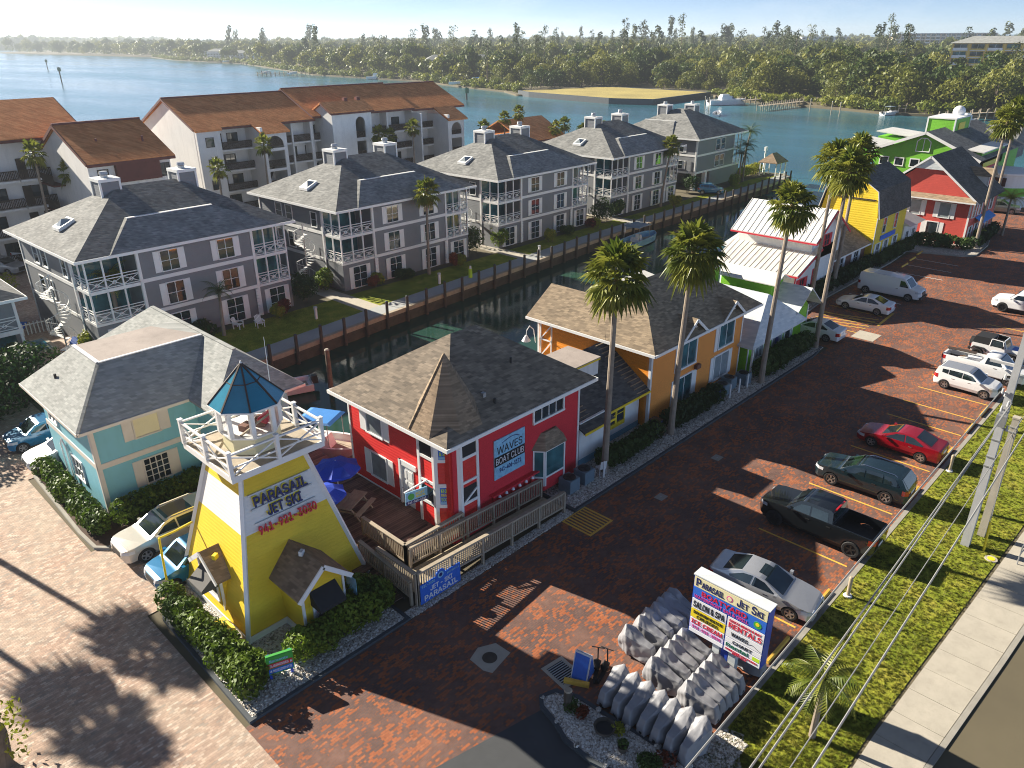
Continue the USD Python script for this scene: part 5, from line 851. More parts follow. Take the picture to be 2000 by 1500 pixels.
def green():
    t = thing('green_hall', 'large bright green gabled hall with arched white window and roof tower', 'hall')
    x0, x1 = 126, 150
    obj('wall', MB().hull([(x, y, z) for x in (x0, x1) for y, z in ((29.3, 0), (43.2, 0), (29.3, 6.5), (43.2, 6.9), (36.5, 9.7))]), K['green'], t)
    r = MB(); gable_x(r, x0-.6, x1+.5, 28.6, 36.5, 43.9, 6.55, 9.95, 7.0); rf = obj('roof', r, K['shingle_grey'], t)
    Wt = W((x0, 43.2), (x0, 29.3)); o = MB().beam((x0-.63, 28.6, 6.5), (x0-.63, 36.5, 9.92), .06, .4).beam((x0-.63, 36.5, 9.92), (x0-.63, 43.9, 6.95), .06, .4); Wt.bx(o, Wt.L-.3, Wt.L, 0, 6.4, .003, .08); obj('barge_board', o, K['white_trim'], t)
    aw = [Wt.P(a, z, .05) for a, z in ((5.6, 7.2), (5.6, 8.6), (6.1, 9.1), (6.9, 9.1), (7.5, 8.6), (7.5, 7.2), (5.6, 7.2))]; aw_ = obj('arch_window', MB().path(aw, .07, 6).tube(Wt.P(6.55, 7.2, .05), Wt.P(6.55, 9.1, .05), .05, n=6), K['white_trim'], t)
    for a in (.8, 3.0, 5.2, 7.4, 9.6): window(t, Wt, a, a+1.1, 5.0, 6.0, 1, 1, fw=.14)
    tw = obj('tower', MB().box(134, 141.5, 35.2, 39.1, 8.0, 11.2), K['green'], t); o = MB().box(133.9, 141.6, 35.1, 39.2, 11.2, 11.4); [o.box(x-.1, x+.1, y-.1, y+.1, 8, 11.19) for x in (134, 141.5) for y in (35.2, 39.1)]; obj('tower_trim', o, K['white_trim'], tw); obj('tower_sign', MB().box(136, 139, 35.1, 35.18, 9.6, 10.6), K['sign_yellow'], tw)
    v = trimesh.creation.icosphere(2, .9); obj('satellite_dome', MB().tm(v, np.array([[1, 0, 0, 140], [0, 1, 0, 36.6], [0, 0, 1, 11.9], [0, 0, 0, 1.]])), K['boat_white'], tw)
    for x0_, x1_, ya, yb, za, zb in ((127, 134, 43, 48.2, 7.3, 7.9), (139.5, 147, 43, 48.4, 7.6, 8.1), (128, 141, 29, 33.4, 7.4, 7.9)):
        d = obj('dormer', MB().box(x0_+.3, x1_-.3, min(ya, yb)+.3, max(ya, yb)-.3, 5.0, 7.4), K['green'], t); obj('dormer_roof', MB().hull([(x, y, z+dd) for x in (x0_, x1_) for y, z in ((ya, za), (yb, zb)) for dd in (0, .15)]), K['whitemetal'], d)
    for xa, ya in ((143, 31), (150, 30)): obj('rear_gable', MB().hull([(xa, ya, 4), (xa+8, ya, 4), (xa, ya+8, 4), (xa+8, ya+8, 4), (xa, ya, 6.6), (xa+8, ya, 6.6), (xa, ya+8, 6.6), (xa+8, ya+8, 6.6), (xa+4, ya, 9), (xa+4, ya+8, 9)]), K['shingle_grey'], t)
    S = W((126, 29.3), (150, 29.3)); sg = obj('painted_sign', S.bx(MB(), 4, 13, 3.4, 5.8, .003, .06), K['sign_yellow'], t); obj('sign_red', S.bx(MB(), 5, 12, 4.1, 5.1, .061, .09), K['redwall'], sg)
    p = obj('white_annex', MB().tube((133, 26.8, 0), (133, 26.8, 4.6), 4.0, n=24), K['white'], t); obj('annex_band', MB().tube((133, 26.8, 1.6), (133, 26.8, 2.8), 4.05, n=24), K['green'], p); obj('annex_cap', MB().tube((133, 26.8, 4.6), (133, 26.8, 4.8), 4.3, n=24), K['white_trim'], p); obj('annex_window', MB().box(128.93, 129.1, 25.6, 27.4, 3.0, 4.2), K['glass'], p)
green()
# ================================================================ white stucco condominiums with clay tile roofs
def arch_poly(a0, a1, z0, z1): c = (a0+a1)/2; r = (a1-a0)/2; return Polygon([(a0, z0), (a1, z0), (a1, z1-r)]+[(c+r*math.cos(t), z1-r+r*math.sin(t)) for t in np.linspace(0, math.pi, 9)]+[(a0, z1-r)])
def pierced(par, w, outline, holes, d0, d1, m, name='wall'):
    g = Polygon(outline)
    for h in holes: g = g.difference(h)
    mb = MB()
    for q in getattr(g, 'geoms', [g]):
        tm_ = trimesh.creation.extrude_polygon(q, d1-d0, engine='earcut'); M_ = w.M(0, 0, d0); mb.add(tm_.vertices @ M_[:3, :3].T + M_[:3, 3], tm_.faces)
    return obj(name, mb, K[m], par)
def balustrade(par, w, a0, a1, z, d): 
    o = MB(); w.bx(o, a0, a1, z+.95, z+1.05, d-.05, d+.05); w.bx(o, a0, a1, z+.1, z+.2, d-.04, d+.04)
    n = int((a1-a0)/.16)
    for k in range(n+1): a = a0+(a1-a0)*k/n; w.bx(o, a-.05, a+.05, z+.2, z+.95, d-.03, d+.03)
    return obj('balcony_rail', o, K['wood_dark'], par)
def recess_bay(t, w, a0, a1, nf=4, fh=2.85, z0=.2, door=True, top=11.9, seed=0):
    for k in range(nf):
        z = z0+k*fh; s = obj('floor_slab', w.bx(MB(), a0, a1, z-.22, z, -1.6, .0), K['stucco'], t)
        balustrade(s, w, a0+.05, a1-.05, z, -.06)
        c = (a0+a1)/2+(.9 if (seed+k) % 2 else -.9)*.4
        window(s, w, c-.75, c+.75, z+.7, z+2.0, 2, 1, fr='wood_dark', d=-1.55, name='balcony_window', sill=False)
        if door and a1-a0 > 3.5: obj('balcony_door', w.bx(MB(), a0+.35, a0+1.25, z, z+2.1, -1.55, -1.5), K['wood_dark'], s)
def tiled(mb, w, a0, a1, d0, z0, d1, z1, th=.25): return mb.hull([w.P(a, z+dz, d) for a in (a0, a1) for d, z in ((d0, z0), (d1, z1)) for dz in (0, th)])
def condo_long():
    t = thing('condominium', 'long white four-storey condominium block with orange tiled stepped roofs', 'apartment block', 'white condominiums with orange tiles', F15(50.4, 104), GZ)
    S = W((0, 0), (58, 0)); ze = 11.85; D = 15.0
    obj('rear_wall', MB().prism(Polygon([(0, 1.6), (50, 1.6), (50, D), (0, D)]), 0, ze-.1), K['stucco'], t)
    g = MB()
    for x in (-.02, 18.6, 38.6): g.hull([(x, .0, 0), (x, D, 0), (x, 0, ze), (x, D, ze), (x, D/2, ze+3.2), (x+.25, 0, 0), (x+.25, D, 0), (x+.25, 0, ze), (x+.25, D, ze), (x+.25, D/2, ze+3.2)])
    obj('gable_wall', g, K['stucco'], t)
    # window pier at the left end
    pier = obj('front_wall', MB().box(0, 3.4, -.6, 1.6, 0, ze-.1), K['stucco'], t); w = W((0, -.6), (3.4, -.6))
    for k in range(4): window(t, w, 1.2, 2.3, .9+k*2.85, 2.1+k*2.85, 1, 1, fr='wood_dark', fw=.05)
    recess_bay(t, S, 3.4, 8.4); fin = MB().box(8.4, 8.75, -2.6, 1.6, 0, ze-.3); obj('fin_wall', fin, K['stucco'], t)
    # stair arch bay
    w = W((8.75, -2.4), (12.6, -2.4)); pierced(t, w, [(0, 0), (3.85, 0), (3.85, 10.6), (0, 10.6)], [arch_poly(.5, 3.3, 8.6, 10.3), sbox(.5, 5.75, 3.3, 8.2), sbox(.5, 2.9, 3.3, 5.4), sbox(.5, .1, 3.3, 2.5)], -.25, 0, 'stucco', 'arch_wall'); obj('fin_wall', MB().box(12.35, 12.6, -2.15, 1.6, 0, 10.6), K['stucco'], t)
    for z in (.2, 3.05, 5.9, 8.75): s = obj('stair_flight', MB().hull([(9.2, -1.5, z), (12.3, 1.2, z+2.4), (9.2, -.6, z), (12.3, 1.5, z+2.4), (9.2, -1.5, z+.25), (12.3, 1.2, z+2.65), (9.2, -.6, z+.25), (12.3, 1.5, z+2.65)]), K['wood_dark'], t); balustrade(s, W((9.2, -2.2), (12.3, -2.2)), 0, 3.1, z, 0)
    recess_bay(t, S, 12.6, 18.2, seed=1); obj('fin_wall', MB().box(14.9, 15.15, -.2, 1.6, 0, ze-.1).box(18.2, 18.5, -.2, 1.6, 0, ze), K['stucco'], t)
    recess_bay(t, S, 18.5, 20.0, seed=0)
    # arched tower
    tw0, tw1 = 20.2, 27.6; w = W((tw0, -3.2), (tw1, -3.2)); pierced(t, w, [(0, 0), (tw1-tw0, 0), (tw1-tw0, 12.7), (0, 12.7)], [arch_poly(4.3, 6.1, 8.8, 11.9), sbox(4.3, 5.75, 6.1, 8.3), sbox(4.3, 2.9, 6.1, 5.4), sbox(4.3, .1, 6.1, 2.5)], -.3, 0, 'white', 'tower_wall')
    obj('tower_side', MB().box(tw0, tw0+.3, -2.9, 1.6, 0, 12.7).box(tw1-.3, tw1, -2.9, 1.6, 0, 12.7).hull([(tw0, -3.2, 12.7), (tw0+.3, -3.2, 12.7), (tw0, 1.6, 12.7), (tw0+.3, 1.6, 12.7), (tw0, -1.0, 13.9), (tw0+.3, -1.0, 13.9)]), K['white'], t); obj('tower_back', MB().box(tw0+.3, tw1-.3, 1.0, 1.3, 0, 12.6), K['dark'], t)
    for z in (5.75, 8.7, 2.9): balustrade(t, w, 4.3, 6.1, z, -.2)
    recess_bay(t, S, 27.6, 33, seed=1); recess_bay(t, S, 33.3, 38.4, seed=0); obj('fin_wall', MB().box(33, 33.3, -.2, 1.6, 0, ze), K['stucco'], t)
    obj('fin_wall', MB().box(38.4, 38.7, -2.5, 1.6, 0, ze-.4), K['stucco'], t); recess_bay(t, S, 38.7, 43.4, seed=1); obj('fin_wall', MB().box(43.4, 43.8, -3.8, 1.6, 0, ze-.9), K['stucco'], t)
    w = W((43.8, -3.6), (47.4, -3.6)); pierced(t, w, [(0, 0), (3.6, 0), (3.6, 9.9), (0, 9.9)], [arch_poly(.6, 3.0, 7.6, 9.6), sbox(.6, 4.6, 3.0, 7.0), sbox(.6, 1.6, 3.0, 4.1)], -.25, 0, 'white', 'arch_wall'); obj('arch_side', MB().box(47.15, 47.4, -3.35, 1.6, 0, 9.9), K['white'], t); recess_bay(t, S, 47.4, 50, seed=0)
    for z in (4.4, 7.3): balustrade(t, w, .6, 3.0, z, -.2)
    # roofs
    rz = ze+3.4; rf = None
    segs = [(-.3, 19.0, 0), (18.7, 38.9, .35), (38.6, 50.6, .1)]
    for a0, a1, dz in segs:
        m = MB(); tiled(m, S, a0, a1, .5, ze-.15+dz, -D/2, rz+dz); tiled(m, S, a0, a1, -D-.5, ze-.15+dz, -D/2, rz+dz)
        if a0 < 0: tiled(m, S, 8.3, 13.0, 2.9, 10.65, .4, ze-.1); tiled(m, S, -.3, 3.6, 1.0, ze-.36, .4, ze-.1)
        if a0 > 38: tiled(m, S, 43.2, 47.8, 4.2, 9.95, .4, ze-.05)
        rf = obj('tile_roof', m, K['tile'], t)
        e = MB(); S.bx(e, a0, a1, ze-.3+dz, ze+.0+dz, .5, .58); e.beam(S.P(a0-.03, ze-.1+dz, .5), S.P(a0-.03, rz+.1+dz, -D/2), .1, .3).beam(S.P(a0-.03, rz+.1+dz, -D/2), S.P(a0-.03, ze-.1+dz, -D-.5), .1, .3).beam(S.P(a0, rz+.27+dz, -D/2), S.P(a1, rz+.27+dz, -D/2), .35, .2); obj('verge_board', e, K['wood_redbrown'], rf)
    m = MB(); tiled(m, S, tw0-.35, tw1+.35, 3.55, 12.6, 1.0, 13.95); tiled(m, S, tw0-.35, tw1+.35, -1.6, 12.7, 1.0, 13.95); rf = obj('tile_roof', m, K['tile'], t); e = MB(); S.bx(e, tw0-.35, tw1+.35, 12.45, 12.7, 3.55, 3.63); e.beam(S.P(tw0-.38, 12.65, 3.55), S.P(tw0-.38, 14.0, 1.0), .1, .28); obj('verge_board', e, K['wood_redbrown'], rf)
    for a in (tw0+4.0, tw0+6.4): obj('chimney', MB().box(a, a+.6, -1.2, -.6, 13.3, 14.6), K['wood_redbrown'], t)
K['wood_redbrown'] = mat('dark_red_brown_trim', (.12, .03, .022), .6, .1)
condo_long()
def condo_small():
    t = thing('condominium', 'lower white condominium with one orange tiled gable roof behind the nearest grey house', 'apartment block', 'white condominiums with orange tiles', F15(29.6, 85.5), GZ)
    D = 13.0; ze = 11.5; Lx = 8.6; S = W((0, 0), (Lx, 0)); Wt = W((0, D), (0, 0))
    obj('wall', MB().hull([(x, y, z) for x in (0, Lx) for y, z in ((0, 0), (D, 0), (0, ze), (D, ze), (D/2, ze+3.0))]), K['stucco'], t)
    obj('brown_panel', S.bx(MB(), 2.6, 7.2, 9.3, 11.2, .003, .6), K['wood_redbrown'], t)
    for a, z in ((.9, 9.4), (7.4, 9.4), (1.0, 6.4), (4.4, 6.6), (7.3, 6.6)): window(t, S, a, a+1.0, z, z+1.3, 2, 1, fr='wood_dark', fw=.05)
    m = MB(); tiled(m, S, -.3, Lx+.3, .8, ze-.2, -D/2, ze+3.1); tiled(m, S, -.3, Lx+.3, -D-.5, ze-.1, -D/2, ze+3.1); rf = obj('tile_roof', m, K['tile'], t)
    e = MB(); S.bx(e, -.3, Lx+.3, ze-.35, ze-.05, .8, .88); e.beam((-.33, -.8, ze-.1), (-.33, D/2, ze+3.2), .1, .3).beam((-.33, D/2, ze+3.2), (-.33, D+.5, ze-.1), .1, .3).beam((-.3, D/2, ze+3.4), (Lx+.3, D/2, ze+3.4), .35, .2); obj('verge_board', e, K['wood_redbrown'], rf)
    for k in range(4): b = obj('balcony', MB().box(-1.2, -.01, 7.5, 11.5, k*2.8, k*2.8+.15), K['wood_redbrown'], t); balustrade(b, W((-1.1, 11.5), (-1.1, 7.5)), 0, 4, k*2.8+.15, 0)
    for x, y in ((2.5, 3), (5.2, 3.6), (7, 2.2)): obj('roof_vent', MB().tube((x, y, ze+1.0), (x, y, ze+2.0), .12, n=8), K['wood_redbrown'], rf)
condo_small()
def condo_left():
    t = thing('condominium', 'white condominium with dark balconies cut by the left edge of the picture', 'apartment block', 'white condominiums with orange tiles', F15(24.2, 96.5), GZ)
    D = 15; ze = 13.3; S = W((-14, 0), (9.5, 0)); L = S.L
    obj('wall', MB().hull([(x, y, z) for x in (-14, 9.5) for y, z in ((1.6, 0), (D, 0), (1.6, ze), (D, ze), (D/2, ze+3.2))]).box(7.0, 9.5, -.6, 1.6, 0, ze-.3), K['stucco'], t)
    w = W((7.0, -.6), (9.5, -.6)); [window(t, w, .9, 1.7, 1.0+k*2.85, 2.0+k*2.85, 1, 1, fr='wood_dark', fw=.05) for k in range(4)]
    for a in (1, 6.2, 11.4, 16.2): recess_bay(t, S, a, a+4.7, seed=int(a), fh=2.95)
    m = MB(); tiled(m, S, -.3, L+.3, .5, ze-.15, -D/2, ze+3.3); tiled(m, S, -.3, L+.3, -D-.5, ze-.15, -D/2, ze+3.3); rf = obj('tile_roof', m, K['tile'], t)
    e = MB(); S.bx(e, -.3, L+.3, ze-.3, ze, .5, .58); e.beam((9.83, -.5, ze), (9.83, D/2, ze+3.4), .1, .3); obj('verge_board', e, K['wood_redbrown'], rf)
condo_left()
def lowroof(label, loc, lx, ly, h, zr, rz=GZ):
    t = thing('tiled_pavilion', label, 'pavilion', None, loc, rz); obj('wall', MB().box(.5, lx-.5, .5, ly-.5, 0, h), K['stucco'], t)
    m = MB(); S = W((0, 0), (lx, 0)); tiled(m, S, 0, lx, .3, h, -ly/2, zr); tiled(m, S, 0, lx, -ly-.3, h, -ly/2, zr); rf = obj('tile_roof', m, K['tile'], t); obj('verge_board', MB().beam((0, -.35, h), (lx, -.35, h), .1, .25), K['wood_redbrown'], rf)
lowroof('low orange tiled pavilion between palms at the end of the condominium', F15(104, 92), 12, 12, 6.0, 9.2); lowroof('low orange tiled link roof between the two left condominiums', F15(30, 104), 14, 9, 8.5, 11.5)
# carport and gazebo
t = thing('carport', 'long white flat carport roof at the left edge behind the nearest grey house', 'carport'); obj('carport_roof', MB().box(0, 17.0, 88.5, 93.5, 2.5, 2.75), K['whitemetal'], t); o = MB(); [o.box(x-.1, x+.1, y-.1, y+.1, 0, 2.5) for x in (2, 7, 12, 16.5) for y in (89, 93)]; obj('carport_post', o, K['white_trim'], t)
t = thing('gazebo', 'small gazebo with brown hip roof and white posts at the canal mouth', 'gazebo', None, (133.2, 63.0, 0), 0)
obj('gazebo_roof', roofs(MB(), -2.2, 2.2, -1.8, 1.8, 2.5, 4.0, -.8, .8, 0, 0), K['shingle_brown'], t); [obj('post', MB().box(x-.08, x+.08, y-.08, y+.08, 0, 2.42), K['white_trim'], t) for x in (-1.8, 0, 1.8) for y in (-1.5, 1.5)]
o = MB(); [o.beam((-1.8, y, z), (1.8, y, z), .05, .07) for y in (-1.5, 1.5) for z in (.4, .9)]; obj('railing', o, K['white_trim'], t)
# ================================================================ far buildings
def slab_block(name, label, loc, rz, lx, ly, floors, fh, bays, wall, roofm, win='glass', rails=True, hip=2.0, cat='apartment block'):
    t = thing(name, label, cat, None, loc, rz); H = floors*fh; S = W((0, 0), (lx, 0)); Wt = W((0, ly), (0, 0))
    obj('wall', MB().box(0, lx, 0, ly, 0, H), K[wall], t)
    o = MB(); bw = lx/bays
    for k in range(bays+1): S.bx(o, max(0, k*bw-.35), min(lx, k*bw+.35), 0, H, .003, .5)
    obj('pilaster', o, K[wall], t)
    for f in range(floors):
        o = MB(); S.bx(o, 0, lx, f*fh+.02, f*fh+.3, .003, .42); obj('floor_band', o, K['white_trim'], t)
        for k in range(bays):
            q = obj('window', S.bx(MB(), k*bw+.9, (k+1)*bw-.9, f*fh+.9, f*fh+fh-.35, .003, .06), K[win] if (k*7+f*3) % 4 else K['glass_teal'], t)
            m = MB(); S.bx(m, (k+.5)*bw-.06, (k+.5)*bw+.06, f*fh+.9, f*fh+fh-.35, .061, .1); obj('mullion', m, K['white_trim'], q)
            if rails and (k % 2 == 0): m = MB(); S.bx(m, k*bw+.5, (k+1)*bw-.5, f*fh+.3, f*fh+1.2, .3, .4); obj('balcony_front', m, K['white_trim'], q)
    for f in range(floors):
        for k in range(max(1, int(ly/6))): obj('window', Wt.bx(MB(), k*6+1.5, k*6+4, f*fh+.9, f*fh+fh-.6, .003, .06), K[win], t)
    if hip: obj('roof', roofs(MB(), -1, lx+1, -1, ly+1, H+.1, H+hip+2, ly*.4, lx-ly*.4, ly/2, ly/2), K[roofm], t)
    else: obj('parapet', MB().box(-.2, lx+.2, -.2, ly+.2, H, H+.6), K['white_trim'], t)
    return t
a = slab_block('hotel', 'yellow five-storey apartment block with grey hip roofs at the right edge', (418, 112, 0), -78, 62, 20, 6, 3.1, 9, 'ochre', 'shingle_grey') if False else None
K['ochre'] = mat('ochre_paint', (.72, .5, .14), .7, .06)
slab_block('apartment_block', 'yellow apartment block with grey hip roofs at the right edge', (420, 119, .5), -75, 56, 20, 6, 3.1, 8, 'ochre', 'shingle_slate', hip=1.0)
slab_block('beach_hotel', 'long white beach hotel with peach storeys above the trees on the right', (985, 349, .5), -60, 105, 24, 6, 3.3, 20, 'peach', 'whitemetal', hip=0) if 'peach' in K else None
K['peach'] = mat('peach_paint', (.75, .58, .42), .7, .06)
slab_block('beach_hotel', 'long white and peach beach hotel above the trees on the right', (1000, 345, .5), -60, 105, 24, 7, 3.3, 20, 'peach', 'whitemetal', hip=0, cat='hotel')
slab_block('white_block', 'smaller white block between the beach hotel and the yellow apartments', (760, 210, .5), -62, 42, 18, 5, 3.1, 8, 'white', 'whitemetal', hip=0)
slab_block('beach_block', 'white tower block rising from the trees left of the beach hotel', (1050, 480, .5), -55, 60, 20, 6, 3.3, 12, 'white', 'whitemetal', hip=0)
def villa(label, x, y, rz, lx, ly, h, wall='white', roof='shingle_slate', sec=True):
    t = thing('villa', label, 'house', None, (x, y, .5), rz); S = W((0, 0), (lx, 0))
    obj('wall', MB().box(0, lx, 0, ly, 0, h), K[wall], t); obj('roof', roofs(MB(), -.8, lx+.8, -.8, ly+.8, h, h+3, ly*.45, lx-ly*.45, ly/2, ly/2), K[roof], t)
    for f in range(int(h/3)):
        for k in range(int(lx/3.4)): q = obj('window', S.bx(MB(), .9+k*3.4, 2.6+k*3.4, f*3+.9, f*3+2.4, .003, .06), K['glass'], t)
    if sec: obj('wing', MB().box(lx*.2, lx*.5, -3, 0, 0, h*.75), K[wall], t); obj('wing_roof', MB().hull([(lx*.2-.5, -3.5, h*.75), (lx*.5+.5, -3.5, h*.75), (lx*.35, -3.5, h*.75+2.4), (lx*.2-.5, 1, h*.75), (lx*.5+.5, 1, h*.75), (lx*.35, 1, h*.75+2.4)]), K[roof], t)
for a in [('white villa with stepped gables on the far shore behind the orange roofs', 352, 415, -35, 18, 12, 9), ('white columned villa among trees on the far shore', 372, 393, -35, 15, 12, 9), ('villa with broad grey hip roof on the far shore', 380, 372, -35, 26, 16, 6, 'white', 'shingle_slate', False), ('white villa with dark roof among the trees above the grass point', 420, 352, -38, 28, 16, 7, 'white', 'shingle_black'), ('pale beach villa on the distant left shore', 462, 905, -40, 26, 15, 7), ('grey-roofed villa on the distant left shore', 480, 985, -40, 28, 16, 8, 'white', 'shingle_slate', False), ('white villa farther along the left shore', 520, 1120, -45, 34, 18, 8), ('blue-roofed boathouse on the left shore', 440, 800, -40, 16, 10, 5, 'white', 'bluetarp', False), ('white low house under trees right of the grass point', 345, 182, -40, 22, 12, 4, 'white', 'shingle_slate', False), ('white roofed house among the treetops on the right', 520, 260, -45, 26, 16, 8, 'white', 'whitemetal', False), ('long white roofed house deep in the trees', 620, 420, -45, 40, 16, 8, 'white', 'whitemetal', False)]: villa(*a)
# ================================================================ plants
def leaves(rng, blobs, n, size, up=.25, jit=.55, flat=1.0):
    """leaf-sized faces on the outer shells of ellipsoid clumps; blobs: (x, y, z, rx, ry, rz)"""
    b = np.asarray(blobs, float); wt = (b[:, 3]*b[:, 4]+b[:, 4]*b[:, 5]+b[:, 3]*b[:, 5]); i = rng.choice(len(b), n, p=wt/wt.sum())
    d = rng.normal(size=(n, 3)); d[:, 2] += up; d /= np.linalg.norm(d, axis=1)[:, None]; r = rng.uniform(.72, 1.04, n)[:, None]
    c = b[i, :3]+d*b[i, 3:]*r; nn = d+rng.normal(size=(n, 3))*jit; nn /= np.linalg.norm(nn, axis=1)[:, None]
    t = np.cross(nn, rng.normal(size=(n, 3))); t /= np.linalg.norm(t, axis=1)[:, None]; q = np.cross(nn, t)
    s = (size*rng.uniform(.6, 1.35, n))[:, None]; v = np.stack([c-t*s, c-q*s*.55*flat, c+t*s, c+q*s*.55*flat], 1).reshape(-1, 3); k = np.arange(n)*4
    return v, np.c_[k, k+1, k+2, k+3]
def trunk(mb, pts, r0, r1, n=7):
    pts = np.asarray(pts, float); rs = np.linspace(r0, r1, len(pts)); return mb.path(pts, rs, n)
def tree_parts(t, seed, h, cr, kind='oak', nl=420, ls=.62, lm='leaf_far'):
    rng = np.random.RandomState(seed); blobs = []; tr = MB()
    if kind == 'pine':
        trunk(tr, [(0, 0, 0), (.2, .1, h*.5), (.1, .3, h*.96)], .35, .06, 6)
        for k in range(15):
            z = h*(.28+.7*k/15)+rng.uniform(-.5, .5); a = rng.uniform(0, 6.28); rr = cr*(1.05-.62*k/15)*rng.uniform(.35, .9); x, y = math.cos(a)*rr, math.sin(a)*rr; s = cr*rng.uniform(.26, .44)*(1.1-.4*k/15); blobs.append((x, y, z, s, s, s*1.25)); tr.tube((.1, .1, z-rr*.5), (x, y, z), .07, .03, 4)
        lv = leaves(rng, blobs, nl, ls, up=.3, jit=.8, flat=.55)
    else:
        trunk(tr, [(0, 0, 0), (rng.uniform(-.3, .3), rng.uniform(-.3, .3), h*.35), (0, 0, h*.7)], .32, .1, 6)
        for k in range(11):
            a = k*2.4+rng.uniform(-.4, .4); rr = cr*math.sqrt((k+.3)/11)*.82; z = h*(.86-.42*(rr/cr)**1.6)+rng.uniform(-.07, .07)*h; s = cr*rng.uniform(.33, .5); blobs.append((math.cos(a)*rr, math.sin(a)*rr, z-s*.3, s, s, s*.72))
            if k % 2: tr.tube((0, 0, h*.35), (math.cos(a)*rr*.8, math.sin(a)*rr*.8, z-s*.4), .12, .05, 4)
        blobs += [(math.cos(a)*cr*.8, math.sin(a)*cr*.8, h*.26, cr*.36, cr*.36, h*.2) for a in np.arange(5)*1.26+seed]
        lv = leaves(rng, blobs, nl, ls)
    obj('trunk', tr, K['bark'], t); obj('crown', lv, K[lm], t)
def plant(name, label, cat, loc, blobs, n, size, m, seed=0, group=None, stems=0, rz=0.0, jit=.6, kind=None):
    t = thing(name, label, cat, group, loc, rz); rng = np.random.RandomState(seed+int(abs(loc[0])*7+abs(loc[1])*13) % 9999)
    obj('foliage', leaves(rng, blobs, n, size, jit=jit), K[m], t)
    sm = MB(); b = np.asarray(blobs)
    for k in range(max(1, stems)): q = b[k*max(1, len(b)//max(1, stems)) % len(b)]; sm.tube((q[0]*.9, q[1]*.9, -.02), (q[0], q[1], max(q[2], .1)), .035, .02, 5)
    obj('stem', sm, K['bark'], t)
    return t
def hedge(name, label, p, q, w, h, n, size, m, seed, z0=.1, cat='hedge', lump=.5):
    p, q = np.array(p, float), np.array(q, float); L = np.linalg.norm(q-p); rng = np.random.RandomState(seed); k = max(2, int(L/(w*.55))); bl = []
    for i in range(k+1):
        c = (q-p)*i/k; bl.append((c[0]+rng.uniform(-.12, .12), c[1]+rng.uniform(-.12, .12), h*.48+rng.uniform(-.05, .05)*h, w*.55*rng.uniform(.85, 1.15), w*.55*rng.uniform(.85, 1.15), h*.52*rng.uniform(.85, 1.15)))
    return plant(name, label, cat, (p[0], p[1], z0), bl, n, size, m, seed, stems=k)
# hedges
hedge('hedge', 'bright green leafy hedge along the lane side of the lighthouse', (8.55, 29.0), (8.55, 22.2), 1.2, 1.35, 5200, .1, 'leaf_hedge', 3)
hedge('hedge', 'bright green hedge corner beside the green directory sign', (8.75, 25.6), (9.2, 22.6), 1.1, 1.1, 2600, .1, 'leaf_hedge', 31)
hedge('hedge', 'dark shaded hedge along the street side of the lighthouse', (10.9, 22.4), (15.0, 22.5), 1.4, 1.3, 5200, .1, 'leaf_hedge', 4)
hedge('hedge', 'shaded bushy shrub by the timber stair and ticket dormer', (14.4, 23.4), (15.0, 22.6), 1.3, 1.6, 2600, .1, 'leaf_hedge', 41)
hedge('hedge', 'bright green hedge along the lane side of the blue house', (8.6, 45.6), (8.5, 37.2), 1.15, 1.15, 5600, .1, 'leaf_hedge', 5)
hedge('hedge', 'shaded hedge along the street wall of the blue house', (9.6, 37.3), (15.2, 37.5), 1.3, 1.5, 5200, .1, 'leaf_hedge', 6)
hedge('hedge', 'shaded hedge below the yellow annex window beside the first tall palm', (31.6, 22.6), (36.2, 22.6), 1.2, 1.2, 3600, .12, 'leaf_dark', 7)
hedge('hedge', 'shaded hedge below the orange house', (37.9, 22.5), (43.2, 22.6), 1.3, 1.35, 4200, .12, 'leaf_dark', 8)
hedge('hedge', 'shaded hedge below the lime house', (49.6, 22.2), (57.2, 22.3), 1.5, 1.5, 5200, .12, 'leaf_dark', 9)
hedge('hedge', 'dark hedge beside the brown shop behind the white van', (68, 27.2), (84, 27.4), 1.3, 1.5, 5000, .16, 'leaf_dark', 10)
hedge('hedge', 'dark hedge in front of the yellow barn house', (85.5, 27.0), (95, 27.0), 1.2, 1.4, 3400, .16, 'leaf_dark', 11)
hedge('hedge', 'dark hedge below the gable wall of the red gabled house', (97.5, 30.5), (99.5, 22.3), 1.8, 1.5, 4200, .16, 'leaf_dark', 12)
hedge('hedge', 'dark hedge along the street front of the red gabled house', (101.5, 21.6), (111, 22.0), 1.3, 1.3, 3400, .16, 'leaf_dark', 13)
hedge('hedge', 'clipped yellow-green hedge behind the carport', (2, 86.5), (18, 87), 1.6, 1.8, 2600, .16, 'leaf_lime', 14)
hedge('hedge', 'yellow-green hedge by the gazebo', (127, 66), (134, 66.5), 2.2, 1.7, 2200, .18, 'leaf_lime', 15)
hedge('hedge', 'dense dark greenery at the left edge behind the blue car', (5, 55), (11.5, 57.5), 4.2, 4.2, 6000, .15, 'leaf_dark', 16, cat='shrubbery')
hedge('hedge', 'dark shrubs under the balcony end at the left edge', (7.5, 61), (12, 62.5), 2.6, 2.6, 2600, .15, 'leaf_dark', 17, cat='shrubbery')
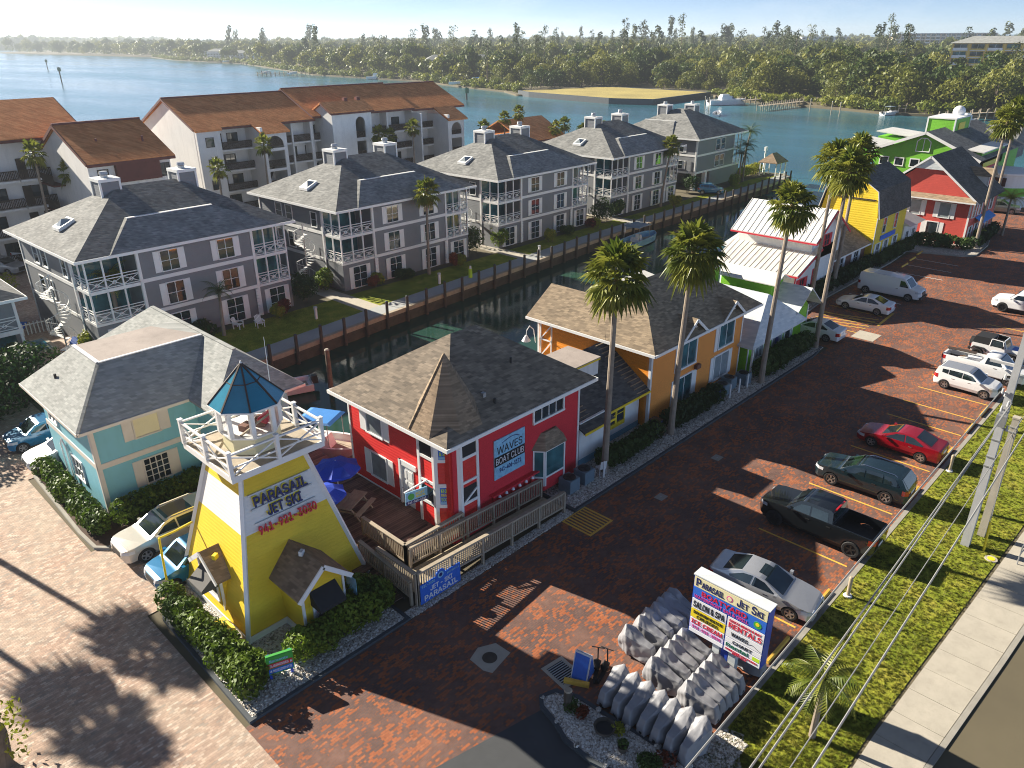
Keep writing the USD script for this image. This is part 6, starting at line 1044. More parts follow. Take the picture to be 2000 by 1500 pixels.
for i, (x, y, h, r, m, lab) in enumerate([(36.3, 62.0, 2.9, 1.8, 'leaf_dark', 'big dark shrub at the corner of the nearest grey house'), (39.8, 64.2, 2.4, 1.2, 'leaf_hedge', 'leafy shrub beside the path left of the second grey house'), (59.6, 63.6, 3.4, 1.7, 'leaf_dark', 'tall dark shrub right of the second grey house'), (63.6, 63.4, 2.6, 1.4, 'leaf_hedge', 'leafy shrub left of the third grey house'), (82.6, 62.8, 3.1, 1.7, 'leaf_dark', 'tall dark shrub right of the third grey house'), (86.8, 63.2, 2.5, 1.5, 'leaf_dark', 'dark palm shrub left of the canal mouth path'), (32.9, 60.6, 1.5, .75, 'leaf_red', 'dark red croton by the white garden chairs'), (32.2, 60.3, 1.25, .65, 'leaf_lime', 'yellow-green croton by the white garden chairs'), (54.2, 61.0, 1.5, .7, 'leaf_red', 'dark red croton in front of the second grey house'), (54.9, 60.7, 1.35, .6, 'leaf_lime', 'yellow croton in front of the second grey house'), (69.6, 60.4, 1.7, .7, 'leaf_lime', 'yellow-green shrub in front of the third grey house'), (44.3, 61.5, 1.4, .7, 'leaf_lime', 'yellow-green croton at the left corner of the second grey house'), (43.5, 61.3, 1.2, .6, 'leaf_red', 'red croton at the left corner of the second grey house'), (78.6, 61.2, 1.4, .7, 'leaf_red', 'red croton in front of the third grey house'), (79.4, 60.8, 1.3, .6, 'leaf_lime', 'lime croton in front of the third grey house'), (25.2, 60.6, 1.4, 1.3, 'leaf_dark', 'dark shrub under the small shaded palm'), (47.6, 61.4, 1.2, 1.2, 'leaf_dark', 'dark low shrub between the french doors of the second grey house'), (74.2, 61.2, 1.2, 1.2, 'leaf_dark', 'dark low shrub between the french doors of the third grey house'), (21.9, 63.6, 1.6, 1.0, 'leaf_dark', 'dark shrub beside the pool terrace'), (17.6, 64.2, 1.9, .9, 'leaf_lime', 'sunlit shrub with long leaves on the pool terrace'), (108.4, 64.8, 3.0, 1.6, 'leaf_dark', 'dark shrub left of the farthest grey house'), (118, 62.2, 2.2, 1.2, 'leaf_hedge', 'shrub in front of the farthest grey house'), (98.2, 60.9, 1.8, .9, 'leaf_lime', 'small yellow-green tree on the lawn by the third grey house'), (105, 22.2, 1.6, .7, 'leaf_lime', 'yellow variegated shrub by the red gabled house'),
        (16.35, 12.75, .55, .38, 'leaf_dark', 'small green shrub beside the post in the planter island'), (16.45, 12.35, .5, .34, 'leaf_red', 'reddish shrub in the planter island'), (16.85, 10.9, .4, .3, 'leaf_lime', 'spiky grass tuft in the planter island'), (16.3, 9.3, .45, .5, 'leaf_dark', 'dark low plants in the planter island'), (16.9, 9.0, .4, .45, 'leaf_red', 'dark red ground plants by the last scooters')]):
    rng = np.random.RandomState(i); bl = [(rng.uniform(-.45, .45)*r, rng.uniform(-.45, .45)*r, h*rng.uniform(.38, .66), r*.62, r*.62, h*.36) for _ in range(6)]
    plant('shrub', lab, 'shrub', (x, y, .05), bl, 260 if r < .5 else int(700+500*r), .06 if r < .6 and i > 23 else .13, m, i, stems=3)
# ---- palms
def fan_frond(az, el, L, rng, droop=.5):
    """petiole and a folded fan of pointed segments"""
    d = np.array([math.cos(az)*math.cos(el), math.sin(az)*math.cos(el), math.sin(el)]); side = np.array([-math.sin(az), math.cos(az), 0]); n = np.cross(d, side); n = n if n[2] > 0 else -n
    pet = d*L*.48; mb = MB(); mb.tube((0, 0, 0), pet, .022, .014, 4)
    ns = 13; v = [pet]; f = []
    for k in range(ns):
        a0 = math.radians(-118+236*k/ns); a1 = math.radians(-118+236*(k+1)/ns); am = (a0+a1)/2; r = L*(.62-.1*abs(am)/2)*rng.uniform(.88, 1.08)
        dirv = lambda a: d*math.cos(a)+side*math.sin(a)
        e0, e1 = pet+dirv(a0)*r*.62+n*.03, pet+dirv(a1)*r*.62+n*.03; mid = pet+dirv(am)*r*.6-n*.05; tip = pet+dirv(am)*r-np.array([0, 0, 1])*droop*r*.5*rng.uniform(.6, 1.3)
        b = len(v); v += [e0, mid, e1, tip]; f += [(0, b, b+1), (0, b+1, b+2), (b, b+3, b+1), (b+1, b+3, b+2)]
    mb.add(np.array(v), np.array(f)); return mb
def fan_palm(label, x, y, h, lean=(0, 0), L=1.75, nf=38, seed=0, z0=0.0, dead=7, r0=.2, cat='palm tree', name='palm_tree', group=None):
    t = thing(name, label, cat, group, (x, y, z0)); rng = np.random.RandomState(seed)
    pts = [(lean[0]*(k/10)**1.4, lean[1]*(k/10)**1.4, h*k/10) for k in range(11)]; tr = MB(); rs = [r0*(1.25 if k == 0 else 1-.035*k) for k in range(11)]; tr.path(pts, rs, 10); obj('trunk', tr, K['palmbark'], t)
    top = np.array(pts[-1]); obj('crown_boot', MB().tube(top-[0, 0, .5], top+[0, 0, .25], r0*.95, r0*.6, 9), K['leaf_dead'], t)
    for k in range(nf):
        f = k/(nf-1); el = math.radians(82-138*f+rng.uniform(-9, 9)); az = k*2.399+rng.uniform(-.2, .2); b = fan_frond(az, el, L*rng.uniform(.86, 1.08), rng, .35+.5*f); v, fc = b.mesh(); obj('frond', (v+top+[0, 0, .15-.3*f], fc), K['leaf_palm'], t)
    for k in range(dead): b = fan_frond(k*2.4+.5, math.radians(-66+rng.uniform(-12, 8)), L*.7, rng, .5); v, fc = b.mesh(); obj('dead_frond', (v+top-[0, 0, .35], fc), K['leaf_dead'], t)
    return t
fan_palm('tall fan palm in front of the low white annex, nearest of the street palms', 30.95, 22.4, 11.6, (.35, .1), 2.0, 44, 1, dead=9)
fan_palm('tall fan palm in front of the orange house', 37.4, 22.1, 11.7, (.5, -.1), 1.95, 44, 2, dead=9)
fan_palm('tall fan palm at the corner of the lime house', 48.5, 21.65, 12.5, (1.6, .3), 1.75, 42, 3)
fan_palm('tall fan palm with curved trunk beside the hatched zone', 57.9, 21.75, 13.7, (1.3, .2), 1.8, 42, 4)
fan_palm('tall fan palm by the white restaurant wall', 68.5, 26.9, 12.9, (.2, -.2), 2.1, 42, 5)
fan_palm('tall fan palm rising from the hedge behind the white sedan', 73.6, 26.9, 12.9, (1.5, .3), 1.9, 38, 6)
fan_palm('tall leaning fan palm at the corner of the red gabled house', 101.2, 21.5, 14.0, (1.4, .2), 2.0, 38, 7)
fan_palm('tall leaning fan palm farthest up the street at the right edge', 115.6, 23.6, 13.9, (2.6, .5), 2.0, 36, 8)
fan_palm('bright fan palm on the lawn of the second grey house', 50.5, 60.8, 8.6, (.2, 0), 1.55, 30, 9, dead=4, r0=.17)
fan_palm('leaning fan palm on the lawn of the third grey house', 96.6, 62.3, 8.4, (2.6, .5), 1.6, 28, 10, dead=4, r0=.17)
for i, (x, y, h) in enumerate([(53.7, 98.4, 9.9), (73.5, 99, 9.5), (75.5, 99.0, 9.0), (80.4, 99.1, 9.9), (46.7, 98.3, 7.5), (102, 99.7, 9.7), (96.7, 99.6, 8.6), (27.2, 92.5, 10.0), (24.3, 92.7, 12.2), (106, 100, 10.5), (110.5, 95, 7.8), (113, 95, 8.2), (116, 93, 7.0), (105, 80, 9.0), (36, 94, 9.4)]):
    fan_palm(['fan palm before the first stair arch of the long condominium', 'fan palm right of the white condominium tower', 'second fan palm right of the white condominium tower', 'fan palm before the recessed balconies of the condominium', 'low fan palm at the left end of the long condominium', 'fan palm beside the low tiled pavilion', 'fan palm before the last arch of the condominium', 'short fan palm in front of the left condominium by the parked vans', 'slim fan palm in front of the left condominium', 'tall fan palm above the low tiled pavilion', 'fan palm on the bay shore, left of a pair', 'fan palm on the bay shore, right of a pair', 'small fan palm on the bay shore', 'fan palm head between the third and fourth grey houses', 'fan palm behind the chimneys of the nearest grey house'][i], x, y, h, (.3, .2), 1.45, 20, 20+i, dead=3, r0=.16)
def feather_palm(label, x, y, h, nf=15, L=2.2, seed=0, lean=(0, 0), m='leaf_palm', r0=.13):
    t = thing('feather_palm', label, 'palm tree', None, (x, y, 0)); rng = np.random.RandomState(seed); pts = [(lean[0]*(k/8)**1.3, lean[1]*(k/8)**1.3, h*k/8) for k in range(9)]; obj('trunk', MB().path(pts, [r0*(1.3-.06*k) for k in range(9)], 9), K['palmbark'], t); top = np.array(pts[-1])
    for k in range(nf):
        az = k*2.399; el0 = math.radians(75-80*k/nf+rng.uniform(-8, 8)); mb = MB(); p = top.copy(); el = el0; P = [p]; D = []
        for s in range(9): d = np.array([math.cos(az)*math.cos(el), math.sin(az)*math.cos(el), math.sin(el)]); D.append(d); p = p+d*L/9; P.append(p); el -= .19
        mb.path(P, [.02-.0018*i for i in range(10)], 4); side = np.array([-math.sin(az), math.cos(az), 0])
        for s in range(1, 10):
            for j in (0, .5):
                if s+j > 9: continue
                c = P[s-1]+(P[s]-P[s-1])*j; d = D[min(s-1, 8)]; ll = L*.3*math.sin(math.pi*min(.95, (s+j)/10+.12))
                for sg in (-1, 1): e = c+side*sg*ll*.85+d*ll*.45-np.array([0, 0, ll*.42]); w_ = d*.035; mb.add([c-w_, e, c+w_], [[0, 1, 2]])
        obj('frond', mb, K[m], t)
    return t
feather_palm('young queen palm standing alone on the sunny grass verge', 21.5, 5.8, 2.7, 18, 1.75, 1, r0=.1)
feather_palm('bright feather palm in front of the nearest grey house balconies', 20.0, 63.9, 5.6, 16, 2.5, 2, m='leaf_lime', r0=.17)
feather_palm('small dark feather palm by the garden chairs', 26.6, 59.6, 3.9, 12, 1.9, 3, (.2, 0), 'leaf_dark')
feather_palm('leaning coconut palm at the corner of the farthest grey house', 128.4, 66.6, 7.6, 14, 2.6, 4, (1.2, -.4), 'leaf_dark'); feather_palm('dark bushy palm in front of the farthest grey house', 121.5, 63.2, 5.0, 16, 2.6, 5, m='leaf_dark'); feather_palm('second dark bushy palm in front of the farthest grey house', 124.5, 64.0, 6.0, 16, 2.6, 6, m='leaf_dark')
feather_palm('pale drooping palm by the street front of the red gabled house', 110.5, 20.9, 4.6, 16, 2.2, 7, m='leaf_lime')
# palms and an oak standing just outside the left edge, whose shade falls on the lane
fan_palm('tall fan palm outside the left edge whose shade crosses the brick lane', 1.7, 50.0, 11.0, (.2, 0), 1.75, 40, 51, dead=8); fan_palm('nearer tall fan palm outside the left edge with shade on the brick lane', -1.2, 48.0, 11.0, (.2, 0), 1.9, 44, 52, dead=8)
tl = thing('small_tree', 'pale leafy treetop at the lower left edge', 'tree', None, (1.0, 25.6, 0)); tree_parts(tl, 77, 4.0, 1.0, nl=420, ls=.1, lm='leaf_lime')
# ================================================================ trees across the bay
rngT = np.random.RandomState(11)
protos = {}
far_lab = {'oak': 'rounded green tree in the woods across the bay', 'pine': 'tall feathery pine rising above the woods across the bay'}
clear = [(352, 415, 20), (372, 393, 18), (392, 372, 20), (432, 352, 24), (462, 905, 26), (480, 985, 26), (520, 1120, 30), (345, 182, 14), (425, 92, 40), (440, 70, 40), (400, 105, 22), (385, 88, 20), (440, 800, 14), (312, 140, 12)]
islS = isl.buffer(-4).difference(spit.buffer(6))
cand = []
while len(cand) < 4200:
    th = YAW+math.radians(rngT.uniform(-37.5, 37.5)); d = 270+ (rngT.random_sample()**1.9)*2300; x, y = d*math.cos(th), d*math.sin(th)
    if not islS.contains(Point(x, y)): continue
    if any((x-a)**2+(y-b)**2 < r*r for a, b, r in clear): continue
    sp = max(4.5, d*.0085)
    if any((x-a)**2+(y-b)**2 < sp*sp for a, b, _ in cand[-900:]): 
        if rngT.random_sample() < .9: continue
    if d > 430 and 3 < math.degrees(YAW-th)-15.8 < 19 and abs(math.degrees(YAW-th)-27) < 4.6 and rngT.random_sample() < .5: continue
    cand.append((x, y, d))
cand.sort(key=lambda c: c[2])
kinds = []
for x, y, d in cand:
    edge = isl.exterior.distance(Point(x, y)); pine = rngT.random_sample() < (.05 if d < 420 else .075 if d < 800 else .05) and edge > 10 and d < 1400
    kinds.append('pine' if pine else 'oak')
cnt = {'oak': 0, 'pine': 0}; rest = []
variants = {'oak': [(11, 5.2, 101), (9, 5.6, 102), (12.5, 5.0, 103), (8, 4.4, 104), (10, 6.2, 105), (13.5, 6.0, 106)], 'pine': [(25, 5.2, 201), (29, 4.8, 202), (22, 6.0, 203), (27, 3.6, 204)]}
first = {}
for (x, y, d), kd in zip(cand, kinds):
    if cnt[kd] < (236 if kd == 'oak' else 60):
        v = rngT.randint(len(variants[kd])); cnt[kd] += 1; edge = isl.exterior.distance(Point(x, y)); s = rngT.uniform(.8, 1.15)*(.62 if edge < 9 else 1.0); rz = rngT.uniform(0, 360)
        if d < 420 and y < 185 and kd == 'oak' and edge > 12: s *= 1.22
        if (kd, v) not in first:
            h, cr, sd = variants[kd][v]; t = thing('pine_tree' if kd == 'pine' else 'broadleaf_tree', far_lab[kd], 'tree', 'trees across the bay' if kd == 'oak' else 'tall pines across the bay', (x, y, .4), rz); tree_parts(t, sd, h, cr, kd, 900 if kd == 'oak' else 620, .52 if kd == 'oak' else .6, 'leaf_pine' if kd == 'pine' else 'leaf_far'); first[(kd, v)] = t
        else: copy(first[(kd, v)], far_lab[kd], (x, y, .4), rz, scale=(s, s, s*rngT.uniform(.85, 1.15)))
    else: rest.append((x, y, d, kd))
def instancer(name, label, cat, pts, builders, seed):
    rng = np.random.RandomState(seed); pi = UsdGeom.PointInstancer.Define(stage, '/World/'+name); paths = []
    for i, b in enumerate(builders):
        m = usdkit.mesh(stage, '/World/%s/prototype_%s' % (name, 'abcdef'[i]), b[0], K[b[1]]); paths.append(m.GetPath())
    pi.CreatePrototypesRel().SetTargets(paths); n = len(pts); pi.CreateProtoIndicesAttr(Vt.IntArray([int(p[3]) for p in pts]))
    pi.CreatePositionsAttr(Vt.Vec3fArray([Gf.Vec3f(float(p[0]), float(p[1]), float(p[2])) for p in pts])); a = rng.uniform(0, math.pi, n); pi.CreateOrientationsAttr(Vt.QuathArray([Gf.Quath(float(math.cos(q)), 0, 0, float(math.sin(q))) for q in a]))
    s = [float(p[4]) for p in pts]; pi.CreateScalesAttr(Vt.Vec3fArray([Gf.Vec3f(q, q, q*float(rng.uniform(.85, 1.15))) for q in s])); meta(pi.GetPrim(), label, cat, kind='stuff')
def crown_only(seed, h, cr, kind, nl, ls):
    rng = np.random.RandomState(seed); bl = []
    if kind == 'pine':
        for k in range(12): z = h*(.3+.66*k/12); a = rng.uniform(0, 6.28); rr = cr*(1-.6*k/12)*rng.uniform(.3, .8); s = cr*rng.uniform(.3, .45); bl.append((math.cos(a)*rr, math.sin(a)*rr, z, s, s, s*1.3))
    else:
        for k in range(9): a = k*2.4; rr = cr*math.sqrt(k/9)*.8; s = cr*rng.uniform(.36, .52); bl.append((math.cos(a)*rr, math.sin(a)*rr, h*(.8-.3*rr/cr), s, s, s*.8))
        bl.append((0, 0, h*.3, cr*.8, cr*.8, h*.3))
    return leaves(rng, bl, nl, ls)
pts = [(x, y, .4, (3+rngT.randint(2)) if kd == 'pine' else rngT.randint(3), rngT.uniform(.8, 1.2)*(1+min(d, 1800)/2600)) for x, y, d, kd in rest]
instancer('forest', 'deeper woods across the bay reading as one green mass', 'forest', pts, [(crown_only(301, 11, 5.5, 'oak', 420, .85), 'leaf_far'), (crown_only(302, 9.5, 6, 'oak', 420, .85), 'leaf_far'), (crown_only(303, 12.5, 5.2, 'oak', 420, .85), 'leaf_far'), (crown_only(304, 20, 4.5, 'pine', 260, .9), 'leaf_pine'), (crown_only(305, 24, 4.2, 'pine', 260, .9), 'leaf_pine')], 5)
farp = []
while len(farp) < 900:
    th = YAW+math.radians(rngT.uniform(16, 37.5)); d = rngT.uniform(2300, 3600); x, y = d*math.cos(th), d*math.sin(th)
    if far.contains(Point(x, y)): farp.append((x, y, 5, rngT.randint(2), rngT.uniform(1.2, 2.4)))
instancer('distant_wood', 'hazy strip of trees along the left horizon', 'forest', farp, [(crown_only(311, 11, 7, 'oak', 160, 1.8), 'leaf_far'), (crown_only(312, 10, 8, 'oak', 160, 1.8), 'leaf_far')], 6)
# mangrove fringe along the near shores
mp = []; ring = isl.exterior
for s in np.arange(0, ring.length, 2.6):
    p = ring.interpolate(s)
    if math.hypot(p.x, p.y) > 1300 or rngT.random_sample() < .22 or spit.buffer(7).contains(p): continue
    mp.append((p.x+rngT.uniform(-2, 2), p.y+rngT.uniform(-2, 2), -.9, rngT.randint(2), rngT.uniform(.7, 1.5)))
instancer('mangrove_fringe', 'low yellow-green mangroves fringing the far shore', 'mangroves', mp, [(crown_only(321, 3.2, 2.8, 'oak', 260, .42), 'leaf_mangrove'), (crown_only(322, 2.6, 3.0, 'oak', 260, .42), 'leaf_mangrove')], 7)
# scattered grass tufts on the verge
tuf = []; vg = verge.difference(island)
while len(tuf) < 15000:
    x, y = 18+ (rngT.random_sample()**1.7)*42, rngT.uniform(2.6, 8.15)
    if vg.contains(Point(x, y)) and y > np.interp(x, walk[:, 0], walk[:, 1])+.04: tuf.append((x, y, -.006, rngT.randint(3), rngT.uniform(.6, 1.3)))
def tuft(seed):
    rng = np.random.RandomState(seed); v = []; f = []
    for k in range(16): a = rng.uniform(0, 6.28); r = rng.uniform(0, .07); x, y = r*math.cos(a), r*math.sin(a); w = .008; l = rng.uniform(.04, .085); b = len(v); dx, dy = rng.uniform(-.04, .04, 2); v += [(x-w, y, 0), (x+w, y, 0), (x+dx, y+dy, l)]; f.append((b, b+1, b+2))
    return (np.array(v), np.array(f))
K['blade'] = leafmat('grass_blade', (.09, .11, .012), (.24, .23, .03), .3, rnd=.8)
instancer('grass_tufts', 'tufts of yellow-green grass on the verge', 'grass', tuf, [(tuft(1), 'blade'), (tuft(2), 'blade'), (tuft(3), 'blade')], 8)
# ================================================================ vehicles
def ext_side(pts, w): return m3.CrossSection([pts]).extrude(w).translate((0, 0, -w/2)).rotate((90, 0, 0))      # (x, z) outline across y
def ext_front(pts, L): return m3.CrossSection([pts]).extrude(L).translate((0, 0, -L/2)).transform(np.array([[0, 0, 1, 0], [1, 0, 0, 0], [0, 1, 0, 0]], float))
def ext_plan(cs, h): return cs.extrude(h)
def wheel(par, x, y, r, w, rimmat, n=24, ns=5):
    s = 1 if y > 0 else -1; prof = np.array([(0, -w/2), (r*.7, -w/2), (r*.93, -w/2), (r, -w*.36), (r, w*.36), (r*.93, w/2), (r*.7, w/2), (r*.66, w*.3), (0, w*.3)])
    tm_ = trimesh.creation.revolve(prof, sections=n); v = np.array(tm_.vertices); v = np.c_[v[:, 0], v[:, 2]*s, v[:, 1]]+[x, y, r]; ty = obj('wheel', (v, tm_.faces), K['tyre'], par)
    m = MB(); yo = y+s*w*.33; m.tube((x, yo-s*.01, r), (x, yo+s*.02, r), r*.16, n=10)
    for k in range(ns): a = 2*math.pi*k/ns+.3; m.beam((x, yo, r), (x+math.cos(a)*r*.62, yo+s*.02, r+math.sin(a)*r*.62), .075 if ns < 7 else .05, .03, up=(0, 1, 0))
    t2 = trimesh.creation.annulus(r*.58, r*.7, .05, sections=n); v = np.array(t2.vertices); m.add(np.c_[v[:, 0]+x, v[:, 2]*s+yo-s*.01, v[:, 1]+r], t2.faces); obj('rim', m, K[rimmat], ty)
SPEC = {
 'sedan': dict(L=4.85, W=1.85, wb=2.82, r=.335, xo=.02, belt=.97, side=[(2.36, .26), (2.43, .5), (2.36, .68), (2.2, .76), (1.3, .93), (1.0, .97), (.2, 1.37), (-.1, 1.44), (-.5, 1.465), (-.95, 1.43), (-1.75, 1.12), (-2.25, 1.06), (-2.38, .98), (-2.43, .6), (-2.36, .28)],
   top=1.465, win=[[(.72, .99), (.16, 1.3), (-.3, 1.38), (-.36, 1.0)], [(-.44, 1.0), (-.38, 1.385), (-.82, 1.35), (-1.42, 1.09), (-1.36, 1.02)]], ws=[(.92, .93), (1.08, 1.05), (.22, 1.5), (.1, 1.36)], rw=[(-.98, 1.37), (-.9, 1.52), (-1.86, 1.2), (-1.72, 1.07)]),
 'suv': dict(L=5.0, W=1.96, wb=2.92, r=.38, xo=.0, belt=1.1, side=[(2.4, .3), (2.5, .6), (2.44, .9), (2.28, 1.0), (1.35, 1.12), (1.08, 1.16), (.36, 1.6), (0, 1.7), (-.6, 1.73), (-1.6, 1.7), (-2.05, 1.62), (-2.42, 1.15), (-2.5, .95), (-2.5, .5), (-2.42, .32)],
   top=1.73, win=[[(.8, 1.17), (.32, 1.5), (-.18, 1.6), (-.22, 1.16)], [(-.3, 1.16), (-.26, 1.61), (-1.1, 1.6), (-1.16, 1.17)], [(-1.24, 1.17), (-1.18, 1.59), (-1.72, 1.55), (-2.02, 1.25), (-1.95, 1.19)]], ws=[(1.0, 1.12), (1.16, 1.24), (.34, 1.76), (.24, 1.57)], rw=[(-2.0, 1.58), (-2.06, 1.75), (-2.52, 1.2), (-2.36, 1.14)]),
 'hatch': dict(L=4.1, W=1.79, wb=2.55, r=.335, xo=.03, belt=1.04, side=[(1.98, .28), (2.04, .6), (1.96, .84), (1.78, .93), (1.2, 1.04), (.98, 1.07), (.38, 1.5), (.05, 1.6), (-.7, 1.62), (-1.72, 1.57), (-1.86, 1.5), (-2.0, 1.0), (-2.05, .8), (-2.03, .4), (-1.95, .3)],
   top=1.62, win=[[(.74, 1.09), (.34, 1.4), (-.2, 1.47), (-.2, 1.08)], [(-.26, 1.08), (-.26, 1.475), (-1.1, 1.46), (-1.1, 1.14)], [(-1.16, 1.15), (-1.16, 1.455), (-1.55, 1.43), (-1.55, 1.2)]], ws=[(.9, 1.03), (1.06, 1.15), (.36, 1.66), (.26, 1.46)], rw=[(-1.76, 1.46), (-1.8, 1.6), (-2.1, 1.06), (-1.92, 1.06)]),
 'van': dict(L=5.9, W=2.02, wb=3.94, r=.37, xo=-.1, belt=1.25, side=[(2.82, .36), (2.93, .7), (2.86, .98), (2.7, 1.08), (2.1, 1.24), (1.95, 1.28), (1.42, 1.93), (1.1, 2.06), (.4, 2.1), (-2.55, 2.12), (-2.8, 2.0), (-2.95, 1.2), (-2.97, .5), (-2.9, .38)],
   top=2.12, win=[[(1.78, 1.3), (1.32, 1.84), (.95, 1.86), (.95, 1.3)]], ws=[(1.86, 1.24), (2.05, 1.36), (1.5, 2.02), (1.3, 1.9)], rw=[(-2.78, 1.85), (-2.9, 1.9), (-3.1, 1.3), (-2.86, 1.3)]),
 'pickup': dict(L=5.9, W=2.05, wb=3.9, r=.43, xo=.0, belt=1.3, bed=(-2.78, -.98), side=[(2.8, .42), (2.92, .7), (2.9, 1.05), (2.75, 1.2), (1.75, 1.3), (1.45, 1.33), (.82, 1.86), (.5, 1.94), (-.1, 1.97), (-.68, 1.94), (-.82, 1.86), (-.9, 1.36), (-2.88, 1.36), (-2.95, 1.3), (-2.93, .6), (-2.85, .5)],
   top=1.97, win=[[(1.16, 1.36), (.74, 1.73), (.28, 1.8), (.24, 1.35)], [(.16, 1.35), (.2, 1.8), (-.6, 1.8), (-.68, 1.36)]], ws=[(1.38, 1.28), (1.54, 1.4), (.8, 1.98), (.7, 1.83)], rw=[(-.74, 1.82), (-.9, 1.9), (-1.0, 1.44), (-.8, 1.42)]),
 'cab': dict(L=5.7, W=2.0, wb=3.6, r=.41, xo=.0, belt=1.25, bed=(-2.7, -.3), side=[(2.72, .42), (2.83, .7), (2.8, 1.0), (2.66, 1.14), (1.75, 1.24), (1.45, 1.28), (.95, 1.8), (.6, 1.9), (.1, 1.9), (-.08, 1.82), (-.2, 1.3), (-2.8, 1.3), (-2.86, 1.24), (-2.84, .6), (-2.76, .5)],
   top=1.9, win=[[(1.18, 1.3), (.88, 1.66), (.12, 1.74), (.04, 1.3)]], ws=[(1.4, 1.24), (1.55, 1.35), (.96, 1.92), (.84, 1.77)], rw=[(-.02, 1.76), (-.16, 1.84), (-.3, 1.38), (-.1, 1.36)])}
def car(kind, name, label, cat, loc, rz, pm, rim='rim', sunroof=None, rails=False, trim=None, extras=None, group=None, roofm=None):
    p = SPEC[kind]; t = thing(name, label, cat, group, loc, rz); L, Wd, wb, r, belt, top = p['L'], p['W'], p['wb'], p['r'], p['belt'], p['top']; h = Wd/2
    front = [(-h*.9, .25), (h*.9, .25), (h, .5), (h, belt-.22), (h*.955, belt), (h*.75 if kind not in ('van', 'hatch') else h*.84, top-.03), (h*.66, top+.02), (-h*.66, top+.02), (-h*.75 if kind not in ('van', 'hatch') else -h*.84, top-.03), (-h*.955, belt), (-h, belt-.22), (-h, .5)]
    pl = Polygon([(L/2, -h*.62), (L/2, h*.62), (L/2-.28, h*.9), (L/2-.75, h), (-L/2+.6, h), (-L/2+.15, h*.93), (-L/2, h*.75), (-L/2, -h*.75), (-L/2+.15, -h*.93), (-L/2+.6, -h), (L/2-.75, -h), (L/2-.28, -h*.9)])
    def solid(e):
        cs = m3.CrossSection([p['side']]); cf = m3.CrossSection([front]); cp = m3.CrossSection([list(pl.exterior.coords)[:-1]])
        if cs.area() < 0: pass
        if e: cs, cf, cp = [c.offset(e, m3.JoinType.Round) for c in (cs, cf, cp)]
        a = cs.extrude(Wd+1).translate((0, 0, -Wd/2-.5)).rotate((90, 0, 0)); b = cf.extrude(L+1).translate((0, 0, -L/2-.5)).transform(np.array([[0, 0, 1, 0], [1, 0, 0, 0], [0, 1, 0, 0]], float)); c = cp.extrude(3)
        return a ^ b ^ c
    body = solid(0); big = solid(.012)
    xs = (wb/2+p['xo'], -wb/2+p['xo'])
    for x in xs: body = body - m3.Manifold.cylinder(Wd+1, r*1.14, r*1.14, 28).translate((0, 0, -Wd/2-.5)).rotate((90, 0, 0)).translate((x, 0, r))
    if 'bed' in p: b0, b1 = p['bed']; body = body - m3.Manifold.cube((b1-b0, Wd-.22, 1.0), True).translate(((b0+b1)/2, 0, .78+.5)); 
    bo = obj('body', body, pm, t, smooth=32)
    under = MB().box(-L/2+.3, L/2-.3, -h+.2, h-.2, .2, .55); obj('underbody', under, K['plastic'], t)
    def decal(reg, nm, m, par=t): 
        q = (reg ^ big) - solid(.001)
        if not q.is_empty(): return obj(nm, q, m, par)
    S_ = lambda pts, y0, y1: (lambda c: c.extrude(y1-y0).rotate((90, 0, 0)).translate((0, y1, 0)))(m3.CrossSection([pts], m3.FillRule.NonZero))
    for wpts in p['win']:
        for a, b in ((0.3, 2), (-2, -.3)): decal(S_(wpts, a, b), 'side_window', K['carglass'])
    hw = h*.72
    decal(S_(p['ws'], -hw, hw), 'windshield', K['carglass']); decal(S_(p['rw'], -hw*.95, hw*.95), 'rear_window', K['carglass'])
    B = lambda x0, x1, y0, y1, z0, z1: m3.Manifold.cube((x1-x0, y1-y0, z1-z0)).translate((x0, y0, z0))
    zl = belt-.42 if kind in ('sedan',) else belt-.36
    for s in (1, -1):
        ya, yb = (h*.5, h*1.1) if s > 0 else (-h*1.1, -h*.5)
        decal(B(L/2-.55, L/2+.1, ya, yb, zl, zl+.17), 'headlight', K['lamp']); decal(B(-L/2-.1, -L/2+.3, ya, yb, belt-.3, belt-.02), 'taillight', K['tail'])
        for x in ((.3, -.75) if len(p['win']) > 1 else (.75,)): obj('door_handle', MB().box(x-.1, x+.1, s*(h-.02)-.02, s*(h-.02)+.03, belt-.17, belt-.13), K['chrome'] if trim != 'black' else K['plastic'], t)
        wx = p['win'][0][0][0]; obj('mirror', MB().hull([(wx-.02+dx, s*(h+.02+dy), belt+.02+dz) for dx in (0, .14) for dy in (0, .17) for dz in (0, .13)]), pm, t)
    decal(B(L/2-.3, L/2+.1, -h*.45, h*.45, .42, zl+.1), 'grille', K['plastic']); decal(B(-L/2-.1, -L/2+.1, -.26, .26, .72, .86), 'number_plate', K['sign_white'])
    if trim:
        for a, b in ((h*.9, 2), (-2, -h*.9)): decal(B(-L/2+.3, L/2-.3, a, b, .24, .44), 'sill_trim', K['plastic'])
    for x in xs:
        for s in (1, -1): wheel(t, x, s*(h-.13), r, .24 if kind not in ('pickup',) else .3, rim)
    if sunroof: decal(S_([(sunroof[0], top-.35), (sunroof[1], top-.35), (sunroof[1], top+.2), (sunroof[0], top+.2)], -h*sunroof[2], h*sunroof[2]), 'sunroof', K['carglass'])
    if roofm: decal(S_([(-1.7, top-.12), (.2, top-.12), (.2, top+.2), (-1.7, top+.2)], -h*.8, h*.8), 'roof_panel', roofm)
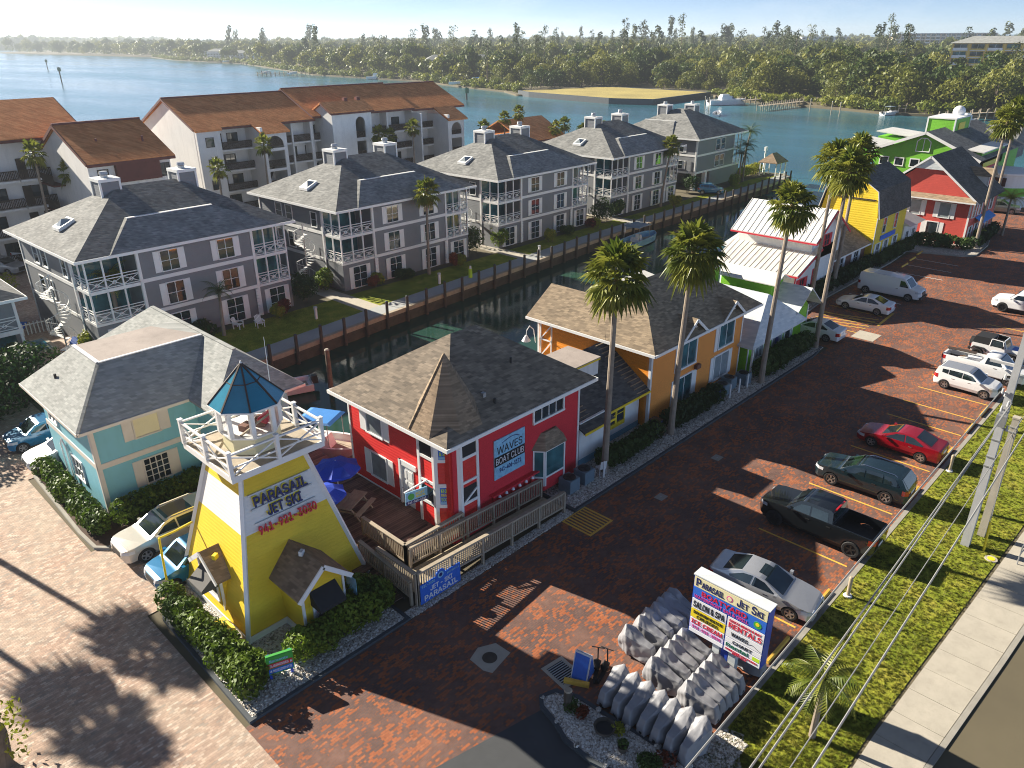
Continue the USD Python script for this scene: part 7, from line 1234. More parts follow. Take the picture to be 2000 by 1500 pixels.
    if rails:
        for s in (1, -1): obj('roof_rail', MB().path([(.1, s*h*.7, top-.05), (-.1, s*h*.7, top+.04), (-1.6, s*h*.7, top+.02), (-1.8, s*h*.7, top-.08)], .025, 6), K['chrome'], t)
    if extras: extras(t)
    return t
P = {'silver': paint('silver_paint', (.5, .51, .53), .25, .55), 'white': paint('white_car_paint', (.78, .78, .78), .3), 'red': paint('deep_red_paint', (.3, .004, .012), .2, .25), 'navy': paint('dark_teal_paint', (.012, .028, .036), .18, .3), 'black': paint('black_paint', (.008, .01, .012), .16, .1), 'champ': paint('pale_silver_paint', (.55, .53, .48), .25, .5), 'blue': paint('bright_blue_paint', (.012, .17, .36), .22, .25), 'teal': paint('teal_blue_paint', (.02, .15, .28), .22, .2), 'grey': paint('grey_green_paint', (.16, .18, .16), .25, .3)}
car('sedan', 'silver_sedan', 'silver sedan with open black sunroof parked nearest the big sign', 'car', (27.35, 10.65, 0), -84, P['silver'], sunroof=(-.25, .2, .42))
def pk(t): 
    obj('grab_light', MB().box(-.86, -.78, -.5, .5, 1.9, 1.97), K['tail'], t); obj('bed_liner', MB().box(-2.78, -.98, -.9, .9, .77, .8), K['plastic'], t)
car('pickup', 'pickup_truck', 'large black crew-cab pickup with dark wheels', 'pickup truck', (33.65, 10.9, .08), 90, P['black'], rim='rimdark', sunroof=(.1, .55, .4), trim='black', extras=pk)
car('suv', 'dark_suv', 'dark blue-green SUV with chrome window line and silver roof rails', 'car', (39.55, 10.95, 0), 92, P['navy'], rails=True, trim='black')
car('sedan', 'red_sedan', 'deep red sedan parked beside the dark SUV', 'car', (45.4, 10.95, 0), 90, P['red'])
car('hatch', 'boxy_hatchback', 'silver boxy hatchback parked beside the white work pickup', 'car', (57.45, 10.55, 0), -92, P['white'], roofm=P['silver'])
def cabx(t):
    obj('bed_liner', MB().box(-2.7, -.3, -.88, .88, .77, .8), K['plastic'], t); obj('tool_box', MB().obox((-.9, .2, 1.0), (.9, .7, .45), 8), K['sign_white'], t); obj('bundle', MB().obox((-1.5, -.3, .95), (.6, .6, .3), 25), K['whitemetal'], t)
    for k in range(4): obj('plank', MB().beam((-2.85, .35+k*.12, 1.35), (-.9, .3+k*.12, 1.42), .1, .05), K['wood_dark'], t)
car('cab', 'pickup_truck', 'white work pickup with tools and boards in its bed', 'pickup truck', (60.9, 10.3, .04), -91, P['white'], trim='black', extras=cabx)
car('cab', 'pickup_truck', 'white pickup cut by the right edge of the picture', 'pickup truck', (78.9, 11.4, .02), 88, P['white'], rim='rimdark', trim='black')
def jeep(label, loc, rz):
    t = thing('off_roader', label, 'off-roader', None, loc, rz); pm = P['white']
    obj('body', MB().hull([(x, y, z) for x, z in ((.55, .55), (.55, 1.12), (-1.75, .55), (-1.75, 1.12), (-1.7, 1.2), (.5, 1.2)) for y in (-.78, .78)]).hull([(x, y, z) for x, z in ((.5, .6), (.5, 1.2), (1.85, .65), (1.85, 1.12), (1.75, 1.18)) for y in (-.62, .62)]), pm, t)
    obj('hood_decal', MB().box(.9, 1.5, -.4, .4, 1.175, 1.2), K['sign_blue'], t); obj('grille', MB().box(1.85, 1.9, -.55, .55, .7, 1.1), pm, t); [obj('headlight', MB().tube((1.88, y, .95), (1.93, y, .95), .1, n=14), K['lamp'], t) for y in (-.42, .42)]
    for y in (-1, 1):
        for x, z in ((1.15, .98), (-1.2, 1.0)): obj('fender', MB().hull([(x-.5, y*.62, .62), (x-.38, y*.62, .95), (x+.38, y*.62, .95), (x+.55, y*.62, .7), (x-.5, y*.95, .62), (x-.38, y*.95, .93), (x+.38, y*.95, .93), (x+.55, y*.95, .68), (x-.38, y*.95, .88), (x+.38, y*.95, .88)]) if False else MB().beam((x-.55, y*.8, .66), (x-.36, y*.8, .93), .3, .06).beam((x-.36, y*.8, .93), (x+.36, y*.8, .93), .3, .06).beam((x+.36, y*.8, .93), (x+.58, y*.8, .7), .3, .06), K['plastic'], t)
        obj('door_frame', MB().path([(.5, y*.78, 1.2), (.3, y*.72, 1.72), (-.45, y*.72, 1.76), (-.5, y*.78, 1.2)], .035, 6), pm, t); obj('side_window', MB().hull([(.44, y*.775, 1.22), (.27, y*.72, 1.68), (-.42, y*.72, 1.72), (-.46, y*.775, 1.22)]+[(.44, y*.785, 1.22), (.27, y*.73, 1.68), (-.42, y*.73, 1.72), (-.46, y*.785, 1.22)]), K['carglass'], t); obj('mirror', MB().box(.35, .45, y*.8-.1, y*.8+.1, 1.2, 1.4), K['plastic'], t)
    obj('windshield_frame', MB().path([(.62, -.66, 1.18), (.36, -.62, 1.74), (.36, .62, 1.74), (.62, .66, 1.18)], .045, 6), pm, t); obj('windshield', MB().hull([(.61, -.62, 1.2), (.61, .62, 1.2), (.37, .6, 1.7), (.37, -.6, 1.7), (.6, -.62, 1.2), (.6, .62, 1.2), (.36, .6, 1.7), (.36, -.6, 1.7)]), K['carglass'], t)
    obj('soft_top', MB().hull([(x, y, z) for x, z in ((-.5, 1.2), (-.45, 1.78), (-1.6, 1.74), (-1.74, 1.2)) for y in (-.74, .74)]), K['black_fabric'], t); obj('roll_bar', MB().path([(-.45, -.62, 1.76), (.36, -.6, 1.74)], .04).path([(-.45, .62, 1.76), (.36, .6, 1.74)], .04).path([(-.42, -.62, 1.78), (-.42, .62, 1.78)], .05), K['plastic'], t); obj('seat', MB().box(-.35, .15, -.55, -.1, 1.0, 1.5).box(-.35, .15, .1, .55, 1.0, 1.5), K['wood_dark'], t)
    sw_ = trimesh.creation.annulus(.12, .39, .24, sections=20); v = np.array(sw_.vertices); obj('spare_wheel', (np.c_[v[:, 2]-1.9, v[:, 0], v[:, 1]+1.02], sw_.faces), K['tyre'], t); obj('bumper', MB().box(-1.95, -1.78, -.75, .75, .55, .72).box(1.95, 2.08, -.72, .72, .55, .72), K['plastic'], t)
    [obj('taillight', MB().box(-1.8, -1.74, y*.7-.07, y*.7+.07, .85, 1.05), K['tail'], t) for y in (-1, 1)]
    for x in (1.15, -1.2):
        for y in (-.78, .78): wheel(t, x, y, .42, .28, 'rimdark')
jeep('white open off-roader with black soft top and spare wheel', (65.2, 10.5, 0), -93)
def vanx(t): obj('roof_rib', MB().box(-2.4, .3, -.5, -.46, 2.115, 2.135).box(-2.4, .3, .46, .5, 2.115, 2.135), P['white'], t); obj('plate_strip', MB().box(2.93, 2.97, -.7, .7, .5, .6), K['sign_yellow'], t); obj('bumper', MB().box(2.86, 3.0, -.95, .95, .38, .6), K['plastic'], t)
car('van', 'cargo_van', 'long white cargo van parked at the hedge', 'van', (76.1, 22.3, 0), -90, P['white'], extras=vanx)
car('sedan', 'white_sedan', 'white sedan between the hatched zone and the white van', 'car', (70.05, 22.5, 0), 91, P['white']); car('sedan', 'white_sedan', 'white sedan half hidden behind the lime house palm', 'car', (60.6, 23.1, 0), 90, P['white'])
car('suv', 'silver_suv', 'pale silver SUV with black sunroof beside the lighthouse', 'car', (10.7, 34.3, 0), 180, P['champ'], sunroof=(-1.2, .15, .55), rails=True); car('hatch', 'blue_hatchback', 'bright blue car with creased hood beside the lighthouse hedge', 'car', (10.5, 31.15, 0), 180, P['blue'])
car('sedan', 'white_sedan', 'white sedan with black glass roof beyond the blue house hedge', 'car', (10.3, 47.1, 0), 178, P['white'], sunroof=(-1.2, .3, .6)); car('hatch', 'blue_hatchback', 'blue car behind the white sedan at the left edge', 'car', (9.8, 50.4, 0), 178, P['teal'])
for i, (k, x, y, rz, c, d) in enumerate([('cab', 30.0, 124, -60, 'white', 'white pickup in the parking lot before the left condominium'), ('van', 34.5, 117.5, -60, 'white', 'white van in the parking lot by the nearest grey house roof'), ('suv', 25, 122, -60, 'silver', 'silver car in the parking lot at the left edge'), ('sedan', 38.5, 119, -60, 'silver', 'silver sedan by the short palm in the parking lot')]): 
    a = math.radians(0); car(k, 'parked_vehicle', d, 'car', (x*.78, y*.78, 0), rz, P[c])
car('suv', 'parked_suv', 'grey-green SUV parked beyond the red gabled house', 'car', (125.6, 24.8, 0), -80, P['grey']); car('sedan', 'parked_sedan', 'dark sedan parked beside the round white annex', 'car', (133.5, 22.2, 0), -80, P['navy']); car('suv', 'parked_suv', 'white SUV farthest up the street by the green hall', 'car', (143, 24, 0), -80, P['white'])
car('hatch', 'parked_hatchback', 'blue hatchback under the farthest grey house', 'car', (110.6, 62.2, 0), -60, P['teal'])
# ================================================================ scooters under grey covers
def cover(seed, w=.62, L=1.65):
    """cloth pulled over handlebars and seat: high front ridge, low tail, creased sides"""
    rng = np.random.RandomState(seed); b = lambda *p: p
    pts = [(.62, 0, 1.25), (.5, -.1, 1.18), (.5, .1, 1.18), (.42, -.36, 1.02), (.42, .36, 1.02), (.2, -.2, .98), (.2, .2, .98), (-.3, -.2, .84), (-.3, .2, .84), (-.72, -.13, .82), (-.72, .13, .82), (-.82, -.12, .5), (-.82, .12, .5), (.85, -.14, .55), (.85, .14, .55), (.86, -.16, .12), (.86, .16, .12), (-.84, -.2, .14), (-.84, .2, .14), (.3, -.36, .12), (.3, .36, .12), (-.4, -.32, .13), (-.4, .32, .13)]
    a = trimesh.convex.convex_hull(np.array([p for p in pts if p[0] > -.1]+[(-.35, -.2, .8), (-.35, .2, .8), (-.35, -.3, .12), (-.35, .3, .12)])); c = trimesh.convex.convex_hull(np.array([p for p in pts if p[0] < .35]))
    tom = lambda t: m3.Manifold(m3.Mesh(np.asarray(t.vertices, np.float32), np.asarray(t.faces, np.uint32)))
    q = (tom(a)+tom(c)).refine_to_length(.075).to_mesh(); v = np.array(q.vert_properties[:, :3], float); f = np.array(q.tri_verts)
    t = trimesh.Trimesh(v, f, process=True); trimesh.smoothing.filter_taubin(t, iterations=4); v = np.array(t.vertices); n = t.vertex_normals
    ang = np.arctan2(v[:, 1], v[:, 0]-.4); rad = v[:, 2]*2.2
    fold = np.sin(ang*9+rad*1.5+seed)*.016+np.sin((v[:, 0]*2.2+v[:, 2]*3.2)*3.1+seed*2)*.015+(meshkit.fbm(v*5+seed, 3, seed)-.5)*.07
    drape = np.clip(1.1-v[:, 2], 0, 1); v = v+n*(fold*(.35+drape))[:, None]; v[:, 2] = np.maximum(v[:, 2], .1+.02*np.sin(ang*5)); return v, t.faces
COV = [cover(s) for s in (1, 2, 3, 4)]
SC = {}
def scooter(label, x, y, rz, k, group, s=1.0):
    if k not in SC:
        t = thing('covered_scooter', label, 'scooter', group, (x, y, 0), rz); obj('cover', COV[k], K['cover'], t, smooth=50)
        for xx in (.66, -.62):
            w_ = trimesh.creation.annulus(.1, .22, .1, sections=16); v = np.array(w_.vertices); obj('wheel', (np.c_[v[:, 0]+xx, v[:, 2], v[:, 1]+.22], w_.faces), K['tyre'], t)
        obj('stand', MB().beam((0, -.12, .2), (.02, -.2, 0), .03).beam((0, .12, .2), (.02, .2, 0), .03), K['steel'], t); SC[k] = t
    else: copy(SC[k], label, (x, y, 0), rz, group, (s, s, s*(1+.03*math.sin(x*9+y*7))))
for i, y in enumerate((12.08, 11.48, 10.9, 10.28, 9.75, 9.15, 8.55)): scooter('grey-covered scooter in the front row beside the gravel planter island', 18.05, y, 2*math.sin(i*2), i % 4, 'covered scooters beside the planter island')
for i, x in enumerate((20.45, 21.3, 21.82, 22.36, 22.78, 23.2, 23.6)): scooter('grey-covered scooter in the back row nearest the open street', x, 12.7-.05*(i % 2), 90+3*math.sin(i*3), (i+1) % 4, 'covered scooters in the back row')
for i, x in enumerate((19.72, 20.32, 20.88, 21.36, 21.85)): scooter('grey-covered scooter in the middle row left of the big sign posts', x, 10.95, 90+3*math.sin(i*2+1), (i+2) % 4, 'covered scooters in the middle row')
for i, x in enumerate((19.62, 20.02, 20.45, 20.9, 21.45)): scooter('grey-covered scooter in the row below the big sign next to the grass', x, 9.35, 90+3*math.sin(i*5), (i+3) % 4, 'covered scooters below the big sign')
scooter('grey-covered scooter alone behind the big sign posts', 22.9, 9.2, 85, 0, 'covered scooters below the big sign')
# kick scooters and sandwich board
ab = thing('sandwich_board', 'blue and white sandwich board standing over the drain grate', 'sandwich board', None, (18.1, 13.62, 0), 12)
ab1 = obj('front_panel', MB().hull([(-.05, -.35, 1.15), (-.05, .35, 1.15), (-.4, -.35, 0), (-.4, .35, 0), (-.02, -.35, 1.15), (-.02, .35, 1.15), (-.37, -.35, 0), (-.37, .35, 0)]), K['sign_white'], ab); obj('back_panel', MB().hull([(.05, -.35, 1.15), (.05, .35, 1.15), (.4, -.35, 0), (.4, .35, 0), (.02, -.35, 1.15), (.02, .35, 1.15), (.37, -.35, 0), (.37, .35, 0)]), K['sign_white'], ab)
w_ = W((-.41, .33), (-.41, -.33)); obj('poster', MB().hull([(-.075, -.3, 1.1), (-.075, .3, 1.1), (-.4, -.3, .06), (-.4, .3, .06), (-.085, -.3, 1.1), (-.085, .3, 1.1), (-.41, -.3, .06), (-.41, .3, .06)]), K['sign_blue'], ab); obj('poster_side', MB().hull([(-.3, -.352, .1), (.3, -.352, .1), (-.03, -.352, 1.0), (.03, -.352, 1.0), (-.3, -.36, .1), (.3, -.36, .1), (-.03, -.36, 1.0), (.03, -.36, 1.0)]), K['sign_blue'], ab)
for i, (x, y, rz) in enumerate(((18.55, 13.3, 30), (18.72, 13.05, 15))):
    t = thing('kick_scooter', ['black kick scooter leaning by the sandwich board', 'second black kick scooter nearer the covered scooters'][i], 'kick scooter', None, (x, y, 0), rz)
    obj('footboard', MB().box(-.5, .3, -.08, .08, .1, .15), K['plastic'], t); obj('steering_post', MB().tube((.36, 0, .12), (.24, 0, 1.1), .03, n=8), K['plastic'], t); obj('handlebar', MB().tube((.24, -.26, 1.1), (.24, .26, 1.1), .022, n=8), K['plastic'], t); [obj('wheel', MB().tube((xx, -.04, .11), (xx, .04, .11), .11, n=16), K['tyre'], t) for xx in (.4, -.55)]; obj('bag', MB().hull(np.random.RandomState(i).normal(0, .1, (20, 3))*[1, 1, 1.6]+[.1, 0, .35]), K['black_fabric'], t)
copy(st0, 'yellow wheel stop at the foot of the sandwich board', (17.9, 5.1, 0)) if False else None
obj('yellow_block', MB().obox((17.55, 13.5, .09), (1.0, .16, .18), -62), K['yellowline'], label='short yellow parking block under the sandwich board', cat='wheel stop')
# planter island features
t = thing('planter_post', 'short dark timber post in the planter island', 'post', None, (16.35, 12.95, 0)); obj('post', MB().tube((0, 0, 0), (0, 0, 1.0), .16, .15, 10), K['pile'], t); obj('post_cap', MB().tube((0, 0, 1.0), (0, 0, 1.05), .165, .13, 10), K['rail_wood'], t)
t = thing('iron_kettle', 'round dark iron kettle set in the planter gravel', 'kettle', None, (16.45, 11.3, .1)); pr = np.array([(0, .1), (.34, .12), (.4, .3), (.37, .3), (.32, .2), (0, .17)]); tm_ = trimesh.creation.revolve(pr, sections=24); obj('bowl', tm_, K['pile'], t); obj('water', MB().tube((0, 0, .17), (0, 0, .2), .31, n=24), K['dark'], t)
t = thing('stone_pot', 'small dark pot with a plant in the planter island', 'pot', None, (16.25, 10.35, .1)); obj('pot', trimesh.creation.revolve(np.array([(0, 0), (.14, 0), (.19, .25), (.16, .25), (0, .2)]), sections=16), K['pile'], t); obj('plant', leaves(np.random.RandomState(3), [(0, 0, .35, .2, .2, .14)], 90, .07), K['leaf_dark'], t)
rngS = np.random.RandomState(9)
for k in range(14):
    a = .2+k*.5; p = Point(0, 0); q = island.exterior.interpolate(k/14.0, normalized=True); v = trimesh.creation.icosphere(1, rngS.uniform(.07, .15)); v.vertices = v.vertices*[1.2, .9, .7]+(rngS.normal(size=v.vertices.shape)*.012)+[q.x+(16.4-q.x)*.12, q.y+(11.5-q.y)*.06, .15]
    obj('edging_stone', v, K['gravel'], label='pale rounded stone edging the planter island', cat='stone', group='edging stones of the planter island')
gp = []
inn = island.buffer(-.25)
while len(gp) < 5200:
    x, y = rngS.uniform(15.2, 17.4), rngS.uniform(6.2, 14)
    if inn.contains(Point(x, y)): gp.append((x, y, .105, rngS.randint(2), rngS.uniform(.5, 1.3)))
while len(gp) < 8200: gp.append((rngS.uniform(15.5, 26.5), 21.05+rngS.uniform(0, .5), .0, rngS.randint(2), rngS.uniform(.6, 1.4)))
while len(gp) < 11200:
    x = rngS.uniform(26.8, 58.3); gp.append((x, 21.2+rngS.random_sample()**1.5*1.1, .105, rngS.randint(2), rngS.uniform(.6, 1.5)))
while len(gp) < 12600: gp.append((rngS.uniform(8.3, 15.2), 21.2+rngS.random_sample()**1.5*1.2, .105, rngS.randint(2), rngS.uniform(.6, 1.4)))
while len(gp) < 14000: gp.append((rngS.uniform(17.6, 19.6), rngS.uniform(7.3, 8.4), .006, rngS.randint(2), rngS.uniform(.6, 1.4)))
def pebble(s): t = trimesh.creation.icosphere(0, .045); t.vertices = t.vertices*[1.2, .9, .6]+np.random.RandomState(s).normal(size=t.vertices.shape)*.006; return t
K['pebble'] = look('pebble_shell', {'oi': ('object_info', {}), 'r': ('rgb_ramp', {'ramp': [(0, (.25, .21, .17)), (.4, (.5, .46, .4)), (1, (.74, .71, .66))]}), 'p': ('principled_bsdf', {'roughness': .8})}, [('oi.random', 'r.fac'), ('r.color', 'p.base_color')])
instancer('shell_pebbles', 'loose white shell pebbles in the beds', 'pebbles', gp, [(pebble(1), 'pebble'), (pebble(2), 'pebble')], 12)
# ================================================================ signs
bs = thing('pylon_sign', 'large multi-panel business sign over the covered scooters', 'sign'); bw = W((21.9, 11.3), (21.9, 8.2)); Lw = bw.L
obj('cabinet', bw.bx(MB(), 0, Lw, 1.25, 4.02, -.5, 0), K['sign_frame'] if 'sign_frame' in K else K['blue_paint'], bs); obj('cabinet_top', bw.bx(MB(), -.03, Lw+.03, 4.02, 4.07, -.53, .03), K['bluemetal'], bs)
obj('post', MB().box(22.0, 22.3, 9.95, 10.25, 0, 1.25), K['bluemetal'], bs); obj('post', MB().box(22.0, 22.3, 9.25, 9.55, 0, 1.25), K['bluemetal'], bs); obj('post_core', MB().box(22.05, 22.25, 9.62, 9.9, 0, 1.25), K['blue_paint'], bs)
def panel(a0, a1, z0, z1, m, lines):
    q = obj('panel', bw.bx(MB(), a0+.03, a1-.03, z0+.02, z1-.02, .001, .03), K[m], bs)
    for tx, a, z, h, mt, mw in lines: text(q, bw, a, z, .031, tx, h, K[mt], maxw=mw)
panel(0, Lw, 3.5, 4.0, 'sign_cream', [('P', .12, 3.6, .34, 'ink_navy', .2), ('ARASAIL', .36, 3.6, .25, 'ink_navy', .95), ('J', 1.85, 3.6, .34, 'ink_navy', .16), ('ET', 2.04, 3.6, .25, 'ink_navy', .26), ('S', 2.44, 3.6, .34, 'ink_navy', .2), ('KI', 2.68, 3.6, .25, 'ink_navy', .24)])
obj('roundel', MB().tube(bw.P(1.55, 3.72, .03), bw.P(1.55, 3.72, .036), .13, n=20), K['ink_pink'], bs); obj('roundel_core', MB().tube(bw.P(1.55, 3.72, .036), bw.P(1.55, 3.72, .04), .09, n=20), K['sign_cream'], bs)
panel(0, Lw, 2.95, 3.5, 'sign_blue', [('BOATYARD', .4, 3.22, .2, 'ink_red', 1.9), ('WATERFRONT BAR & GRILL', .1, 3.02, .13, 'ink_pink', 2.3)]); obj('emblem', MB().tube(bw.P(2.75, 3.2, .03), bw.P(2.75, 3.2, .04), .16, n=14), K['sign_green'], bs); obj('emblem_core', MB().tube(bw.P(2.75, 3.23, .04), bw.P(2.75, 3.23, .046), .08, n=12), K['sign_yellow'], bs)
m_ = Lw/2
panel(0, m_, 2.45, 2.95, 'sign_white', [('SALON & SPA', .1, 2.56, .28, 'ink_black', m_-.2)]); panel(0, m_, 2.0, 2.45, 'sign_yellow', [('DOLPHIN WATCH', .15, 2.25, .13, 'ink_black', m_-.3), ('CRUISES', .3, 2.06, .13, 'ink_black', m_-.6)]); panel(0, m_, 1.72, 2.0, 'sign_white', [('ICE CREAM', .1, 1.76, .18, 'ink_red', m_-.2)]); panel(0, m_, 1.48, 1.72, 'sign_lilac', [('941-921-3030', .15, 1.54, .12, 'ink_pink', m_-.3)]); panel(0, m_, 1.27, 1.48, 'sign_white', [])
panel(m_, Lw, 2.4, 2.95, 'sign_white', [('SIESTA BEACH & BAY', m_+.1, 2.75, .1, 'ink_red', m_-.25), ('RENTALS', m_+.1, 2.47, .22, 'ink_red', m_-.2)]); panel(m_, Lw, 1.98, 2.4, 'sign_white', [('WAVES', m_+.25, 2.12, .16, 'ink_black', .7)]); panel(m_, Lw, 1.74, 1.98, 'sign_white', [('CHART', m_+.35, 1.79, .13, 'ink_black', .8)]); panel(m_, Lw, 1.5, 1.74, 'sign_white', [('Rental', m_+.1, 1.55, .16, 'ink_green', .95)]); panel(m_, Lw, 1.27, 1.5, 'sign_white', [('PRESTIGE VACATION', m_+.1, 1.38, .08, 'ink_red', m_-.25), ('RENTALS', m_+.4, 1.29, .08, 'ink_red', .6)])
obj('wave_line', MB().path([bw.P(m_+.95+k*.06, 2.12+.06*math.sin(k*.55), .032) for k in range(10)], .01, 4), K['ink_black'], bs); obj('green_patch', bw.bx(MB(), Lw-.35, Lw-.06, 1.53, 1.7, .031, .034), K['ink_lime'], bs)
ds = thing('directory_sign', 'small green business and residents direction sign in the gravel bed', 'sign'); dw = W((9.3, 22.2), (10.25, 21.85)); obj('board', dw.bx(MB(), 0, dw.L, .45, 1.35, -.12, 0), K['sign_green'], ds); [obj('post', dw.bx(MB(), a, a+.1, 0, 1.3, -.2, -.121), K['blue_paint'], ds) for a in (.05, dw.L-.15)]
for z0, z1, m, tx, tm2 in ((1.0, 1.3, 'sign_green', 'Sarasota', 'sky_sign'), (.76, .98, 'redwall', 'BUSINESSES', 'sign_white'), (.5, .72, 'sign_blue', 'RESIDENTS', 'sign_white')): q = obj('panel', dw.bx(MB(), .04, dw.L-.04, z0, z1, .001, .015), K[m], ds); text(q, dw, .1 if 'RES' not in tx else .2, z0+.06, .016, tx, .11, K[tm2], maxw=.72)
obj('arrow', MB().hull([dw.P(.88, .8, .02), dw.P(.88, .93, .02), dw.P(.97, .865, .02), dw.P(.88, .8, .025), dw.P(.88, .93, .025), dw.P(.97, .865, .025)]), K['sign_white'], ds); obj('arrow', MB().hull([dw.P(.16, .55, .02), dw.P(.16, .68, .02), dw.P(.07, .615, .02), dw.P(.16, .55, .025), dw.P(.16, .68, .025), dw.P(.07, .615, .025)]), K['sign_white'], ds)
# ================================================================ poles, wires, posts
up_ = thing('utility_pole', 'tall square grey utility pole with fittings on the grass verge', 'utility pole', None, (37.75, 5.2, 0)); obj('pole', MB().loft([[(sx*h_, sy*h_, z) for sx, sy in ((-1, -1), (1, -1), (1, 1), (-1, 1))] for z, h_ in ((-.1, .19), (13.5, .12))]), K['pole'], up_)
for z, h_ in ((4.5, .19), (5.0, .19), (5.9, .18), (7.3, .17)): obj('band', MB().box(-h_, h_, -h_, h_, z, z+.06), K['steel'], up_)
for k, (x, y, z) in enumerate(((-.3, .1, 7.5), (-.3, -.1, 7.8), (-.25, .25, 8.3), (-.2, -.3, 6.6), (.3, .2, 8.0), (0, .35, 8.9))): obj('bracket', MB().beam((0, 0, z), (x, y, z), .06), K['steel'], up_); obj('insulator', MB().tube((x, y, z-.05), (x, y, z+.22), .06, .04, 10), K['pole'], up_)
obj('equipment_box', MB().obox((-.28, 0, 7.0), (.3, .4, .55)), K['steel'], up_); obj('crossarm', MB().beam((0, -1.1, 9.6), (0, 1.1, 9.6), .12), K['pole'], up_)
p2 = thing('utility_pole', 'shorter square concrete pole beside the tall utility pole', 'utility pole', None, (39.15, 4.85, 0)); obj('pole', MB().loft([[(sx*h_, sy*h_, z) for sx, sy in ((-1, -1), (1, -1), (1, 1), (-1, 1))] for z, h_ in ((-.1, .17), (6.6, .14))]), K['concrete'], p2); obj('band', MB().box(-.17, .17, -.17, .17, 5.9, 5.96).box(-.17, .17, -.17, .17, 6.15, 6.2), K['wire'], p2); obj('pole_cap', MB().box(-.16, .16, -.16, .16, 6.6, 6.68), K['concrete'], p2)
def wire(label, a, b, r=.022, sag=.25): a, b = np.array(a, float), np.array(b, float); pts = [a+(b-a)*k/24-np.array([0, 0, sag*4*(k/24)*(1-k/24)]) for k in range(25)]; obj('overhead_wire', MB().path(pts, r, 5), K['wire'], label=label, cat='wire', group='overhead wires above the verge')
wire('overhead wire running farthest from the road, above the lawn kerb', (37.6, 5.55, 8.3), (-4, 5.1, 8.7), .026, .0); wire('second overhead wire from the lawn kerb', (37.6, 5.1, 7.6), (4, 4.1, 8.5), .026, .0); wire('third overhead wire, close beside the second', (37.6, 5.0, 7.9), (3, 3.9, 8.4), .026, 0.0); wire('thin overhead wire between the third wire and the road side', (44, 4.35, 8.3), (3, 3.5, 8.3), .014, .0); wire('overhead wire nearest the road', (46, 4.05, 8.3), (3, 3.1, 8.35), .028, .0)
gu = thing('guy_guard', 'yellow guy wire guard rising from the grass by the utility pole', 'guy wire', None, (39.8, 7.0, 0)) if False else None
gy = thing('guy_guard', 'short yellow guy wire guard beside the square poles', 'guy wire'); obj('guard', MB().tube((37.8, 4.4, 0), (38.05, 4.5, 1.5), .06, n=8), K['sign_yellow'], gy); obj('guy', MB().tube((38.05, 4.5, 1.5), (39.1, 4.85, 6.2), .012, n=5), K['wire'], gy)
def bollard(label, x, y): t = thing('bollard', label, 'bollard', 'tan pipe bollards on the verge', (x, y, 0)); obj('pipe', MB().tube((0, 0, 0), (0, 0, 1.0), .085, n=14).tube((0, 0, 1.0), (0, 0, 1.06), .085, .05, 14), K['tanpipe'], t); obj('collar', MB().tube((0, 0, 0), (0, 0, .06), .2, .17, 16), K['sign_white'], t)
K['tanpipe'] = mat('tan_pipe', (.4, .32, .22), .7, .12, 3); bollard('tan pipe bollard on the grass in front of the silver sedan', 29.95, 7.9); bollard('tan pipe bollard on the grass behind the red sedan', 44.75, 7.95)
hr_ = thing('handrail', 'grey steel pedestrian handrail at the sidewalk edge', 'handrail'); o = MB()
for k in range(5): x = 37.7+k*1.7; y = 2.95-.12*k; o.tube((x, y, 0), (x, y, 1.05), .03, n=8)
o.beam((37.7, 2.95, 1.05), (44.5, 2.47, 1.05), .05).beam((37.7, 2.95, .55), (44.5, 2.47, .55), .04); obj('rail', o, K['steel'], hr_); vp = thing('valve_box', 'round tan valve box in the grass by the handrail', 'utility cover', None, (37.3, 3.95, 0)); obj('lid', MB().tube((0, 0, 0), (0, 0, .03), .28, n=20), K['concrete'], vp); obj('inner_lid', MB().tube((0, 0, .03), (0, 0, .04), .17, n=16), K['sign_yellow'], vp)
for i, (x, y, d) in enumerate([(30.35, 22.0, 'by the air conditioner of the annex'), (44.6, 22.0, 'first by the orange house bins'), (45.9, 22.0, 'second by the orange house bins'), (47.1, 22.0, 'third by the orange house bins'), (62.3, 26.3, 'by the white restaurant hedge'), (64.0, 26.6, 'second by the white restaurant hedge'), (88.5, 26.9, 'by the yellow barn house hedge'), (97.2, 28.5, 'by the red gabled house hedge')]): t = thing('white_post', 'slim white marker post '+d, 'post', None, (x, y, .1)); obj('post', MB().tube((0, 0, 0), (0, 0, 1.0), .06, n=10), K['white_trim'], t); obj('post_cap', MB().tube((0, 0, 1.0), (0, 0, 1.06), .06, .03, 10), K['white_trim'], t)
def acunit(label, x, y, r=.42, h=.8): t = thing('air_conditioner', label, 'air conditioner', None, (x, y, .1)); obj('case', MB().box(-r, r, -r, r, 0, h), K['acgrey'], t); obj('fan_ring', MB().tube((0, 0, h), (0, 0, h+.04), r*.85, n=20), K['plastic'], t); [obj('fan_blade', MB().beam((0, 0, h+.045), (math.cos(a)*r*.75, math.sin(a)*r*.75, h+.05), .1, .01), K['dark'], t) for a in (0, 2.1, 4.2)]
K['acgrey'] = mat('grey_ac_case', (.14, .2, .24), .6, .1)
for x, y, d in ((28.0, 22.6, 'beside the bay window of the red house'), (29.3, 22.6, 'between the red house and the annex'), (44.9, 22.8, 'below the orange house window'), (46.2, 23.0, 'at the right corner of the orange house'), (47.6, 22.6, 'between the orange and lime houses')): acunit('grey air conditioner unit '+d, x, y)
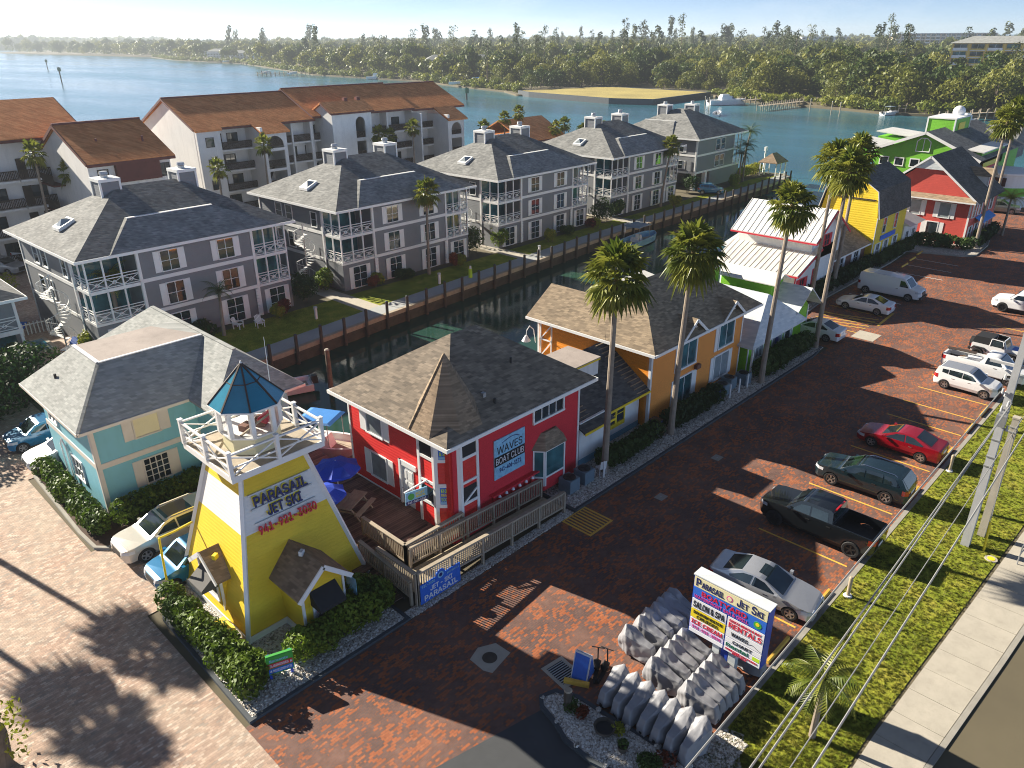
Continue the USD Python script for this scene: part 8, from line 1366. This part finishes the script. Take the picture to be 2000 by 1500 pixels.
for i, (x, y, d) in enumerate(((36.85, 22.9, 'beside the orange house palm'), (44.1, 22.7, 'below the orange house'))): t = thing('bin', 'dark blue wheeled bin '+d, 'bin', None, (x, y, .1)); obj('bin_body', MB().hull([(-.22, -.25, 0), (.22, -.25, 0), (-.22, .25, 0), (.22, .25, 0), (-.28, -.32, .9), (.28, -.32, .9), (-.28, .32, .9), (.28, .32, .9)]), K['ink_navy'], t); obj('lid', MB().box(-.3, .3, -.34, .34, .9, .97), K['plastic'], t)
wc = thing('white_chair', 'white plastic chair on the gravel by the annex', 'chair', None, (30.6, 22.4, .05), 70)
def garden_chair(label, x, y, rz): 
    t = thing('garden_chair', label, 'chair', None, (x, y, 0), rz); [obj('back_slat', MB().beam((-.25, -.2+k*.1, .35), (-.5, -.24+k*.12, 1.0-.04*abs(k-2)), .085, .02, up=(1, 0, 0)), K['white_trim'], t) for k in range(5)]; [obj('seat_slat', MB().box(-.25+k*.12, -.15+k*.12, -.26, .26, .36+k*.008, .38+k*.008), K['white_trim'], t) for k in range(5)]; [obj('armrest', MB().box(-.4, .35, y_-.07, y_+.07, .56, .59), K['white_trim'], t) for y_ in (-.32, .32)]; [obj('leg', MB().beam((x_, y_, 0), (x_, y_, .56), .05, .09), K['white_trim'], t) for x_ in (.3, -.3) for y_ in (-.3, .3)]
garden_chair('white slatted garden chair beside the red croton, turned to the canal', 29.8, 59.3, -100); garden_chair('white slatted garden chair left of the other, by the small palm', 28.3, 60.3, -60)
obj('seat_shell', MB().hull([(-.22, -.22, .42), (.22, -.22, .42), (.22, .22, .42), (-.22, .22, .42), (-.22, -.22, .46), (.22, -.22, .46), (.22, .22, .46), (-.22, .22, .46)]).hull([(-.22, -.22, .46), (-.22, .22, .46), (-.3, -.2, .95), (-.3, .2, .95), (-.19, -.22, .46), (-.19, .22, .46), (-.27, -.2, .95), (-.27, .2, .95)]), K['white_trim'], wc); [obj('leg', MB().tube((x, y, 0), (x*.9, y*.9, .42), .025, n=6), K['white_trim'], wc) for x in (-.22, .22) for y in (-.22, .22)]
for x, y, d in ((34.3, 58.3, 'by the first canal lawn'), (48.9, 58.2, 'left of the green one on the lawn'), (64.2, 58.2, 'on the third house lawn'), (80.0, 57.6, 'by the moored boat')): t = thing('power_pedestal', 'white dock power pedestal '+d, 'power pedestal', None, (x, y-.9, 0)); obj('column', MB().box(-.1, .1, -.1, .1, 0, 1.0), K['white_trim'], t); obj('head', MB().box(-.13, .13, -.13, .13, 1.0, 1.15), K['bluemetal'], t)
t = thing('power_pedestal', 'dock pedestal wrapped in a bright green sleeve', 'power pedestal', None, (52.6, 56.6, 0)); obj('column', MB().tube((0, 0, .0), (0, 0, .95), .22, .2, 10), K['ink_lime'], t); obj('head', MB().tube((0, 0, .95), (0, 0, 1.25), .13, .1, 10), K['white_trim'], t)
# ================================================================ boats and docks
def hullmesh(L, B, h, bow=.55):
    st = []
    for k in range(9):
        f = k/8; x = -L/2+L*f; w = B/2*(1 if f < .5 else math.sqrt(max(.0, 1-((f-.5)/.5)**2.2))); w = max(w, .03); z = h*(1+.25*f*f); st.append([(x, -w, z), (x, -w*.85, .12), (x, 0, -.25+.2*f), (x, w*.85, .12), (x, w, z), (x, w*.86, z*.98), (x, w*.8, h*.5), (x, -w*.8, h*.5), (x, -w*.86, z*.98)])
    return MB().loft(st)
def boat(label, x, y, rz, L=6.5, B=2.3, h=.8, hm='boat_white', top=None, cabin=False, z=-1.3, console=True, arch=None):
    t = thing('motor_boat', label, 'boat', None, (x, y, z), rz); obj('hull', hullmesh(L, B, h), K[hm], t, smooth=35); obj('deck', MB().hull([(-L*.45, -B*.36, h*.5), (-L*.45, B*.36, h*.5), (L*.2, -B*.34, h*.52), (L*.2, B*.34, h*.52), (L*.4, 0, h*.55), (-L*.45, -B*.36, h*.55), (-L*.45, B*.36, h*.55), (L*.2, 0, h*.57)]), K['rail_wood'] if not cabin else K['boat_white'], t)
    ob = obj('outboard', MB().hull([(-L/2-.5, -.2, h*.6), (-L/2-.5, .2, h*.6), (-L/2, -.22, h*.6), (-L/2, .22, h*.6), (-L/2-.45, -.18, h*1.5), (-L/2-.45, .18, h*1.5), (-L/2-.05, -.2, h*1.45), (-L/2-.05, .2, h*1.45)]), K['plastic'], t)
    if console and not cabin: obj('console', MB().hull([(-.3, -.4, h*.5), (.4, -.4, h*.5), (-.3, .4, h*.5), (.4, .4, h*.5), (-.2, -.35, h*.5+.85), (.1, -.35, h*.5+.85), (-.2, .35, h*.5+.85), (.1, .35, h*.5+.85)]), K['boat_white'], t); obj('seat', MB().box(-1.2, -.7, -.45, .45, h*.5, h*.5+.6), K['sign_white'], t)
    if cabin:
        obj('cabin', MB().hull([(-L*.2, -B*.36, h), (-L*.2, B*.36, h), (L*.22, -B*.33, h), (L*.22, B*.33, h), (-L*.18, -B*.32, h+1.5), (-L*.18, B*.32, h+1.5), (L*.08, -B*.3, h+1.5), (L*.08, B*.3, h+1.5)]), K['boat_white'], t); obj('windows', MB().hull([(L*.1, -B*.345, h+.5), (L*.1, B*.345, h+.5), (L*.19, -B*.335, h+.45), (L*.19, B*.335, h+.45), (L*.09, -B*.33, h+1.15), (L*.09, B*.33, h+1.15), (L*.12, -B*.325, h+1.1), (L*.12, B*.325, h+1.1)]), K['carglass'], t); obj('flybridge', MB().box(-L*.16, L*.02, -B*.26, B*.26, h+1.5, h+2.1), K['boat_white'], t)
    if top: zt = h+1.75; obj('bimini', MB().hull([(-L*.25, -B*.45, zt-.1), (-L*.25, B*.45, zt-.1), (L*.14, -B*.45, zt-.1), (L*.14, B*.45, zt-.1), (-L*.2, -B*.4, zt), (-L*.2, B*.4, zt), (L*.1, -B*.4, zt), (L*.1, B*.4, zt)]), K[top], t); o = MB(); [o.tube((xx, yy, h), (xx*.95, yy, zt-.1), .025, n=6) for xx in (-L*.22, L*.1) for yy in (-B*.42, B*.42)]; obj('frame', o, K['steel'], t)
    return t
boat('white boat with bright blue canvas top at the deck by the red house', 22.6, 38.2, -62, 6.4, 2.3, .8, top='bluetarp'); boat('small white boat with a blue outboard beside the blue house wing', 24.8, 48.3, 160, 5.2, 2.0, .7, console=True); boat('light blue motor boat with grey canopy moored at the canal walk', 80.3, 54.6, 4, 8.0, 2.6, .9, hm='hullblue', top='tarp') if 'hullblue' in K else None
K['hullblue'] = mat('pale_blue_hull', (.2, .42, .6), .3, .04, coat=.4)
boat('light blue motor boat with grey canopy moored at the canal walk', 80.3, 54.7, 4, 8.0, 2.6, .9, hm='hullblue', top='tarp')
boat('white cabin cruiser moored off the wooded shore right of the grass point', 281, 155, -35, 15, 4.6, 1.8, cabin=True); boat('small white boat anchored before the farthest grey house chimney', 241, 136, 25, 8, 2.6, 1.0); boat('white motor yacht moored below the far left mangroves', 318, 424, -50, 14, 4.2, 1.6, cabin=True); boat('white boat passing behind the orange condominium ridge', 205, 300, 10, 7, 2.4, .9)
boat('boat on a lift at the far dock, left one of two', 300, 530, 20, 9, 3, 1.2, z=.4, top='tarp'); boat('boat on a lift at the far dock, right one of two', 305, 503, 20, 9, 3, 1.2, z=.4, top='tarp'); boat('blue covered boat on a lift left of the grass point', 300, 313, -40, 10, 3.4, 1.3, z=.3, top='bluetarp'); boat('white boat on a lift next to the blue covered boat', 293, 322, -40, 8, 2.8, 1.1, z=.2); boat('pale boat on a lift nearest the grass point', 294, 288, -40, 8, 2.8, 1.1, z=.3, top='tarp'); boat('grey covered boat at the long dock below the right woods', 279, 93.5, -20, 7.5, 2.6, 1.0, top='tarp'); boat('white boat behind the green hall tower', 262, 66, -20, 9, 3, 1.2, cabin=True)
boat('white boat on a lift along the distant left shore', 420, 760, 20, 10, 3, 1.2, z=.4, top='tarp'); boat('second lifted boat along the distant left shore', 425, 830, 20, 10, 3, 1.2, z=.4, top='tarp')
def pier(label, a, b, w=1.6, piles=8, z=.35, lift=False):
    t = thing('pier', label, 'pier'); a, b = np.array([*a, z], float), np.array([*b, z], float); L = np.linalg.norm(b-a); n = max(3, int(L/2.2)); d = (b-a)/L; s = np.array([-d[1], d[0], 0])*w/2
    for k in range(n): c0, c1 = a+d*L*k/n, a+d*(L*(k+.94)/n); obj('deck_section', MB().beam(c0, c1, w, .16), K['rail_wood'], t)
    for k in range(piles+1):
        c = a+d*L*k/piles
        for sg in (-1, 1): obj('pile', MB().tube(c+s*sg*1.1-[0, 0, 2.2], c+s*sg*1.1+[0, 0, 1.1], .17, n=7), K['rail_wood'], t)
pier('long low pier slanting from the right woods into the bay', (265, 133), (303, 130), 2.2, 14); pier('boat dock with many piles below the right woods', (282, 91), (330, 95), 2.0, 14, .6); pier('dock beside the white cabin cruiser', (284, 150), (318, 146), 2.2, 10); pier('far dock with two boat lifts below the left woods', (292, 528), (338, 512), 2, 16); pier('dock by the blue covered boat', (296, 308), (318, 318), 2, 7); pier('short dock left of the grass point', (288, 284), (306, 296), 2, 6); pier('distant dock on the left shore', (408, 770), (450, 790), 3, 12); pier('second distant dock on the left shore', (412, 850), (455, 860), 3, 12); pier('dock behind the green hall', (266, 74), (300, 60), 2, 10, .6)
for i, (x, y, h, d) in enumerate([(170, 546, 9, 'taller channel marker with a sign board standing in the open bay'), (245, 816, 8, 'farther channel marker in the open bay'), (235, 252, 5, 'channel marker between the orange roofs and the grass point')]): t = thing('channel_marker', d, 'channel marker', None, (x, y, -1.3)); obj('pile', MB().tube((0, 0, -1), (0, 0, h), .35, n=8), K['pile'], t); obj('board', MB().box(-1, 1, -.4, -.3, h-2.4, h-.2), K['ink_green'], t)
for i, (x, y) in enumerate([(266, 108), (263, 104), (272, 118), (260, 152), (256, 148)]): t = thing('mooring_post', ['lone mooring post in the bay, left of a pair', 'lone mooring post in the bay, right of a pair', 'mooring post near the mangroves', 'mooring post near the cabin cruiser', 'second mooring post near the cabin cruiser'][i], 'mooring post', None, (x, y, -1.3)); obj('post', MB().tube((0, 0, -1), (0, 0, 4.2), .16, n=7), K['rail_wood'], t); obj('post_tip', MB().tube((0, 0, 4.2), (0, 0, 4.4), .16, .03, 7), K['white_trim'], t)
t = thing('canal_pile', 'tall old timber pile in the canal left of the red house', 'pile', None, (27.6, 45.3, -1.3)); obj('pile', MB().tube((0, 0, -1), (0, 0, 3.6), .2, .18, 10), K['bark'], t); obj('pile_cap', MB().tube((0, 0, 3.6), (0, 0, 3.7), .2, .12, 10), K['concrete'], t)
t = thing('canal_pile', 'short pale-capped pile beside the blue house wing', 'pile', None, (21.6, 46.0, -1.3)); obj('pile', MB().tube((0, 0, -1), (0, 0, 3.4), .2, .18, 10), K['bark'], t); obj('pile_cap', MB().tube((0, 0, 3.4), (0, 0, 3.5), .2, .12, 10), K['concrete'], t)
t = thing('flag_mast', 'small white statue-like mast behind the gazebo roof', 'mast', None, (140, 68, -1.3)); obj('mast', MB().tube((0, 0, -1), (0, 0, 4.5), .25, .15, 8), K['white_trim'], t); obj('mast_head', MB().box(-.4, .4, -.2, .2, 4.5, 5.2), K['white_trim'], t)
t = thing('fence', 'low white picket fence on the pool terrace', 'fence'); [obj('picket', MB().box(11.5+k*.3, 11.58+k*.3, 72.0, 72.04, 0, 1.1), K['white_trim'], t) for k in range(30)]; obj('fence_rail', MB().box(11.5, 20.4, 72.04, 72.08, .85, .93), K['white_trim'], t)
for i, (x, y) in enumerate(((14.6, 72.8), (16.4, 65.6))): t = thing('sun_lounger', ['white and blue sun lounger beyond the terrace fence', 'white sun lounger beside the small pool'][i], 'lounger', None, (x, y, 0), 40); obj('bed', MB().box(-.9, .4, -.3, .3, .3, .36), K['sign_white'], t); obj('backrest', MB().hull([(.4, -.3, .3), (.4, .3, .3), (1.0, -.3, .75), (1.0, .3, .75), (.4, -.3, .36), (.4, .3, .36), (1.0, -.3, .8), (1.0, .3, .8)]), K['sign_blue'], t); [obj('leg', MB().box(a-.03, a+.03, b-.03, b+.03, 0, .3), K['white_trim'], t) for a in (-.8, .3) for b in (-.25, .25)]
# ================================================================ air
hz_m = usdkit.material(stage, '/World/Looks/haze_air', {'v': ('principled_volume', {'color': (.8, .88, .95), 'density': .00016, 'anisotropy': .3})}, [], volume='v.volume')
HZ = 4200
obj('haze', MB().box(-900, HZ, -2500, HZ+1300, -2.6, 60), hz_m, label='thin pale sea haze softening the far shores', cat='haze', kind='stuff') if HAZE else None
